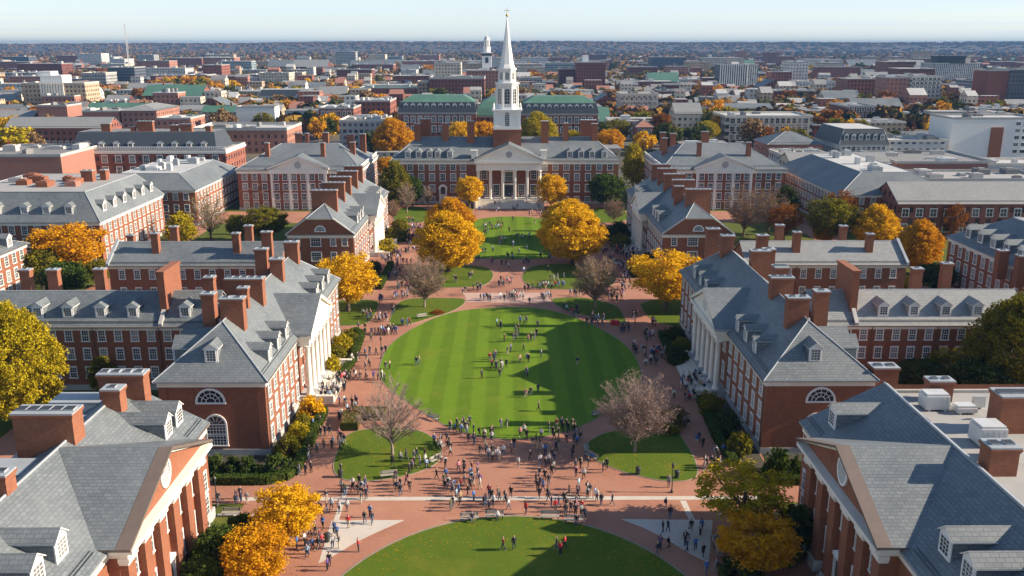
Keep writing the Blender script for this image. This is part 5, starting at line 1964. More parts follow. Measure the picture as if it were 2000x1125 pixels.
for i, (n, x, y, w, h, lf, lab) in enumerate([
    ('round_shrub', 425, 924, 2.3, 2.4, 'leaf_green', 'round green shrub against the wall of the west hall, nearest its corner with the path'),
    ('round_shrub', 455, 926, 2.0, 2.2, 'leaf_green', 'round green shrub, second along the west hall end wall'),
    ('round_shrub', 485, 926, 2.2, 2.2, 'leaf_green', 'round green shrub, third along the west hall end wall'),
    ('round_shrub', 508, 930, 1.6, 1.4, 'leaf_green', 'small green shrub between two larger ones under the west hall end wall'),
    ('round_shrub', 542, 926, 3.2, 2.4, 'leaf_green', 'broad dark green shrub at the corner of the west hall bed'),
    ('shrub', 562, 890, 3.4, 2.6, 'leaf_olive', 'olive shrub along the west hall, nearest its corner'),
    ('shrub', 583, 862, 3.0, 2.4, 'leaf_yellowgreen', 'yellow green shrub in the middle of the west hall bed'),
    ('shrub', 592, 838, 2.6, 2.0, 'leaf_olive', 'light green low shrub in the west hall bed before the yellow one'),
    ('shrub', 607, 818, 3.6, 3.2, 'leaf_gold', 'bright yellow shrub beside the steps of the west hall'),
    ('shrub', 645, 728, 3.6, 2.8, 'leaf_yellowgreen', 'yellow green shrub just beyond the west hall steps'),
    ('shrub', 658, 706, 3.6, 2.6, 'leaf_olive', 'olive shrub in the row beyond the west hall steps'),
    ('shrub', 668, 684, 3.8, 2.6, 'leaf_yellowgreen', 'golden green shrub at the far end of the row beyond the west hall steps'),
    ('shrub', 682, 670, 3.0, 2.4, 'leaf_olive', 'shrub under the curved hedge at the far end of the west hall'),
    ('round_shrub', 1386, 806, 3.6, 3.0, 'leaf_olive', 'bronze green shrub beside the steps of the east hall'),
    ('round_shrub', 1418, 848, 3.6, 3.2, 'leaf_dark', 'dark shrub in the middle of the east hall bed'),
    ('round_shrub', 1442, 886, 3.4, 2.8, 'leaf_olive', 'olive shrub near the corner of the east hall bed'),
    ('round_shrub', 1518, 928, 3.6, 3.4, 'leaf_green', 'large round green shrub against the east hall end wall'),
    ('round_shrub', 1556, 930, 2.2, 2.4, 'leaf_green', 'smaller green shrub beside the large round one at the east hall end wall'),
    ('shrub', 1322, 708, 3.8, 2.8, 'leaf_dark', 'dark shrub just beyond the east hall steps'),
    ('shrub', 1330, 690, 3.6, 2.6, 'leaf_olive', 'brownish shrub in the shaded bed beyond the east hall steps'),
    ('shrub', 1318, 668, 4.0, 2.8, 'leaf_dark', 'dark shrub at the far end of the shaded bed by the east hall'),
    ('shrub', 757, 492, 5.0, 3.2, 'leaf_yellowgreen', 'yellow green shrub beside the steps of the west clipped gable hall'),
    ('shrub', 770, 470, 5.6, 3.4, 'leaf_olive', 'olive shrub in the middle of the bed at the west clipped gable hall'),
    ('shrub', 782, 452, 5.4, 3.2, 'leaf_olive', 'green shrub at the far end of the bed at the west clipped gable hall'),
    ('shrub', 790, 470, 3.4, 2.6, 'leaf_green', 'dark green shrub at the path edge of the west gable hall bed'),
    ('shrub', 728, 536, 4.4, 3.0, 'leaf_dark', 'dark purple brown shrub beside the golden tree at the west hall'),
    ('shrub', 1194, 468, 5.6, 3.2, 'leaf_dark', 'dark shrub nearest the path at the east clipped gable hall'),
    ('shrub', 1212, 482, 5.6, 3.2, 'leaf_olive', 'olive shrub beside the steps of the east clipped gable hall'),
    ('shrub', 1210, 456, 5.6, 3.2, 'leaf_dark', 'dark shrub at the far end of the bed at the east clipped gable hall'),
    ('shrub', 1250, 538, 5.0, 3.0, 'leaf_dark', 'dark shrub beside the wide golden tree at the east hall'),
    ('shrub', 1268, 520, 4.6, 3.0, 'leaf_dark', 'dark shrub between the golden tree and the clipped gable hall on the east'),
    ('shrub', 1525, 1090, 4.2, 3.0, 'leaf_dark', 'dark shrub under the bronze tree before the shaded temple front'),
    ('shrub', 1545, 1040, 3.6, 2.8, 'leaf_green', 'green shrub between the yellow green tree and the shaded temple front'),
    ('shrub', 1448, 1130, 4.0, 2.6, 'leaf_dark', 'dark shrub at the bottom edge beneath the bronze tree'),
    ('shrub', 395, 1110, 3.4, 2.6, 'leaf_green', 'dark shrub at the foot of the sunlit temple front'),
    ('shrub', 470, 1046, 3.4, 2.2, 'leaf_green', 'low green shrub behind the feathery golden tree'),
]):
    bush(n, lab, x, y, w, h, lf, i)
# flower patch on the upper left quad lawn
bush('flower_bed', 'small bed of red and yellow flowers at the edge of the upper left lawn', 855, 612, 2.6, .6, 'leaf_rust', 2, cat='flower bed')


# ------------------------------------------------------------------ benches, bins, lamp posts
def bench_parts(o, w=2.2):
    def seat():
        b = MB()
        for k in range(4):
            b.box(-w / 2, w / 2, -.25 + k * .13, -.14 + k * .13, .42, .46)
        return b.mesh('seat', ['wood'])
    def back():
        b = MB()
        for k in range(3):
            b.box(-w / 2, w / 2, .27, .31, .55 + k * .13, .65 + k * .13)
        return b.mesh('backrest', ['wood'])
    def leg():
        b = MB()
        b.box(-.04, .04, -.24, -.17, 0, .42)
        b.box(-.04, .04, .26, .33, 0, .93)
        b.box(-.04, .04, -.17, .26, .34, .41)
        return b.mesh('leg', ['iron'])
    sub('seat', cached(('bs', w), seat), o)
    sub('backrest', cached(('bb', w), back), o)
    for x in (-w / 2 + .15, w / 2 - .15):
        sub('leg', cached(('bl',), leg), o, (x, 0, 0))


for x, y, rz, lab in ((917, 1018, .12, 'pale bench at the top edge of the front lawn, outermost on the left'), (966, 1014, .03, 'pale bench at the top edge of the front lawn, inner one on the left'),
                      (1074, 1015, -.03, 'pale bench at the top edge of the front lawn, inner one on the right'), (1121, 1022, -.14, 'pale bench at the top edge of the front lawn, outermost on the right'),
                      (825, 622, .5, 'pale bench on the upper left quad lawn beside the flowers'), (853, 902, .9, 'pale bench at the path edge of the lower left lawn'), (862, 872, 1.9, 'pale bench at the upper corner of the lower left lawn'),
                      (760, 934, .25, 'pale bench along the bottom edge of the lower left lawn'), (1144, 880, -1.5, 'pale bench at the upper corner of the lower right lawn'), (1154, 896, -.9, 'pale bench at the path edge of the lower right lawn'),
                      (1396, 1062, 1.5, 'dark bench in shade beside the bronze tree, the farther of two'), (1404, 1082, 1.5, 'dark bench in shade beside the bronze tree, the nearer of two'), (845, 820, -.7, 'pale bench on the oval lawn edge beside the open bare tree'),
                      (452, 1008, 0, 'dark bench on the path by the sunlit temple front'), (1168, 812, .7, 'pale bench on the oval lawn edge beside the pinkish bare tree')):
    p = G(x, y)
    o = thing('park_bench', lab, 'bench', (p.x, p.y, .085 if 1000 < y < 1030 or x in (825, 760) else .02), 'benches on the quadrangle', rz)
    bench_parts(o)


def binmesh():
    b = MB()
    b.lathe(0, 0, [(.28, 0), (.3, .05), (.33, .8), (.35, .82), (.35, .9), (.3, .96), (.16, 1.02)], 12)
    return b.mesh('body', ['bin_green'])


def binlid():
    b = MB()
    b.lathe(0, 0, [(.36, .86), (.37, .92), (.32, .98), (.1, 1.06)], 12)
    return b.mesh('lid', ['iron'])


for x, y, lab in ((1246, 927, 'green litter bin on the lower edge of the lower right lawn'), (1322, 934, 'green litter bin near the right corner of the lower right lawn'), (665, 932, 'green litter bin beside the lower left lawn corner'), (640, 1058, 'green litter bin on the pale paving triangle at the left')):
    p = G(x, y)
    o = thing('litter_bin', lab, 'bin', (p.x, p.y, .085), 'litter bins')
    sub('body', cached(('bin',), binmesh), o)
    sub('lid', cached(('binlid',), binlid), o)
for x, y, lab in ((1197, 634, 'red barrel on the upper right lawn edge, the left one'), (1205, 635, 'red barrel on the upper right lawn edge, the right one')):
    p = G(x, y)
    o = thing('red_barrel', lab, 'barrel', (p.x, p.y, .02), 'red barrels')
    b = MB()
    b.lathe(0, 0, [(.4, 0), (.44, .1), (.47, .5), (.44, .9), (.4, 1.0)], 14)
    sub('body', b.mesh('body', ['red_paint']), o)
    b = MB()
    for z in (.2, .75):
        b.lathe(0, 0, [(.45, z), (.475, z), (.475, z + .06), (.45, z + .06)], 14)
    sub('hoop', b.mesh('hoop', ['iron']), o)


def lamp_parts(o):
    def post():
        b = MB()
        b.lathe(0, 0, [(.2, 0), (.2, .2), (.12, .3), (.07, .6), (.055, 3.2), (.09, 3.25), (.05, 3.35)], 10)
        return b.mesh('post', ['iron'])
    def lan():
        b = MB()
        b.lathe(0, 0, [(.1, 3.35), (.2, 3.8), (.22, 3.82), (.05, 4.05), (.02, 4.2)], 6, 0, False)
        return b.mesh('lantern', ['iron'])
    sub('post', cached(('lp',), post), o)
    sub('lantern', cached(('ll',), lan), o)


for x, y, lab in ((424, 990, 'dark lamp post by the corner of the sunlit temple front'), (668, 962, 'dark lamp post at the left end of the pale paving band'), (1312, 962, 'dark lamp post at the right end of the pale paving band'), (745, 700, 'dark lamp post beside the oval lawn on the left'), (1262, 700, 'dark lamp post beside the oval lawn on the right')):
    p = G(x, y)
    o = thing('lamp_post', lab, 'lamp post', (p.x, p.y, .012), 'lamp posts of the quadrangle')
    lamp_parts(o)

# fallen leaves under the golden trees and blown along the lawn edges
rng = np.random.default_rng(77)
LP = []
for px_, py_, r_, n_ in ((875, 531, 9, 1500), (1118, 515, 9, 1500), (680, 608, 8, 900), (1300, 606, 9, 1000), (562, 1040, 7, 700), (505, 1110, 7, 500), (1448, 1036, 8, 900), (1470, 1100, 8, 600), (917, 408, 6, 300), (1076, 408, 6, 300), (766, 888, 7, 500), (1240, 884, 8, 700), (829, 600, 7, 500), (1162, 602, 7, 600)):
    n_ = int(n_ * .6)
    p = G(px_, py_)
    a_ = rng.random(n_) * 6.283
    rr = r_ * rng.random(n_) ** .6
    LP.append(np.stack([p.x - 1.2 + rr * np.cos(a_), p.y + rr * np.sin(a_), np.full(n_, .105)], axis=1))
n_ = 700
a_ = rng.random(n_) * 3.1416
k_ = 1 - np.abs(rng.normal(size=n_)) * .10
LP.append(np.stack([.6 + 20.9 * k_ * np.cos(a_), 70 + 25.2 * k_ * np.sin(a_), np.full(n_, .105)], axis=1))
n_ = 900
LP.append(np.stack([rng.uniform(-26, 28, n_), rng.uniform(84, 122, n_), np.full(n_, .11)], axis=1))
P = np.concatenate(LP)
V = leafquads(rng, P, np.full(len(P), .01), 1, .15, 1.0, 6.0)
o = setting('fallen_leaves', quads_mesh('fallen_leaves', V, ['leaf_orange']), kind='stuff')
o['label'], o['category'] = 'fallen golden leaves strewn on the lawns and paths', 'leaves'
# ------------------------------------------------------------------ people
def skinbody(pose):
    """one continuous figure grown from a jointed skeleton; faces -Y. Material slots: skin, top, trousers, hair, shoes"""
    st = pose.get('stride', 0.0)
    sit = pose.get('sit', False)
    J = {'pelvis': ((0, 0, .95), .135), 'waist': ((0, .0, 1.08), .125), 'chest': ((0, .01, 1.30), .15), 'base': ((0, .01, 1.44), .085), 'neck': ((0, 0, 1.50), .055),
         'jaw': ((0, -.015, 1.57), .075), 'head': ((0, .0, 1.655), .098), 'top': ((0, .012, 1.715), .07)}
    E = [('pelvis', 'waist'), ('waist', 'chest'), ('chest', 'base'), ('base', 'neck'), ('neck', 'jaw'), ('jaw', 'head'), ('head', 'top')]
    for n, s in (('l', -1), ('r', 1)):
        sw = st * s
        J['sh' + n] = ((s * .175, .01, 1.40), .068)
        ar = pose.get('arm' + n, 'down')
        if ar == 'down':
            el, wr = (s * .235, .03 - sw * .12, 1.13), (s * .25, -.04 - sw * .26, .90)
        elif ar == 'bent':
            el, wr = (s * .24, .03, 1.13), (s * .12, -.25, 1.18)
        else:
            el, wr = (s * .25, .05, 1.13), (s * .2, -.16, 1.02)
        J['el' + n], J['wr' + n] = (el, .05), (wr, .034)
        v = (Vector(wr) - Vector(el)).normalized()
        J['ha' + n] = (tuple(Vector(wr) + v * .09), .036)
        E += [('chest', 'sh' + n), ('sh' + n, 'el' + n), ('el' + n, 'wr' + n), ('wr' + n, 'ha' + n)]
        if sit:
            hp, kn, an, to = (s * .09, .0, .90), (s * .12, -.42, .93), (s * .12, -.44, .5), (s * .12, -.58, .45)
        else:
            hp = (s * .09, 0, .88)
            kn = (s * .095, -sw * .22 - .03, .50 + abs(sw) * .02)
            an = (s * .10, -sw * .42 + (.10 if sw < 0 else 0), .09 + (.05 if sw < 0 else 0))
            to = (s * .11, an[1] - .15, .04 + (.0 if sw >= 0 else .01))
        J['hp' + n], J['kn' + n], J['an' + n], J['to' + n] = (hp, .098), (kn, .066), (an, .048), (to, .04)
        E += [('pelvis', 'hp' + n), ('hp' + n, 'kn' + n), ('kn' + n, 'an' + n), ('an' + n, 'to' + n)]
    names = list(J)
    me = bpy.data.meshes.new('skeleton')
    me.from_pydata([J[k][0] for k in names], [(names.index(a), names.index(b)) for a, b in E], [])
    o = bpy.data.objects.new('skeleton', me)
    COL.objects.link(o)
    md = o.modifiers.new('skin', 'SKIN')
    md.use_smooth_shade = True
    for k, v in zip(names, me.skin_vertices[0].data):
        r = J[k][1]
        v.radius = (r * (1.22 if k in ('chest', 'waist', 'pelvis') else 1), r * (.8 if k in ('chest', 'waist', 'pelvis') else 1))
        v.use_root = k == 'pelvis'
    sb = o.modifiers.new('sub', 'SUBSURF')
    sb.levels = sb.render_levels = 1
    dg = bpy.context.evaluated_depsgraph_get()
    ev = o.evaluated_get(dg)
    out = bpy.data.meshes.new_from_object(ev)
    segs = [(np.array(J[a][0]), np.array(J[b][0]), a, b) for a, b in E]
    mats = []
    for p in out.polygons:
        c = np.array(p.center)
        best, bd = None, 9
        for a, b, na, nb in segs:
            t = np.clip(np.dot(c - a, b - a) / np.dot(b - a, b - a), 0, 1)
            d = np.linalg.norm(c - a - (b - a) * t)
            if d < bd:
                best, bd = (na, nb), d
        nb = best[1]
        if nb in ('jaw', 'head', 'top', 'neck'):
            hair = nb != 'neck' and (c[2] > 1.70 or c[1] > .035 and c[2] > 1.53)
            m = 3 if hair else 0
        elif nb[:2] == 'ha':
            m = 0
        elif nb[:2] in ('sh', 'el', 'wr') or nb in ('chest', 'base', 'waist'):
            m = 1
        elif nb[:2] == 'to':
            m = 4
        else:
            m = 2
        mats.append(m)
    V = [tuple(v.co) for v in out.vertices]
    F = [tuple(p.vertices) for p in out.polygons]
    # fingers and thumb, rooted in each palm; nose and ears
    def rod(a, b_, r0, r1, m):
        q = MB()
        q.tube([a, b_], [r0, r1], 4)
        i = len(V)
        V.extend(q.v)
        for f in q.f:
            F.append(tuple(i + x for x in f))
            mats.append(m)
    for n, s in (('l', -1), ('r', 1)):
        wr, ha = Vector(J['wr' + n][0]), Vector(J['ha' + n][0])
        v = (ha - wr).normalized()
        side = Vector((0, 1, 0)) - v * v.y
        side.normalize()
        for k, ln in enumerate((.062, .075, .07, .052)):
            a = ha - v * .01 + side * (.027 - .018 * k) * -1
            rod(a, a + v * ln + Vector((-s * .012, 0, 0)), .010, .007, 0)
        rod(wr + v * .035 - side * .025, wr + v * .075 - side * .06, .012, .008, 0)
    rod(Vector((0, -.095, 1.66)), Vector((0, -.125, 1.625)), .012, .016, 0)
    for s in (-1, 1):
        rod(Vector((s * .088, .0, 1.665)), Vector((s * .105, .012, 1.63)), .018, .012, 0)
        rod(Vector((s * .036, -.088, 1.668)), Vector((s * .036, -.099, 1.668)), .011, .009, 3)
    rod(Vector((-.028, -.085, 1.592)), Vector((.028, -.085, 1.592)), .007, .007, 0)
    if sit:
        V = [(x, y, z - .45) for x, y, z in V]
    bpy.data.objects.remove(o)
    m = bpy.data.meshes.new('person')
    m.from_pydata(V, [], F)
    m.polygons.foreach_set('material_index', mats)
    m.polygons.foreach_set('use_smooth', [True] * len(F))
    for k in range(5):
        m.materials.append(MAT['skin'])
    m.update()
    return m


def cloth(name, col):
    MAT[name] = plain(name, col, .85, .06, 3.0)
    return name


MAT['skin'] = plain('skin', (.50, .30, .22), .6, .05, 4.0)
MAT['skin_deep'] = plain('skin_deep', (.17, .085, .055), .6, .05, 4.0)
TOPS = [('black', (.012, .012, .014), 20), ('navy', (.018, .026, .06), 32), ('charcoal', (.045, .047, .052), 14), ('grey', (.22, .22, .225), 9), ('white', (.66, .65, .63), 12), ('blue', (.05, .14, .38), 9),
        ('pale blue', (.32, .45, .58), 5), ('red', (.50, .025, .03), 4), ('maroon', (.17, .02, .03), 4), ('pink', (.62, .22, .27), 2), ('purple', (.11, .05, .22), 3), ('tan', (.42, .29, .17), 4), ('olive', (.09, .09, .04), 3)]
LEGS = [('black', (.012, .012, .014), 18), ('navy', (.02, .028, .055), 16), ('grey', (.13, .13, .135), 8), ('denim', (.07, .11, .19), 10), ('beige', (.42, .36, .27), 5)]
HAIR = [('dark', (.018, .012, .010), 10), ('brown', (.09, .05, .028), 8), ('fair', (.42, .28, .13), 5)]
for n, c, w in TOPS:
    cloth('top_' + n, c)
for n, c, w in LEGS:
    cloth('leg_' + n, c)
for n, c, w in HAIR:
    cloth('hair_' + n, c)
cloth('shoe', (.05, .045, .045))
cloth('shoe_white', (.6, .6, .58))
POSES = [dict(), dict(stride=.5), dict(stride=-.5), dict(stride=.3, armr='bent'), dict(arml='bent', armr='half'), dict(stride=-.4, arml='half'), dict(sit=True, arml='half', armr='half')]
BODIES = [skinbody(p) for p in POSES]


def backpack():
    b = MB()
    b.lathe(0, 0, [(.02, 0), (.13, .03), (.15, .12), (.145, .34), (.10, .43), (.02, .45)], 8)
    b.v = [(x * 1.05, y * .62, z) for x, y, z in b.v]
    return b.mesh('backpack', ['leg_black'])


PACK = backpack()

CROWD = [  # foot x, y in the photograph, how many, spread x, spread y, place
    (970, 402, 8, 14, 4), (1000, 400, 10, 18, 5), (1045, 403, 12, 22, 5), (1055, 419, 14, 26, 4), (970, 412, 4, 6, 3), (1005, 409, 6, 8, 3), (934, 412, 3, 4, 2), (1078, 424, 8, 10, 3),
    (950, 444, 6, 8, 4), (966, 447, 7, 10, 4), (995, 453, 2, 3, 2), (981, 474, 8, 10, 4), (1023, 466, 9, 15, 3), (1002, 481, 3, 3, 2), (947, 493, 2, 3, 2), (961, 493, 2, 3, 2), (1002, 432, 1, 1, 1), (1046, 438, 2, 2, 2), (1014, 497, 1, 1, 1), (1029, 490, 1, 1, 1), (950, 458, 4, 6, 4), (975, 440, 3, 4, 2),
    (931, 509, 2, 3, 2), (957, 513, 4, 5, 3), (988, 504, 5, 8, 3), (984, 518, 4, 5, 3), (993, 525, 1, 1, 1), (1027, 516, 5, 8, 4), (1077, 507, 4, 5, 3), (1055, 504, 2, 3, 2), (1023, 536, 2, 3, 3), (1101, 545, 1, 1, 1), (1080, 550, 4, 8, 3), (917, 545, 4, 5, 4), (890, 550, 3, 4, 3), (1070, 532, 1, 1, 1),
    (986, 556, 16, 18, 6), (1027, 566, 6, 9, 4), (1066, 563, 12, 17, 4), (934, 566, 7, 10, 4), (1094, 561, 6, 10, 3), (903, 576, 3, 3, 3), (952, 587, 9, 9, 6), (977, 584, 2, 2, 2), (985, 588, 1, 1, 1), (1009, 584, 16, 15, 6), (1034, 595, 1, 1, 1), (1059, 587, 5, 6, 4), (1075, 582, 3, 4, 3), (1114, 577, 1, 1, 1), (1130, 579, 3, 5, 2),
    (1107, 607, 2, 3, 3), (1126, 616, 8, 8, 8), (1162, 627, 11, 12, 7), (1219, 646, 9, 6, 8), (1194, 584, 5, 5, 3), (1205, 587, 4, 3, 4), (1183, 579, 4, 4, 3), (1217, 564, 6, 4, 6), (1238, 621, 4, 5, 4), (1215, 579, 3, 3, 4), (1240, 635, 1, 1, 1), (1276, 637, 4, 6, 3), (1262, 657, 3, 5, 3), (1274, 664, 5, 4, 5), (1247, 687, 8, 9, 8), (1276, 696, 9, 8, 9), (1276, 714, 5, 6, 5), (1293, 696, 4, 4, 5),
    (1172, 455, 8, 5, 9), (1183, 474, 10, 8, 10), (1182, 494, 9, 5, 8), (1205, 491, 12, 10, 7), (1195, 511, 9, 8, 8), (1212, 522, 8, 6, 9), (1226, 498, 16, 14, 6), (1225, 536, 6, 4, 9), (1218, 550, 5, 4, 7),
    (803, 435, 5, 5, 3), (813, 447, 12, 14, 6), (824, 454, 6, 7, 5), (806, 461, 12, 15, 6), (810, 477, 8, 13, 6), (794, 493, 6, 6, 5), (813, 493, 3, 4, 3), (778, 500, 13, 8, 8), (781, 516, 8, 8, 5), (797, 516, 3, 3, 3), (778, 539, 9, 9, 6), (780, 561, 6, 8, 4), (796, 564, 6, 6, 4), (760, 543, 1, 1, 1), (774, 584, 3, 3, 3), (792, 580, 6, 7, 4), (744, 589, 4, 4, 4), (767, 610, 4, 4, 5), (752, 508, 9, 8, 8),
    (721, 621, 6, 5, 6), (742, 628, 8, 9, 4), (760, 651, 14, 19, 4), (792, 635, 4, 5, 3), (703, 644, 3, 4, 2), (713, 653, 2, 3, 2), (725, 667, 1, 1, 1), (723, 689, 3, 3, 5), (735, 694, 1, 1, 1), (745, 692, 2, 2, 3), (716, 706, 1, 1, 1), (689, 710, 4, 5, 4), (723, 717, 3, 4, 3), (753, 724, 2, 2, 2), (695, 740, 4, 8, 2), (718, 742, 2, 4, 2), (730, 741, 1, 1, 1), (744, 742, 4, 5, 2),
    (979, 641, 3, 4, 3), (1027, 634, 3, 4, 3), (1050, 641, 1, 1, 1), (1011, 649, 2, 3, 2), (1006, 665, 4, 5, 4), (1037, 664, 7, 10, 5), (985, 669, 1, 1, 1), (997, 687, 2, 2, 4), (1023, 687, 1, 1, 1), (1030, 708, 3, 6, 2), (1057, 699, 1, 1, 1), (1128, 715, 1, 1, 1), (963, 706, 5, 5, 7), (976, 721, 7, 10, 5), (984, 722, 1, 1, 1), (941, 740, 1, 1, 1), (976, 738, 1, 1, 1), (1029, 735, 2, 2, 3), (812, 714, 2, 3, 2),
    (1027, 777, 2, 2, 3), (1051, 769, 1, 1, 1), (1052, 804, 1, 1, 1), (989, 836, 2, 2, 3), (895, 844, 14, 15, 6), (920, 840, 4, 5, 4), (961, 858, 10, 13, 6), (1023, 854, 5, 8, 3), (1057, 857, 1, 1, 1), (1091, 836, 4, 7, 3), (1116, 843, 9, 9, 7), (1128, 863, 11, 9, 8), (1084, 858, 3, 3, 5),
    (915, 865, 1, 1, 1), (927, 868, 2, 2, 4), (883, 888, 3, 4, 5), (866, 866, 3, 4, 4), (860, 878, 3, 5, 4), (828, 897, 4, 7, 3), (767, 912, 1, 1, 1), (785, 903, 2, 4, 2), (830, 914, 3, 4, 5), (808, 920, 3, 5, 3), (870, 914, 1, 1, 1), (853, 936, 1, 1, 1), (871, 936, 1, 1, 1), (906, 920, 4, 4, 6), (924, 925, 2, 3, 3), (952, 893, 4, 5, 5), (965, 900, 7, 8, 7), (997, 884, 3, 4, 4), (1012, 913, 1, 1, 1), (1047, 905, 1, 1, 1), (1052, 875, 4, 7, 3), (1061, 886, 2, 2, 3), (1066, 911, 3, 4, 4), (1073, 904, 4, 5, 5), (1084, 921, 3, 4, 5), (1085, 879, 2, 2, 4), (1116, 893, 2, 2, 3), (1124, 911, 3, 4, 6), (1082, 898, 1, 1, 1),
    (1125, 932, 1, 1, 1), (1140, 936, 1, 1, 1), (1064, 939, 2, 3, 4), (1059, 955, 7, 8, 6), (1053, 973, 1, 1, 1), (1072, 980, 3, 3, 5), (1146, 964, 7, 8, 7), (1162, 978, 5, 7, 5), (1126, 968, 2, 3, 2), (1196, 987, 1, 1, 1), (1101, 991, 3, 5, 5), (1121, 1001, 8, 13, 5), (1084, 1000, 2, 3, 2), (1136, 1007, 2, 4, 2), (911, 950, 10, 15, 7), (934, 953, 5, 5, 4), (883, 957, 3, 4, 4), (869, 957, 2, 2, 3), (888, 975, 5, 5, 6), (888, 989, 5, 6, 4), (917, 971, 1, 1, 1), (950, 982, 3, 3, 7), (954, 998, 2, 3, 3), (973, 975, 5, 6, 6), (986, 982, 4, 5, 5), (993, 996, 1, 1, 1), (1027, 1005, 1, 1, 1),
    (709, 953, 6, 7, 7), (717, 971, 3, 4, 6), (705, 961, 3, 4, 3), (675, 964, 2, 2, 4), (680, 1000, 2, 2, 5), (723, 1010, 2, 2, 3), (727, 1024, 1, 1, 1), (681, 1032, 1, 1, 1), (656, 1049, 1, 1, 1), (700, 1078, 1, 1, 1), (782, 952, 7, 10, 5), (773, 950, 2, 3, 2),
    (983, 1076, 1, 1, 1), (1004, 1074, 1, 1, 1), (1079, 1074, 2, 3, 1), (1087, 1074, 1, 1, 1), (1300, 996, 1, 1, 1), (1308, 1014, 1, 1, 1), (1304, 1037, 2, 4, 2), (1306, 952, 1, 1, 1), (1292, 1073, 3, 6, 2), (1306, 1074, 1, 1, 1), (1338, 1065, 2, 3, 2), (1180, 923, 2, 3, 2),
    (585, 928, 1, 1, 1), (595, 928, 2, 3, 2), (601, 893, 3, 5, 3), (618, 884, 2, 3, 2), (626, 833, 1, 1, 1), (631, 833, 1, 1, 1), (633, 850, 1, 1, 1), (644, 850, 2, 3, 2), (663, 822, 1, 1, 1), (674, 792, 3, 4, 3), (691, 790, 5, 5, 4), (459, 980, 2, 3, 2), (469, 981, 3, 4, 2), (427, 984, 1, 1, 1), (626, 983, 3, 4, 4), (634, 1004, 4, 5, 4), (631, 1033, 1, 1, 1), (624, 1057, 2, 2, 4), (601, 1047, 4, 5, 4), (592, 1068, 3, 4, 5), (601, 1085, 3, 4, 5), (634, 1071, 1, 1, 1), (650, 1072, 1, 1, 1), (658, 1050, 1, 1, 1), (631, 1113, 1, 1, 1), (640, 1115, 1, 1, 1),
    (665, 865, 5, 4, 7), (661, 882, 5, 4, 7), (686, 811, 9, 6, 9), (655, 762, 22, 9, 17), (644, 775, 8, 8, 6), (668, 740, 6, 5, 9),
    (1316, 779, 1, 1, 1), (1344, 836, 1, 1, 1), (1376, 876, 3, 4, 4), (1403, 894, 3, 4, 4), (1380, 915, 3, 4, 3), (1398, 915, 3, 4, 3), (1359, 1043, 2, 3, 3), (1367, 1047, 1, 1, 1), (1337, 1068, 1, 1, 1), (1357, 1073, 2, 2, 3), (1400, 1120, 2, 4, 2), (1373, 1089, 1, 1, 1), (1358, 750, 20, 16, 12), (1350, 784, 6, 5, 7), (1338, 836, 2, 3, 3), (1330, 760, 4, 5, 5),
]
COLORED = {(1125, 932): 'pink', (1140, 936): 'white', (993, 996): 'white', (1027, 1005): 'red', (700, 1078): 'red', (1079, 1074): 'red', (681, 1032): 'red', (1004, 1074): 'navy', (983, 1076): 'maroon', (1012, 913): 'white', (640, 1115): 'purple', (631, 1113): 'black', (1316, 779): 'white', (631, 1033): 'blue', (1057, 857): 'white', (1087, 1074): 'black', (1196, 987): 'charcoal'}


def wpick(q, table):
    t = sum(w for _, _, w in table)
    r = q.random() * t
    for n, c, w in table:
        r -= w
        if r <= 0:
            return n
    return table[0][0]


def inside(p, poly):
    c = False
    n = len(poly)
    for i in range(n):
        (x1, y1), (x2, y2) = poly[i], poly[(i + 1) % n]
        if (y1 > p[1]) != (y2 > p[1]) and p[0] < (x2 - x1) * (p[1] - y1) / (y2 - y1) + x1:
            c = not c
    return c


LAWN_NAME = ['on the oval lawn', 'on the far round lawn', 'on the lower left lawn', 'on the lower right lawn', 'on upper left quad lawn', 'on upper right quad lawn', 'under the left golden trees', 'under the right golden trees']


def place_of(px, py, w):
    for poly, nm in zip(LAWN_W, LAWN_NAME):
        if inside(w, poly):
            return nm, .085
    if ((w[0] - .6) / 20.9) ** 2 + ((w[1] - 70) / 25.2) ** 2 < 1:
        return 'on the front lawn', .085
    z = .02
    if py > 1010:
        return ('on the bottom left path' if px < 1000 else 'on the bottom right path'), z
    if 600 < px < 672 and 735 < py < 800:
        return 'by the west hall steps', z
    if 1318 < px < 1385 and 730 < py < 800:
        return 'by the east hall steps', z
    if py > 940:
        return ('on the pale band, left' if px < 800 else 'on front plaza, left half' if px < 1000 else 'on front plaza, right half' if px < 1220 else 'before the lower right lawn'), z
    if px < 670 and py > 800:
        return 'beside the west hall hedge', z
    if px > 1310 and py > 740:
        return 'on shaded east hall path', z
    if py > 820:
        return ('at bottom of oval lawn' if 930 < px < 1075 else 'beside the lower left lawn' if px < 960 else 'beside the lower right lawn'), z
    if py > 670:
        return ('left of the oval lawn' if px < 1000 else 'right of the oval lawn'), z
    if py > 598:
        return ('upper left of oval lawn' if px < 1000 else 'upper right of oval lawn'), z
    return 'at the far crossing', z


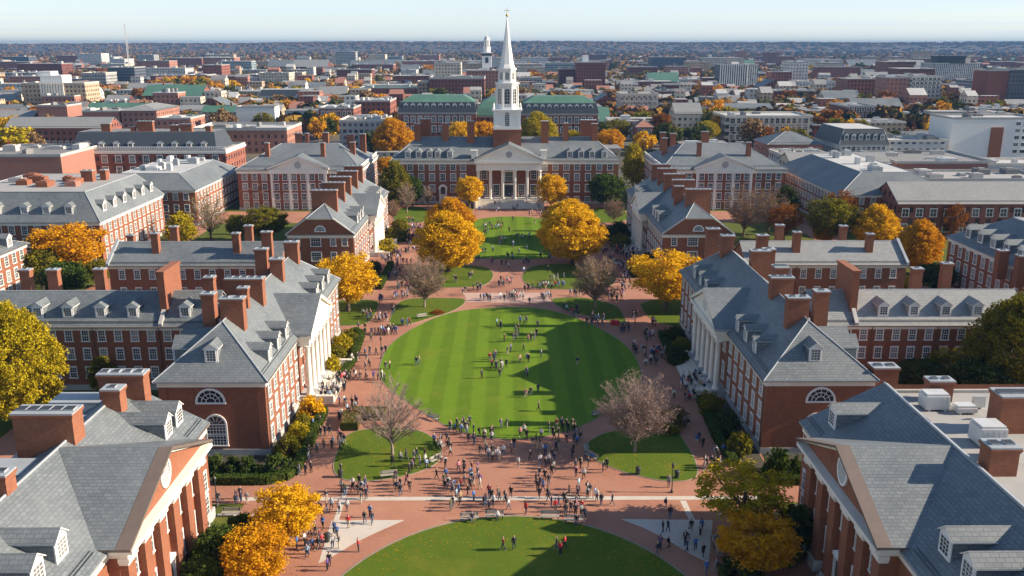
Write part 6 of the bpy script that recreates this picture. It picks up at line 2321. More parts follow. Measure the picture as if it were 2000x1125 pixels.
q = random.Random(21)
PEOPLE = []
for x, y, n, sx, sy in CROWD:
    n = n if n < 4 else max(3, round(n * (.66 if 835 < y < 1012 and 830 < x < 1170 else 1.1 if y < 760 and (x < 860 or x > 1150) else .8)))
    for k in range(n):
        a, r = q.uniform(0, 6.283), math.sqrt(q.random())
        jx, jy = (math.cos(a) * r * sx, math.sin(a) * r * sy) if n > 1 else (0, 0)
        top = COLORED.get((x, y)) or wpick(q, TOPS)
        PEOPLE.append(dict(px=x + jx, py=y + jy, top=top, leg=wpick(q, LEGS), hair=wpick(q, HAIR), pose=q.choice((0, 0, 1, 1, 2, 2, 3, 4, 5)), rz=q.choice((0, PI, PI, PI / 2, -PI / 2, q.uniform(0, 6.28))) + q.gauss(0, .3), h=q.gauss(1.74, .07), pack=q.random() < .3, skin='skin_deep' if q.random() < .2 else 'skin', shoe='shoe_white' if q.random() < .35 else 'shoe'))
# keep people off one another
PEOPLE.sort(key=lambda d: -d['py'])
kept = []
for d_ in PEOPLE:
    w = G(d_['px'], d_['py'])
    for _ in range(12):
        hit = [k for k in kept if abs(k['w'].x - w.x) < .62 and abs(k['w'].y - w.y) < .62]
        if not hit:
            break
        w = w + Vector((q.uniform(-.8, .8), q.uniform(-.9, .9), 0))
    d_['w'] = w
    d_['px'], d_['py'], _f = pix(w)
    kept.append(d_)
PEOPLE = kept
PEOPLE.sort(key=lambda d: -d['py'])
STEP = {'west': (-31.6 + 0, 128, 149), 'east': (33.0, 132, 152)}


def ground_z(w, z):
    """height of the steps of the halls at a point"""
    for x0, x1, ya, yb, sgn in ((-34.7 + 0, -26.9, 130.0, 147.0, -1), (29.2, 37.0, 132.2, 150.8, 1)):
        if ya < w.y < yb and x0 < w.x < x1:
            foot = -26.96 if sgn < 0 else 29.26
            dist = (foot - w.x) if sgn < 0 else (w.x - foot)
            k = min(7, max(0, int(dist / .42) + 1))
            return 1.2 * k / 8 if k < 8 else 1.2
    return z


N_IND = 292
ORD = ['leftmost', 'second from left', 'third from left', 'fourth from left', 'fifth from left', 'sixth from left', 'seventh from left', 'eighth from left', 'ninth from left', 'tenth from left']
lab = {}
for d_ in PEOPLE[:N_IND]:
    pl, z = place_of(d_['px'], d_['py'], d_['w'])
    d_['z'] = ground_z(d_['w'], z)
    act = 'walking' if d_['pose'] in (1, 2, 3, 5) else 'standing'
    d_['act'] = act
    t = d_['top']
    d_['pl'] = pl
    d_['label'] = f"person in {t} top, {d_['leg']} trousers{', backpack' if d_['pack'] else ''}, {act} {pl}"
    lab.setdefault(d_['label'], []).append(d_)
for l, v in lab.items():
    if len(v) > 1:
        v.sort(key=lambda d: d['px'])
        for k, d_ in enumerate(v):
            d_['label'] = f"person in {d_['top']} top, {d_['leg']} trousers{', backpack' if d_['pack'] else ''}, {d_['pl']}, {ORD[min(k, 9)]}"
for d_ in PEOPLE[:N_IND]:
    me = BODIES[d_['pose']]
    w = d_['w']
    o = single('person', me, d_['label'], 'person', (w.x, w.y, d_['z']), 'people on the quadrangle', d_['rz'])
    s_ = d_['h'] / 1.74
    o.scale = (s_ * 1.04, s_ * 1.04, s_)
    for i, mm in enumerate((d_['skin'], 'top_' + d_['top'], 'leg_' + d_['leg'], 'hair_' + d_['hair'], d_['shoe'])):
        o.material_slots[i].link = 'OBJECT'
        o.material_slots[i].material = MAT[mm]
    if d_['pack']:
        c = sub('backpack', PACK, o, (0, .17, 1.0))
SIT = [('navy', 'grey', 'dark', 917, 1018, .12, 'on the outermost left bench'), ('white', 'navy', 'brown', 966, 1014, .03, 'on the inner left bench'), ('black', 'denim', 'fair', 1121, 1022, -.14, 'on the outermost right bench'), ('charcoal', 'black', 'dark', 853, 902, .9, 'on the lower left lawn bench'), ('blue', 'navy', 'brown', 1154, 896, -.9, 'on the lower right lawn bench'), ('grey', 'black', 'dark', 1396, 1062, 1.5, 'on the shaded bench by the bronze tree')]
for tp, lg, hr, x, y, rz, wh in SIT:
    p = G(x, y)
    o = single('person', BODIES[6], f'person in {tp} top and {lg} trousers sitting {wh}', 'person', (p.x + .3 * math.cos(rz) + .12 * math.sin(rz), p.y + .3 * math.sin(rz) - .12 * math.cos(rz), (.085 if 1000 < y < 1030 else .02) - .01), 'people on the quadrangle', rz)
    for i, mm in enumerate(('skin', 'top_' + tp, 'leg_' + lg, 'hair_' + hr, 'shoe')):
        o.material_slots[i].link = 'OBJECT'
        o.material_slots[i].material = MAT[mm]
# the rest of the crowd, too far to tell apart
AV, AF, AM, base = [], [], [], 0
cm = [MAT[k] for k in ('skin', 'shoe')] + [MAT['top_' + n] for n, _, _ in TOPS] + [MAT['leg_' + n] for n, _, _ in LEGS] + [MAT['hair_' + n] for n, _, _ in HAIR]
ti = {n: 2 + i for i, (n, _, _) in enumerate(TOPS)}
li = {n: 2 + len(TOPS) + i for i, (n, _, _) in enumerate(LEGS)}
hi_ = {n: 2 + len(TOPS) + len(LEGS) + i for i, (n, _, _) in enumerate(HAIR)}
BD = []
for me in BODIES[:6]:
    v = np.empty(len(me.vertices) * 3, np.float32)
    me.vertices.foreach_get('co', v)
    BD.append((v.reshape(-1, 3), [tuple(p.vertices) for p in me.polygons], [p.material_index for p in me.polygons]))
for d_ in PEOPLE[N_IND:]:
    v, f, m = BD[d_['pose']]
    c, s_ = math.cos(d_['rz']), math.sin(d_['rz'])
    k = d_['h'] / 1.74
    w = d_['w']
    z = .085 if any(inside(w[:2], p) for p in LAWN_W) else .015
    if 398 < d_['py'] < 405 and 950 < d_['px'] < 1060:
        z = .5
    if w.y > 296:
        z = min(2.4, max(.015, (w.y - 300.9) / .42 * .16))
    for q0, x0, x1, ya, yb in ((-1, -40, -30.8, 229, 247), (1, 31.6, 40, 230.5, 248.5)):
        if x0 < w.x < x1 and ya < w.y < yb:
            dist = (-30.86 - w.x) if q0 < 0 else (w.x - 31.66)
            z = 1.2 * min(7, max(0, int(dist / .42) + 1)) / 8
    AV.append(np.stack([(v[:, 0] * c - v[:, 1] * s_) * k * 1.08 + w.x, (v[:, 0] * s_ + v[:, 1] * c) * k * 1.08 + w.y, v[:, 2] * k + z], axis=1))
    mp = {0: 0, 1: ti[d_['top']], 2: li[d_['leg']], 3: hi_[d_['hair']], 4: 1}
    AF += [tuple(base + a for a in p) for p in f]
    AM += [mp[a] for a in m]
    base += len(v)
me = bpy.data.meshes.new('crowd')
me.from_pydata(np.concatenate(AV).tolist(), [], AF)
for m in cm:
    me.materials.append(m)
me.polygons.foreach_set('material_index', AM)
me.update()
o = setting('crowd', me, kind='stuff')
o['label'], o['category'] = 'people crowding the far paths and steps of the quadrangle', 'crowd'
# ------------------------------------------------------------------ the town beyond
FM = {
    'brick': facade('town_brick', (.25, .085, .055), (.03, .03, .035), 3.2, 3.4, .42, .5),
    'brickdark': facade('town_brick_dark', (.17, .055, .042), (.03, .028, .03), 3.0, 3.3, .45, .5),
    'pink': facade('town_brick_pink', (.36, .16, .11), (.05, .045, .045), 3.4, 3.4, .4, .48),
    'tan': facade('town_tan', (.46, .345, .225), (.06, .05, .045), 3.2, 3.3, .5, .5),
    'cream': facade('town_cream', (.52, .46, .365), (.05, .05, .05), 3.4, 3.6, .45, .45),
    'grey': facade('town_grey', (.36, .35, .335), (.05, .055, .06), 3.0, 3.4, .6, .5),
    'white': facade('town_white', (.54, .53, .50), (.07, .075, .08), 3.4, 3.6, .5, .45),
    'slate': facade('town_slate', (.09, .10, .125), (.025, .03, .035), 2.6, 3.4, .6, .55),
    'glass': facade('town_glass', (.30, .35, .36), (.05, .09, .10), 1.6, 3.6, .82, .6),
    'stripe': facade('town_stripe', (.62, .60, .56), (.05, .055, .06), 2.4, 3.4, .5, .94),
    'grid': facade('town_grid', (.50, .45, .375), (.045, .045, .05), 3.6, 3.8, .66, .55),
    'plainwhite': MAT['white'],
}
for k, m in FM.items():
    MAT['f_' + k] = m
TOWN = []     # footprints already taken


def taken(x0, x1, y0, y1, pad=2.0):
    return any(x0 < d + pad and c < x1 + pad and y0 < f + pad and e < y1 + pad for c, d, e, f in TOWN)


CAMPUS = [(-150, 150, 0, 345)]
TOWN += CAMPUS


FRONTS = []


def block(label, px0, px1, ytop, ybase, depth, mat, roof='deck_white', name='town_building', par=.7, units=4, cat='building', win=None, style='flat', ridge=4.0, seed=1, group=None, z1=None, wmat='white', wcas=.2):
    """a building whose front face shows between px0 and px1 and from ytop down to ybase in the photograph"""
    y = G((px0 + px1) / 2, ybase).y
    p0, p1 = WY(px0, ytop, y), WY(px1, ytop, y)
    h = z1 or max(4.0, (p0.z + p1.z) / 2)
    b = Bld(name, label, cat, p0.x, p1.x, y, y + depth, h, group)
    TOWN.append((p0.x, p1.x, y, y + depth))
    FRONTS.append((px0, px1, ytop, ybase, y))
    m = MB()
    m.box(p0.x, p1.x, y, y + depth, -.3, h, 0, skip='-z+z')
    if style == 'gable':
        ym = y + depth / 2
        for x in (p0.x, p1.x):
            m.poly([(x, y, h), (x, y + depth, h), (x, ym, h + ridge - .1)])
    b.part('wall', m, [('f_' + mat) if ('f_' + mat) in MAT else mat])
    if style == 'flat':
        m = MB()
        m.poly([(p0.x + .3, y + .3, h - .25), (p1.x - .3, y + .3, h - .25), (p1.x - .3, y + depth - .3, h - .25), (p0.x + .3, y + depth - .3, h - .25)])
        b.part('roof', m, [roof])
        m = MB()
        for q_ in ((p0.x - .1, p1.x + .1, y - .1, y + .3), (p0.x - .1, p1.x + .1, y + depth - .3, y + depth + .1), (p0.x - .1, p0.x + .3, y + .3, y + depth - .3), (p1.x - .3, p1.x + .1, y + .3, y + depth - .3)):
            m.box(*q_, h - .3, h + par)
        b.part('parapet', m, ['stone' if mat in ('cream', 'white', 'tan', 'grid', 'grey', 'stripe') else 'grey_stone'])
        b.ridge = h - .25
        if units:
            b.units(units, seed, None, inset=1.5, big=min(8, depth * .3))
    elif style == 'gable':
        b.roof(h + ridge, 'x', 0, 0, roof)
    elif style == 'hip':
        b.roof(h + ridge, 'x' if p1.x - p0.x > depth else 'y', min(depth, p1.x - p0.x) / 2, min(depth, p1.x - p0.x) / 2, roof)
    elif style == 'mansard':
        b.deckroof(2.2, h + ridge, roof, 'deck_white')
    if win:
        nx, nz, w, hh, za, zb = win
        zb = min(zb, h - hh * .5 - .9)
        b.windows('-Y', lin(p0.x + w * 1.3, p1.x - w * 1.3, nx), lin(za, zb, nz), w, hh, 2, 2, cas=wcas, trim=wmat, mun=.09)
    return b


# west side, near the campus first
b = block('long brick hall with dark dormered mansard and white balustrade, behind the narrow brick block', 127, 440, 292, 372, 26, 'brick', 'deck_white', 'mansard_hall', units=0, cat='hall', z1=15.0)
xs = (b.x0, b.x1)
yy = b.y0
b.windows('-Y', lin(xs[0] + 4, xs[1] - 4, 11), [11.9, 7.6, 3.4], 1.9, 2.6, 3, 3, cas=.28, mun=.08)
m = MB()
m.ring(b.x0, b.x1, b.y0, b.y1, 14.0, 14.9, .35)
b.part('cornice', m, ['cream'])
m = MB()
m.box(b.x0, b.x1, yy + .1, yy + .4, 16.3, 16.6)
for k in range(int((b.x1 - b.x0) / .9)):
    m.box(b.x0 + k * .9, b.x0 + k * .9 + .4, yy + .15, yy + .35, 15.7, 16.3)
b.part('balustrade', m, ['white'])
m = MB()
a0, a1, r0, r1 = b.x0 + 1.2, b.x1 - 4.0, yy + 2.2, b.y1 - 1.5
m.poly([(a0, r0, 15), (a1, r0, 15), (a1 - 2, r0 + 5, 21.5), (a0 + 1, r0 + 5, 21.5)])
m.poly([(a1, r0, 15), (a1, r1, 15), (a1 - 2, r1 - 4, 21.5), (a1 - 2, r0 + 5, 21.5)])
m.poly([(a0, r0, 15), (a0 + 1, r0 + 5, 21.5), (a0 + 1, r1 - 4, 21.5), (a0, r1, 15)])
m.poly([(a0 + 1, r0 + 5, 21.5), (a1 - 2, r0 + 5, 21.5), (a1 - 2, r1 - 4, 21.5), (a0 + 1, r1 - 4, 21.5)], 1)
m.poly([(a0, r1, 15), (a0 + 1, r1 - 4, 21.5), (a1 - 2, r1 - 4, 21.5), (a1, r1, 15)])
b.part('mansard_roof', m, ['slate_dark', 'deck_dark'])
b.tan, b.oh, b.e = 6.5 / 5, 0, 15
b.y0 = yy + 2.2
b.dormers('-Y', [t for i, t in enumerate(lin(xs[0] + 7, xs[1] - 9, 9)) if i != 4], .6, 1.5, 1.6, 'slate_dark', None, 2, 2)
b.y0 = yy
for (f_, w_, tp_) in ((.21, 3.4, 24.5), (.46, 6.0, 25.5), (.38, 1.6, 23.5), (.64, 2.6, 24), (.72, 4.4, 24.4), (.86, 2.0, 23.6)):
    x = xs[0] + (xs[1] - xs[0]) * f_
    b.chimney(x, yy + 9, w_, 2.0, 19, tp_)
block('modern flat roofed red brick block with dark recessed floor, at the left picture edge', -60, 118, 305, 395, 34, 'brick_pink', 'deck_dark', 'brick_block', units=6, seed=4)
block('pale grey gabled shed roof over brick with a row of windows, upper left', 8, 210, 250, 292, 18, 'brick', 'slate_pale', 'gabled_hall', style='gable', ridge=5, win=(16, 1, 1.6, 2.2, 3.2, 3.2))
block('grey gabled hall at the left picture edge behind the pale shed roof', -70, 62, 232, 262, 18, 'brick', 'slate_pale', 'gabled_hall', style='gable', ridge=4.5)
block('wide flat white roofed brick building with cornice, behind the mansard hall', 372, 560, 254, 300, 34, 'pink', 'deck_white', 'flat_roofed_hall', units=7, seed=9, par=1.2)
block('white windowless penthouse block above the flat white roof', 460, 536, 210, 262, 12, 'plainwhite', 'deck_white', 'penthouse_block', units=0)
block('red brick box without windows, upper left', 72, 130, 207, 262, 20, 'brick_pink', 'deck_dark', 'brick_block', units=2)
block('stepped red brick block with hipped end, left of the pale row', 236, 305, 216, 262, 40, 'pink', 'slate_pale', 'brick_block', style='hip', ridge=3)
block('long red brick range with shallow pale roof, upper left', 160, 232, 218, 262, 30, 'brick_pink', 'deck', 'brick_block', units=3)
block('low pale roofed pink row in front of the yellow green trees', 305, 372, 232, 270, 26, 'pink', 'deck_white', 'brick_block', units=2, seed=2)
block('pale grey roofed white row house block beside dark green trees', 345, 396, 216, 250, 20, 'white', 'slate_pale', 'row_house', style='gable', ridge=3)
b = block('tall tan slab with white penthouse, upper left', 42, 165, 163, 224, 26, 'tan', 'deck_white', 'tower_block', units=0, win=None)
TB = b
for k in range(9):
    m = MB()
    x = TB.x0 + 14 + k * (TB.x1 - TB.x0 - 30) / 9
    m.box(x, x + 1.4, TB.y0 - .6, TB.y0, 0, TB.e)
    TB.part('pier', m, ['cream'])
m = MB()
m.box(TB.x0 + 12, TB.x1 - 20, TB.y0 + 6, TB.y1 - 4, TB.e, TB.e + 6)
m.box(TB.x0 + 20, TB.x1 - 40, TB.y0 + 8, TB.y1 - 6, TB.e + 6, TB.e + 9)
TB.part('penthouse', m, ['white'])
block('low grey roofed pink block in front of the tan slab', 80, 145, 188, 226, 20, 'pink', 'deck', 'brick_block', units=3)
block('pale grey windowless slab, left of the dark slate tower', 158, 206, 143, 182, 30, 'grey', 'deck_white', 'tower_block', units=2)
block('dark slate coloured office tower, upper left', 210, 262, 132, 178, 34, 'slate', 'deck_dark', 'tower_block', units=3)
block('white slab far off on the left, beside the mast', 150, 197, 105, 136, 40, 'white', 'deck_white', 'tower_block', units=3)
block('plain red brick apartment block, first in the row right of the dark tower', 293, 358, 148, 176, 34, 'brick', 'deck_white', 'apartment_block', units=4)
block('dark red brick apartment block, second in the row right of the dark tower', 362, 404, 147, 178, 34, 'brickdark', 'deck', 'apartment_block', units=3, seed=3)
block('sunlit pink brick apartment block, third in the row right of the dark tower', 406, 464, 149, 178, 34, 'pink', 'deck_white', 'apartment_block', units=3, seed=5)
block('grey brown block between pink and cream apartment blocks', 468, 504, 152, 178, 30, 'grey', 'deck', 'apartment_block', units=2)
block('cream ribbed apartment slab, centre left', 506, 564, 143, 178, 30, 'cream', 'deck_white', 'apartment_block', units=4, seed=6)
block('narrow pale slab beside the cream ribbed slab', 567, 590, 142, 170, 24, 'tan', 'deck_white', 'apartment_block', units=1)
block('white pencil block behind the pale slab, centre left', 598, 612, 132, 160, 18, 'white', 'deck_white', 'tower_block', units=1)
block('dark brown brick slab with regular windows, left of the green roofs', 657, 726, 136, 168, 30, 'brickdark', 'deck', 'tower_block', units=4, seed=7)
block('white mansard row with arcade of small windows, beside red trees', 505, 608, 187, 214, 22, 'white', 'slate_dark', 'mansard_row', style='mansard', ridge=5)
block('grey flat roof with rows of plant in front of the large orange gold tree', 662, 752, 236, 288, 30, 'grey', 'deck', 'flat_roofed_hall', units=22, seed=12)
block('brick block with tall white windows and cluttered roof, left of the green mansard', 622, 690, 212, 262, 30, 'brick', 'deck', 'brick_block', units=10, seed=13, win=(6, 2, 2.0, 4.0, 5, 12))
block('sunlit brick block with cluttered white roof, left of the green mansard', 692, 762, 198, 250, 34, 'brick', 'deck_white', 'brick_block', units=10, seed=14)
block('small stepped white factory with tall chimney, far behind the brown slab', 720, 752, 107, 132, 40, 'cream', 'deck_white', 'tower_block', units=4)
block('long brick factory with flat roof, far behind the brown slab', 692, 768, 126, 146, 40, 'brick', 'deck_white', 'brick_block', units=4, seed=15)
# centre
GM = block('brick range with green copper mansard, left wing behind the main hall', 778, 930, 222, 292, 24, 'brick', 'copper', 'copper_roofed_hall', units=0, cat='hall')
GM2 = block('brick range with green copper mansard, right wing behind the main hall', 1018, 1168, 224, 292, 24, 'brick', 'copper', 'copper_roofed_hall', units=0, cat='hall')
GMc = block('green copper domed centre block between the two mansard wings', 931, 1017, 228, 290, 30, 'brick', 'copper', 'copper_roofed_hall', units=0, cat='hall')
for B_, n_ in ((GM, 10), (GM2, 10)):
    m = MB()
    x0, x1, y0, y1, e = B_.x0 - .4, B_.x1 + .4, B_.y0 - .4, B_.y1 + .4, B_.e + .75
    for z0, z1, i0, i1, mt in ((e, e + 5.2, 0, 1.3, 1), (e + 5.2, e + 8.4, 1.3, 7, 0)):
        q0 = [(x0 + i0, y0 + i0, z0), (x1 - i0, y0 + i0, z0), (x1 - i0, y1 - i0, z0), (x0 + i0, y1 - i0, z0)]
        q1 = [(x0 + i1, y0 + i1, z1), (x1 - i1, y0 + i1, z1), (x1 - i1, y1 - i1, z1), (x0 + i1, y1 - i1, z1)]
        for k in range(4):
            m.poly([q0[k], q0[(k + 1) % 4], q1[(k + 1) % 4], q1[k]], mt)
    m.poly(q1, 0)
    B_.part('mansard_roof', m, ['copper', 'slate_dark'])
    B_.tan, B_.oh, sv = 4.0, 0, B_.e
    B_.e = e
    B_.dormers('-Y', lin(B_.x0 + 4, B_.x1 - 4, n_), .3, 1.9, 2.4, 'slate_dark', 'slate_dark', 2, 2)
    B_.e = sv
    B_.windows('-Y', lin(B_.x0 + 4, B_.x1 - 4, n_), [sv - 3, sv - 8], 1.9, 3.0, 2, 3, cas=.3, mun=.1)
m = MB()
x0, x1, y0, y1, e = GMc.x0 - 1, GMc.x1 + 1, GMc.y0 - 1, GMc.y1 + 1, GMc.e + .75
pr = [(0, 0), (1.5, 3.6), (4, 6.8), (8, 8.6)]
for (i0, z0), (i1, z1) in zip(pr[:-1], pr[1:]):
    q0 = [(x0 + i0, y0 + i0, e + z0), (x1 - i0, y0 + i0, e + z0), (x1 - i0, y1 - i0, e + z0), (x0 + i0, y1 - i0, e + z0)]
    q1 = [(x0 + i1, y0 + i1, e + z1), (x1 - i1, y0 + i1, e + z1), (x1 - i1, y1 - i1, e + z1), (x0 + i1, y1 - i1, e + z1)]
    for k in range(4):
        m.poly([q0[k], q0[(k + 1) % 4], q1[(k + 1) % 4], q1[k]])
m.poly(q1)
GMc.part('dome_roof', m, ['copper'])
block('long brick library with green copper parapet, beyond the left mansard wing', 838, 946, 154, 208, 40, 'brickdark', 'copper', 'copper_roofed_hall', units=10, seed=21, par=1.5)
block('low building with pale green roof, beyond the orange gold tree', 700, 836, 172, 206, 36, 'brick', 'copper', 'copper_roofed_hall', units=5, seed=22, par=.5)
block('pale end block beside the low green roof', 815, 836, 160, 206, 20, 'tan', 'deck_white', 'brick_block', units=0)
b = block('tall brown brick tower with white penthouse, right of the spire', 1126, 1183, 122, 186, 36, 'brickdark', 'deck_white', 'tower_block', units=0)
m = MB()
m.box(b.x0 + 8, b.x1 - 18, b.y0 + 8, b.y1 - 6, b.e, b.e + 7)
b.part('penthouse', m, ['white'])
block('lower brown brick tower attached to the left of the tall one', 1092, 1125, 135, 184, 30, 'brickdark', 'deck', 'tower_block', units=2)
block('pale tan apartment slab, right behind the spire', 1010, 1064, 131, 162, 30, 'cream', 'deck_white', 'apartment_block', units=4, seed=23)
block('grey blue office block, right behind the spire', 1014, 1058, 152, 186, 30, 'grey', 'deck_white', 'office_block', units=3)
block('blue grey office slab left behind the brown tower', 1066, 1122, 124, 152, 30, 'glass', 'deck', 'office_block', units=3)
block('low white shed row below the brown tower', 1062, 1160, 178, 200, 26, 'white', 'deck_white', 'low_shed', units=6, seed=24)
block('cream concrete block with square windows, right of the green mansard', 1212, 1286, 184, 238, 26, 'cream', 'deck_white', 'office_block', units=2, win=(7, 4, 1.9, 1.8, 5, 40), wmat='cream')
block('small red brick gabled house behind the main hall on the right', 1243, 1276, 248, 290, 14, 'brick_pink', 'brick_pink', 'house', style='hip', ridge=3.5, win=(3, 2, 1.5, 2.2, 4, 9))
block('green copper roofed hall, right of the cream concrete block', 1288, 1352, 178, 208, 30, 'brick', 'copper', 'copper_roofed_hall', units=8, seed=25)
block('brick row with white flat roof below the striped tower', 1300, 1375, 166, 196, 26, 'brickdark', 'deck_white', 'brick_block', units=4, seed=26)
# east side
b = block('white and black striped office tower, right', 1408, 1460, 127, 184, 30, 'slate', 'deck_white', 'tower_block', units=2)
m = MB()
for k in range(13):
    x = b.x0 + (b.x1 - b.x0) * k / 12
    m.box(x - .5, x + .5, b.y0 - .8, b.y0, 0, b.e + 1)
b.part('fin_screen', m, ['white'])
block('white ribbed flank attached to the right of the striped office tower', 1461, 1482, 126, 184, 30, 'stripe', 'deck_white', 'tower_block', units=0)
block('grey tan apartment slab, left of the striped tower', 1342, 1388, 120, 150, 30, 'tan', 'deck_white', 'apartment_block', units=4, seed=27)
block('low grey red apartment block, left of the striped tower', 1306, 1344, 130, 156, 30, 'pink', 'deck', 'apartment_block', units=3, seed=28)
block('long dark red slab with white base, right behind the brown tower', 1228, 1285, 131, 160, 34, 'brickdark', 'deck_white', 'apartment_block', units=3, seed=29)
block('long low brick range with white roof below the striped tower', 1376, 1510, 192, 214, 26, 'brickdark', 'deck_white', 'brick_block', units=3, seed=30)
block('brick range with flat roof, right of the striped tower', 1512, 1600, 178, 208, 30, 'brick', 'deck_white', 'brick_block', units=6, seed=31)
block('white pitched gallery block, right of the striped tower', 1560, 1640, 160, 190, 36, 'white', 'deck_white', 'gallery_block', units=5, seed=32)
b = block('concrete grid office with flat white roof, behind the east pedimented hall', 1418, 1588, 228, 282, 32, 'grid', 'deck_white', 'grid_office', units=3, win=(14, 3, 3.2, 2.6, 4, 13), wmat='stone', wcas=.5)
b = block('tan apartment tower with square window grid, right', 1778, 1842, 150, 218, 26, 'grid', 'deck_white', 'tower_block', units=3, seed=33, win=(7, 8, 2.5, 1.9, 3, 60), wmat='cream', wcas=.4)
block('brick brown flank attached to the left of the grid tower', 1735, 1777, 152, 218, 26, 'pink', 'deck_white', 'tower_block', units=2, seed=34)
b = block('broad white ribbed tower with dark drum on top, far right', 1826, 1915, 124, 172, 40, 'stripe', 'deck_white', 'tower_block', units=0)
m = MB()
cx, cy = (b.x0 + b.x1) / 2, (b.y0 + b.y1) / 2
m.lathe(cx, cy, [(23, b.e), (23, b.e + 8), (24.5, b.e + 8.1), (24.5, b.e + 9.5)], 8, 0, False, .5)
b.part('drum', m, ['slate_dark'])
block('teal glass office block, left of the dark brick tower', 1895, 1930, 158, 192, 30, 'glass', 'deck', 'office_block', units=2)
block('dark red brick tower at the right picture edge', 1932, 1972, 138, 222, 24, 'brick_dark', 'deck_white', 'tower_block', units=1)
block('glazed dark tower at the right picture edge, behind the red one', 1973, 2040, 136, 222, 26, 'slate', 'deck_white', 'tower_block', units=2)
b = block('large blank white block with a red brick stripe, right edge', 1862, 2040, 232, 312, 24, 'plainwhite', 'deck_white', 'blank_block', units=2)
m = MB()
x0, x1 = WY(1936, 250, b.y0).x, WY(1960, 250, b.y0).x
m.box(x0, x1, b.y0 - .5, b.y0, 0, b.e - 4)
b.part('brick_stripe', m, ['brick'])
MB_ = block('white apartment house with dark curved mansard, left of the blank white block', 1640, 1735, 282, 318, 34, 'white', 'slate_dark', 'mansard_house', style='mansard', ridge=7)
MB_.dormers('-Y', lin(MB_.x0 + 3, MB_.x1 - 3, 6), .3, 1.5, 2.0, 'slate_dark', 'slate_dark', 2, 2)
MB_.windows('-Y', lin(MB_.x0 + 2, MB_.x1 - 2, 9), [MB_.e - 2, MB_.e - 5.2], 1.5, 1.9, 2, 2)
block('long white flat roofed range right of the dark mansard', 1737, 1850, 276, 316, 24, 'white', 'deck_white', 'flat_roofed_hall', units=5, seed=36)
block('red brick building with dark flat roof and few windows, right', 1752, 1945, 318, 362, 38, 'brick_pink', 'deck_dark', 'brick_block', units=5, seed=37, win=(7, 1, 2.2, 2.4, 4.5, 4.5))
block('cream ridged roof range before the red brick building', 1545, 1740, 320, 372, 16, 'cream', 'slate_pale', 'gabled_hall', style='gable', ridge=3.5)
block('pale flat roof with plant behind the cream ridged range', 1532, 1630, 306, 338, 24, 'white', 'deck_white', 'flat_roofed_hall', units=8, seed=38)
block('brown hipped roof house with dark dormer, behind the cream range', 1500, 1608, 282, 316, 24, 'pink', 'slate', 'hipped_house', style='hip', ridge=5, win=(8, 1, 1.8, 2.6, 5, 5))
block('long brick building with pale slate roof, right behind the bright yellow tree', 1755, 2060, 398, 468, 18, 'brick', 'slate_pale', 'gabled_hall', style='gable', ridge=5, win=(11, 2, 1.7, 2.1, 3.4, 7.8))
block('grey low workshop with tarred roof, right edge behind the pale slate roof', 1810, 2060, 352, 388, 24, 'deck_dark', 'deck', 'workshop', units=7, seed=39)
block('white low block at the right edge under the blank white block', 1930, 2060, 322, 362, 18, 'white', 'deck_white', 'flat_roofed_hall', units=3, seed=40)
block('pale twin gabled villa, right of the small red house', 1318, 1372, 222, 262, 20, 'cream', 'slate_pale', 'villa', style='gable', ridge=6)
block('dark brick terrace with pale roof, below the long brick range', 1380, 1510, 212, 240, 20, 'brickdark', 'slate', 'terrace', style='gable', ridge=3, seed=41)
block('dark red brick corner block, left of the grid tower', 1650, 1712, 208, 250, 30, 'brickdark', 'deck', 'brick_block', units=6, seed=42, win=(6, 3, 1.8, 2.2, 5, 15))
block('grey commercial block with low tan front, below the grid tower', 1698, 1770, 240, 270, 24, 'tan', 'deck_white', 'low_shed', units=6, seed=43)

bw = [o_ for o_ in ROOTS if o_['label'].startswith('large blank white')][0]
for k in range(5):
    z = 4 + 3.3 * k
    for u in (0, 3.6):
        p = WY(1988, 250, bw['_w'][1] - 12)
        f_ = part('window', win_frame(2.2, 1.5, 2, 1, False, .2), bw, (p.x + u, bw['_w'][1] - 12, z), 0)
        sub('pane', win_pane(2.2, 1.5), f_)

# distant white clock tower, mast
y = G(951, 190).y
p = WY(951, 120, y)
o = thing('clock_tower', 'distant white clock tower with open belfry and small dome, left of the spire', 'tower', (p.x, y, 0))
pz = lambda yy_: WY(951, yy_, y).z
k = y / FOC / math.cos(TH)
m = MB()
m.box(-10 * k, 10 * k, -10 * k, 10 * k, 0, pz(135))
part('tower_base', m.mesh('tower_base', ['brick']), o)
m = MB()
m.box(-8.5 * k, 8.5 * k, -8.5 * k, 8.5 * k, pz(135), pz(109))
m.box(-9.5 * k, 9.5 * k, -9.5 * k, 9.5 * k, pz(104), pz(102))
part('clock_stage', m.mesh('clock_stage', ['white']), o)
m = MB()
m.box(-9.2 * k, 9.2 * k, -9.2 * k, 9.2 * k, pz(109), pz(104))
m.box(-3 * k, 3 * k, -8.6 * k, -8.5 * k, pz(123), pz(112))
part('louvre_band', m.mesh('louvre_band', ['slate_dark']), o)
m = MB()
m.lathe(0, 0, [(6.5 * k, pz(102)), (6.5 * k, pz(94)), (7 * k, pz(93.5)), (7 * k, pz(92))], 8, 0, False)
for j in range(8):
    a = 2 * PI * j / 8
    m.tube([(4.6 * k * math.cos(a), 4.6 * k * math.sin(a), pz(92)), (4.6 * k * math.cos(a), 4.6 * k * math.sin(a), pz(78))], [.9 * k, .9 * k], 6)
m.lathe(0, 0, [(5.8 * k, pz(78)), (5.6 * k, pz(76))], 8, 0, False)
part('belfry', m.mesh('belfry', ['white']), o)
m = MB()
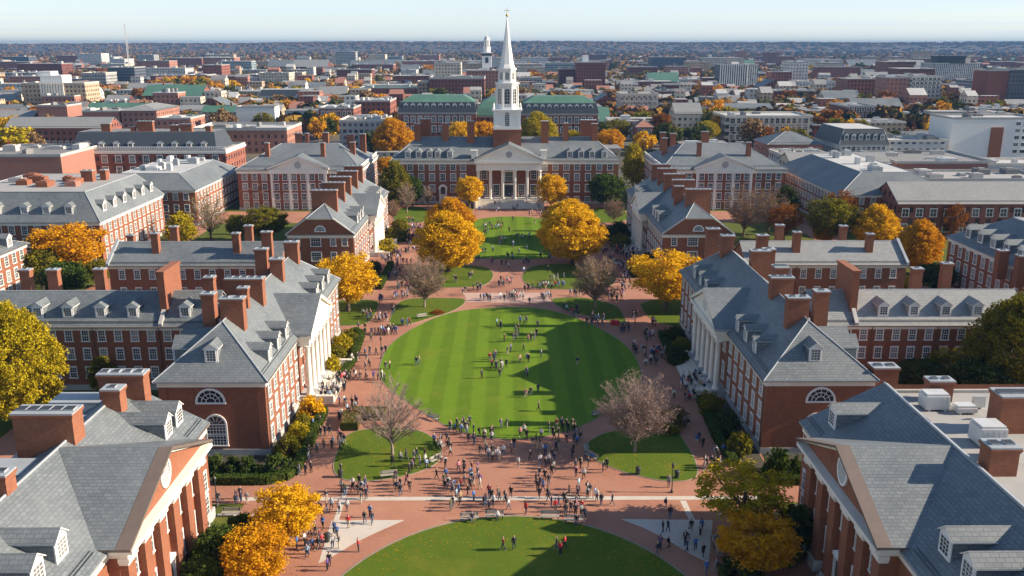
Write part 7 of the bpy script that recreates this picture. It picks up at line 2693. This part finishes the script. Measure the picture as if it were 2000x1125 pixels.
m.lathe(0, 0, [(5.2 * k, pz(76)), (4.6 * k, pz(74)), (3 * k, pz(72)), (1.2 * k, pz(70.5)), (.5 * k, pz(69)), (.25 * k, pz(50))], 12)
part('dome', m.mesh('dome', ['metal']), o)
y = G(252, 150).y
p = WY(250, 110, y)
m = MB()
z1 = WY(248, 46, y).z
for a in range(3):
    m.tube([(1.6 * math.cos(a * 2.1), 1.6 * math.sin(a * 2.1), 0), (1.2 * math.cos(a * 2.1), 1.2 * math.sin(a * 2.1), z1)], [.35, .3], 5)
for k in range(30):
    z = z1 * k / 30
    for a in range(3):
        m.tube([(1.5 * math.cos(a * 2.1), 1.5 * math.sin(a * 2.1), z), (1.5 * math.cos(a * 2.1 + 2.1), 1.5 * math.sin(a * 2.1 + 2.1), z + z1 / 30)], [.15, .15], 4)
single('radio_mast', m.mesh('radio_mast', ['metal']), 'thin lattice radio mast rising above the horizon, upper left', 'mast', (p.x, y, 0))

# ---- other blocks of the town: each stands alone
q = random.Random(99)
KINDS = [('brick', 'red brick', 26), ('brickdark', 'dark red brick', 16), ('pink', 'pale red brick', 14), ('tan', 'tan', 15), ('cream', 'cream', 14), ('grey', 'grey', 5), ('white', 'white', 10), ('slate', 'dark slate', 2), ('glass', 'glassy green', 1)]
ROOFS = [('deck_white', 'white flat roof', 18), ('deck', 'grey flat roof', 24), ('deck_dark', 'dark flat roof', 18), ('slate', 'slate gabled roof', 12), ('slate_pale', 'pale gabled roof', 6), ('copper', 'green copper roof', 3)]


def pickw(t):
    s_ = sum(a[2] for a in t)
    r = q.random() * s_
    for a in t:
        r -= a[2]
        if r <= 0:
            return a
    return t[0]


SPOTS = []
tries = 0
while len(SPOTS) < 285 and tries < 9000:
    tries += 1
    px = q.uniform(-40, 2040)
    py = 112 + 215 * q.random() ** 1.15
    p = G(px, py)
    y = p.y
    if y < 352 or y > 2700:
        continue
    sc_ = .8 + min(1.3, y / 1500)
    w, d = q.uniform(13, 38) * sc_, q.uniform(11, 25) * sc_
    x0 = p.x - w / 2
    if taken(x0, x0 + w, y, y + d, 5):
        continue
    # keep prominent fronts clear: low blocks only close to the campus
    h = q.choice((6, 7, 8, 9, 10, 11, 12, 14)) if y < 650 else q.choice((9, 10, 12, 13, 14, 16, 18, 20, 24, 28))
    if y > 900 and q.random() < .10:
        h = q.uniform(22, 38)
    # never in front of one of the blocks built one by one above
    a_, b_ = pix((x0, y, 0))[0], pix((x0 + w, y, 0))[0]
    lim = 0
    for f0, f1, t_, s_, fy in FRONTS:
        if fy > y and a_ < f1 and b_ > f0:
            lim = max(lim, s_ - .22 * (s_ - t_))
    while h > 4.5 and pix((p.x, y, h + 3))[1] < lim:
        h -= .5
    if pix((p.x, y, h + 3))[1] < lim:
        continue
    TOWN.append((x0, x0 + w, y, y + d))
    SPOTS.append((x0, w, y, d, h))
SPOTS.sort(key=lambda s_: s_[2])
tl = {}
TB_ = []
for i, (x0, w, y, d, h) in enumerate(SPOTS):
    fm, fn, _ = pickw(KINDS)
    rm, rn, _ = pickw(ROOFS)
    flat = 'flat' in rn or h > 16
    if h > 16 and 'flat' not in rn:
        rm, rn = 'deck_white', 'white flat roof'
    m = MB()
    c = (x0 + w / 2, y + d / 2)
    X, Y = w / 2, d / 2
    o = thing('town_block', '', 'building', (c[0], c[1], 0), 'blocks of the town beyond the campus')
    m.box(-X, X, -Y, Y, -.3, h, 0, skip='-z+z')
    if not flat:
        rr = min(w, d) * .28
        if w >= d:
            for sx in (-1, 1):
                m.poly([(sx * X, -Y, h), (sx * X, Y, h), (sx * X, 0, h + rr)])
        else:
            for sy in (-1, 1):
                m.poly([(-X, sy * Y, h), (X, sy * Y, h), (0, sy * Y, h + rr)])
    part('wall', m.mesh('wall', ['f_' + fm]), o)
    m = MB()
    if flat:
        m.box(-X - .15, X + .15, -Y - .15, Y + .15, h, h + .5, 1, top=0, skip='-z')
        for k in range(q.randint(2, 6) if y < 1500 else 2):
            a, e_ = q.uniform(1.2, min(7, X * .5)), q.uniform(1.2, min(6, Y * .6))
            ux, uy = q.uniform(-X + a, X - a), q.uniform(-Y + e_, Y - e_)
            m.box(ux - a / 2, ux + a / 2, uy - e_ / 2, uy + e_ / 2, h + .5, h + .5 + q.uniform(.8, 3), q.choice((1, 2, 3)))
        part('roof', m.mesh('roof', [rm, 'deck_white', 'deck_dark', 'metal']), o)
    else:
        rr = min(w, d) * .28
        e_ = .5
        if w >= d:
            m.poly([(-X - e_, -Y - e_, h - .1), (X + e_, -Y - e_, h - .1), (X + e_, 0, h + rr + .1), (-X - e_, 0, h + rr + .1)])
            m.poly([(X + e_, Y + e_, h - .1), (-X - e_, Y + e_, h - .1), (-X - e_, 0, h + rr + .1), (X + e_, 0, h + rr + .1)])
        else:
            m.poly([(-X - e_, -Y - e_, h - .1), (-X - e_, Y + e_, h - .1), (0, Y + e_, h + rr + .1), (0, -Y - e_, h + rr + .1)])
            m.poly([(X + e_, Y + e_, h - .1), (X + e_, -Y - e_, h - .1), (0, -Y - e_, h + rr + .1), (0, Y + e_, h + rr + .1)])
        for k in range(2):
            ux = q.uniform(-X * .8, X * .8) if w >= d else 0
            uy = 0 if w >= d else q.uniform(-Y * .8, Y * .8)
            m.box(ux - .6, ux + .6, uy - .6, uy + .6, h + rr * .6, h + rr + 1.8, 1)
        part('roof', m.mesh('roof', [rm, 'brick']), o)
    zone = pix((c[0], c[1], h))[0]
    zn = 'far left' if zone < 330 else 'left of centre' if zone < 760 else 'behind the spire' if zone < 1220 else 'right of centre' if zone < 1620 else 'far right'
    dist = 'near campus' if y < 600 else 'middle town' if y < 1150 else 'distant town'
    sz = 'tall' if h > 20 else 'low' if h < 9 else 'middling'
    l_ = f'{sz} {fn} block, {rn}, {dist}, {zn}'
    tl.setdefault(l_, []).append((zone, o))
for l_, v in tl.items():
    v.sort(key=lambda a: a[0])
    for k, (zz, o) in enumerate(v):
        o['label'] = l_ if len(v) == 1 else l_ + ', ' + ORD[min(k, 9)]

# ---- trees between the roofs: each its own, sharing crowns
q = random.Random(5)
tt = {}
NT = 0
tries = 0
LF = [('leaf_gold', 'golden', 5), ('leaf_orange', 'orange', 7), ('leaf_yellowgreen', 'yellow green', 6), ('leaf_olive', 'olive', 7), ('leaf_rust', 'rust red', 5), ('leaf_dark', 'dark green', 4), ('leaf_brown', 'brown', 4)]
CL = [(290, 168, 8, 30), (340, 180, 22, 60), (405, 185, 14, 40), (470, 205, 10, 24), (550, 206, 16, 60), (430, 222, 8, 26), (60, 282, 9, 60), (680, 205, 6, 30), (1050, 175, 4, 24), (1700, 182, 14, 46), (1610, 268, 8, 26), (1550, 262, 5, 20), (1470, 210, 4, 30), (1400, 262, 6, 30), (1840, 240, 6, 40), (640, 270, 5, 22), (870, 190, 8, 50), (1560, 150, 8, 50), (20, 335, 3, 15), (460, 290, 3, 14)]
cand = []
for cx, cy, n, sp in CL:
    for k in range(n):
        cand.append((cx + q.gauss(0, sp * .5), cy + q.gauss(0, 3)))
while len(cand) < 1200:
    cand.append((q.uniform(-40, 2040), 112 + 200 * q.random() ** 1.3))
for px, py in cand:
    if NT >= 285:
        break
    p = G(px, py)
    if p.y < 350 or p.y > 2000 or taken(p.x - 3, p.x + 3, p.y - 3, p.y + 3, .5):
        continue
    lf, ln, _ = pickw(LF)
    H = q.uniform(9, 15) * (1 + min(.5, p.y / 3000))
    o = tree('street_tree', '', 0, 0, 0, 0, 'far', q.randint(0, 3), lf, 'trees between the roofs of the town', world=(p.x, p.y, 0, H * q.uniform(.75, 1.05), H))
    zone = px
    zn = 'far left' if zone < 330 else 'left of centre' if zone < 760 else 'behind the spire' if zone < 1220 else 'right of centre' if zone < 1620 else 'far right'
    dist = 'near campus' if p.y < 600 else 'middle town' if p.y < 1150 else 'distant town'
    tt.setdefault(f'{ln} tree among the roofs, {dist}, {zn}', []).append((px, o))
    NT += 1
for l_, v in tt.items():
    v.sort(key=lambda a: a[0])
    for k, (zz, o) in enumerate(v):
        o['label'] = l_ if len(v) == 1 else l_ + ', ' + ORD[min(k, 9)]

# ---- far woods and far roofs, one mass each
rng = np.random.default_rng(8)


def scatter(n, y0, y1, power):
    y = 1 / (1 / y0 - (1 / y0 - 1 / y1) * rng.random(n) ** power)
    x = (rng.random(n) * 2 - 1) * (y * .62 + 60)
    # the town goes on to either side
    k = n // 6
    y2 = 80 + 1500 * rng.random(k)
    x2 = np.where(rng.random(k) < .5, -1, 1) * (y2 * .6 + 75 + 320 * rng.random(k))
    return np.concatenate([x, x2]), np.concatenate([y, y2])


def ok_mask(x, y, r):
    m = np.ones(len(x), bool)
    for c, d, e, f in TOWN:
        m &= ~((x > c - r) & (x < d + r) & (y > e - r) & (y < f + r))
    return m


x, y = scatter(24000, 560, 5400, .8)
keep = ok_mask(x, y, 5)
keep &= rng.random(len(x)) < np.clip((y - 200) / 900, .45, 1)
x, y = x[keep], y[keep]
n = len(x)
H = (8 + 6 * rng.random(n)) * (1 + np.clip((y - 1500) / 9000, 0, .5))
W = H * (.42 + .2 * rng.random(n)) * (1 + np.clip((y - 2500) / 2500, 0, 1.2))
per = 26
d = rng.normal(size=(n, per, 3))
d /= np.linalg.norm(d, axis=2, keepdims=True)
d[:, :, 2] = np.abs(d[:, :, 2]) * .9 - .15
P = np.stack([x, y, H * .45], axis=1)[:, None, :] + d * np.stack([W, W, H * .55], axis=1)[:, None, :] * (.7 + .35 * rng.random((n, per, 1)))
t = np.cross(d, rng.normal(size=d.shape))
t /= np.linalg.norm(t, axis=2, keepdims=True)
u = np.cross(d, t)
s_ = (W[:, None, None] * .52)
V = np.stack([P - t * s_, P - u * s_, P + t * s_, P + u * s_], axis=2).reshape(-1, 4, 3)


def woodsmat():
    m, nt, b = nodes('far_woods')
    g = N(nt, 'ShaderNodeNewGeometry')
    v = N(nt, 'ShaderNodeTexVoronoi', Scale=.055)
    L(nt, g.outputs['Position'], v.inputs['Vector'])
    sp = N(nt, 'ShaderNodeSeparateColor')
    L(nt, v.outputs['Color'], sp.inputs[0])
    r = N(nt, 'ShaderNodeValToRGB')
    e = r.color_ramp.elements
    e[0].position, e[0].color = 0, (.03, .04, .015, 1)
    e[1].position, e[1].color = 1, (.34, .20, .03, 1)
    for pos, col in ((.2, (.06, .065, .02, 1)), (.38, (.10, .06, .025, 1)), (.55, (.24, .105, .025, 1)), (.75, (.33, .15, .025, 1)), (.9, (.14, .11, .03, 1))):
        k = e.new(pos)
        k.color = col
    L(nt, sp.outputs[0], r.inputs[0])
    isl = g.outputs['Random Per Island']
    c = mixc(nt, math_n(nt, 'MULTIPLY', isl, .4), r.outputs[0], (.05, .04, .02))
    L(nt, c, b.inputs['Base Color'])
    b.inputs['Roughness'].default_value = 1
    b.inputs['Specular IOR Level'].default_value = 0
    return m


MAT['woods'] = woodsmat()
hx = (rng.random(3600) * 2 - 1) * 4600
hy = 5300 + 1500 * rng.random(3600) ** .8
hz_ = np.interp(hy, [5300, 5825, 6800], [0, .75, 1.0]) * hill_h(hx, 74) - 4
d2 = rng.normal(size=(3600, 14, 3))
d2 /= np.linalg.norm(d2, axis=2, keepdims=True)
d2[:, :, 2] = np.abs(d2[:, :, 2])
P2 = np.stack([hx, hy, hz_], axis=1)[:, None, :] + d2 * np.array([26, 22, 9])
t2 = np.cross(d2, rng.normal(size=d2.shape))
t2 /= np.linalg.norm(t2, axis=2, keepdims=True)
u2 = np.cross(d2, t2)
V = np.concatenate([V, np.stack([P2 - t2 * 9, P2 - u2 * 9, P2 + t2 * 9, P2 + u2 * 9], axis=2).reshape(-1, 4, 3)])
o = setting('far_woods', quads_mesh('far_woods', V, ['woods']), kind='stuff')
o['label'], o['category'] = 'autumn woods spreading to the horizon between far houses', 'woods'

x, y = scatter(6500, 620, 5200, .75)
keep = ok_mask(x, y, 8)
keep &= rng.random(len(x)) < np.clip(1.25 - y / 4600, .05, 1)
x, y = x[keep], y[keep]
n = len(x)
w, dp, h = (3.5 + 6 * rng.random(n)), (3.5 + 5 * rng.random(n)), (5 + 5 * rng.random(n) + 9 * (rng.random(n) > .95))
AV, AF, AM = [], [], []
for i in range(n):
    k = len(AV)
    X0, X1, Y0, Y1, Z = x[i] - w[i], x[i] + w[i], y[i] - dp[i], y[i] + dp[i], h[i]
    AV += [(X0, Y0, 0), (X1, Y0, 0), (X1, Y1, 0), (X0, Y1, 0), (X0, Y0, Z), (X1, Y0, Z), (X1, Y1, Z), (X0, Y1, Z)]
    c = rng.integers(0, 7)
    fl_ = rng.random() < .62
    for f in ((0, 1, 5, 4), (1, 2, 6, 5), (3, 0, 4, 7)):
        AF.append(tuple(k + a for a in f))
        AM.append(int(c))
    rc = 7 + int(rng.integers(0, 5))
    if fl_:
        AF.append((k + 4, k + 5, k + 6, k + 7))
        AM.append(rc)
    else:
        ym = (Y0 + Y1) / 2
        AV += [(X0, ym, Z + dp[i] * .6), (X1, ym, Z + dp[i] * .6)]
        AF += [(k + 4, k + 5, k + 9, k + 8), (k + 6, k + 7, k + 8, k + 9), (k + 5, k + 6, k + 9), (k + 7, k + 4, k + 8)]
        AM += [rc, rc, int(c), int(c)]
me = bpy.data.meshes.new('far_roofs')
me.from_pydata(AV, [], AF)
for k in ('f_brick', 'f_white', 'f_pink', 'f_cream', 'f_tan', 'f_brickdark', 'f_cream', 'deck_white', 'deck', 'brick_pink', 'deck_dark', 'slate_pale'):
    me.materials.append(MAT[k])
me.polygons.foreach_set('material_index', AM)
uv = me.uv_layers.new(name='UVMap')
co = np.array(AV)
lv = np.empty(len(me.loops), np.int32)
me.loops.foreach_get('vertex_index', lv)
uv.data.foreach_set('uv', np.stack([co[lv, 0] + co[lv, 1], co[lv, 2]], axis=1).astype(np.float32).ravel())
me.update()
o = setting('far_roofs', me, kind='stuff')
o['label'], o['category'] = 'mass of far town roofs and houses between autumn trees', 'rooftops'
# ------------------------------------------------------------------ air, sky, sun
SUN_E, SUN_A = R(26.3), R(-1.5)
sv = Vector((math.cos(SUN_E) * math.cos(SUN_A), math.cos(SUN_E) * math.sin(SUN_A), math.sin(SUN_E)))
ld = bpy.data.lights.new('sun', 'SUN')
ld.energy = 5.0
ld.angle = R(.5)
ld.color = (1.0, .865, .69)
lo_ = bpy.data.objects.new('sun', ld)
COL.objects.link(lo_)
lo_.location = (200, 0, 200)
lo_.rotation_euler = sv.to_track_quat('Z', 'Y').to_euler()

w = bpy.data.worlds.new('World')
S.world = w
w.use_nodes = True
nt = w.node_tree
bg = nt.nodes['Background']
sky = N(nt, 'ShaderNodeTexSky')
sky.sky_type = 'NISHITA'
sky.sun_disc = False
sky.sun_elevation = SUN_E
sky.sun_rotation = PI / 2 - SUN_A
sky.altitude = 50
sky.air_density = 1.0
sky.dust_density = .3
sky.ozone_density = 2.2
tc = N(nt, 'ShaderNodeTexCoord')
sep = N(nt, 'ShaderNodeSeparateXYZ')
L(nt, tc.outputs['Generated'], sep.inputs[0])
# thin streaked cloud, as a layer seen in perspective
zc = math_n(nt, 'MAXIMUM', sep.outputs[2], .012)
cv = N(nt, 'ShaderNodeCombineXYZ')
L(nt, math_n(nt, 'DIVIDE', sep.outputs[0], zc), cv.inputs[0])
L(nt, math_n(nt, 'DIVIDE', sep.outputs[1], zc), cv.inputs[1])
f = noise(nt, 1.0, 6, N2(nt, cv.outputs[0], (.02, .06, 1)), .62)
f = ramp(nt, f, .4, .7)
veil = math_n(nt, 'MULTIPLY', math_n(nt, 'ADD', .58, math_n(nt, 'MULTIPLY', f, .42)), ramp(nt, sep.outputs[2], .42, .06))
c = mixc(nt, veil, sky.outputs[0], (4.45, 5.2, 5.75))
L(nt, c, bg.inputs['Color'])
bg.inputs['Strength'].default_value = .09

# the air between the camera and the horizon
b = MB()
b.box(-14500, 14500, -450, 9000, -1.5, 80)
hz = bpy.data.materials.new('haze')
hz.use_nodes = True
nt = hz.node_tree
nt.nodes.remove(nt.nodes['Principled BSDF'])
pv = N(nt, 'ShaderNodeVolumePrincipled')
pv.inputs['Color'].default_value = (.115, .255, .49, 1)
pv.inputs['Density'].default_value = .00012
pv.inputs['Anisotropy'].default_value = .0
L(nt, pv.outputs[0], nt.nodes['Material Output'].inputs['Volume'])
me = b.mesh('haze', [hz])
o = setting('haze', me, kind='stuff')
o['label'], o['category'] = 'bluish autumn haze thickening towards the horizon', 'haze'

S.view_settings.view_transform = 'Standard'
S.view_settings.look = 'None'
S.view_settings.exposure = 1.03
S.view_settings.gamma = 1.0
S.view_settings.use_curve_mapping = False
S.render.engine = 'CYCLES'
S.cycles.max_bounces = 6
S.cycles.diffuse_bounces = 3
S.cycles.transparent_max_bounces = 6
S.cycles.volume_bounces = 0
S.cycles.use_denoising = True
S.cycles.use_adaptive_sampling = True
S.cycles.adaptive_threshold = .02
bpy.context.view_layer.update()
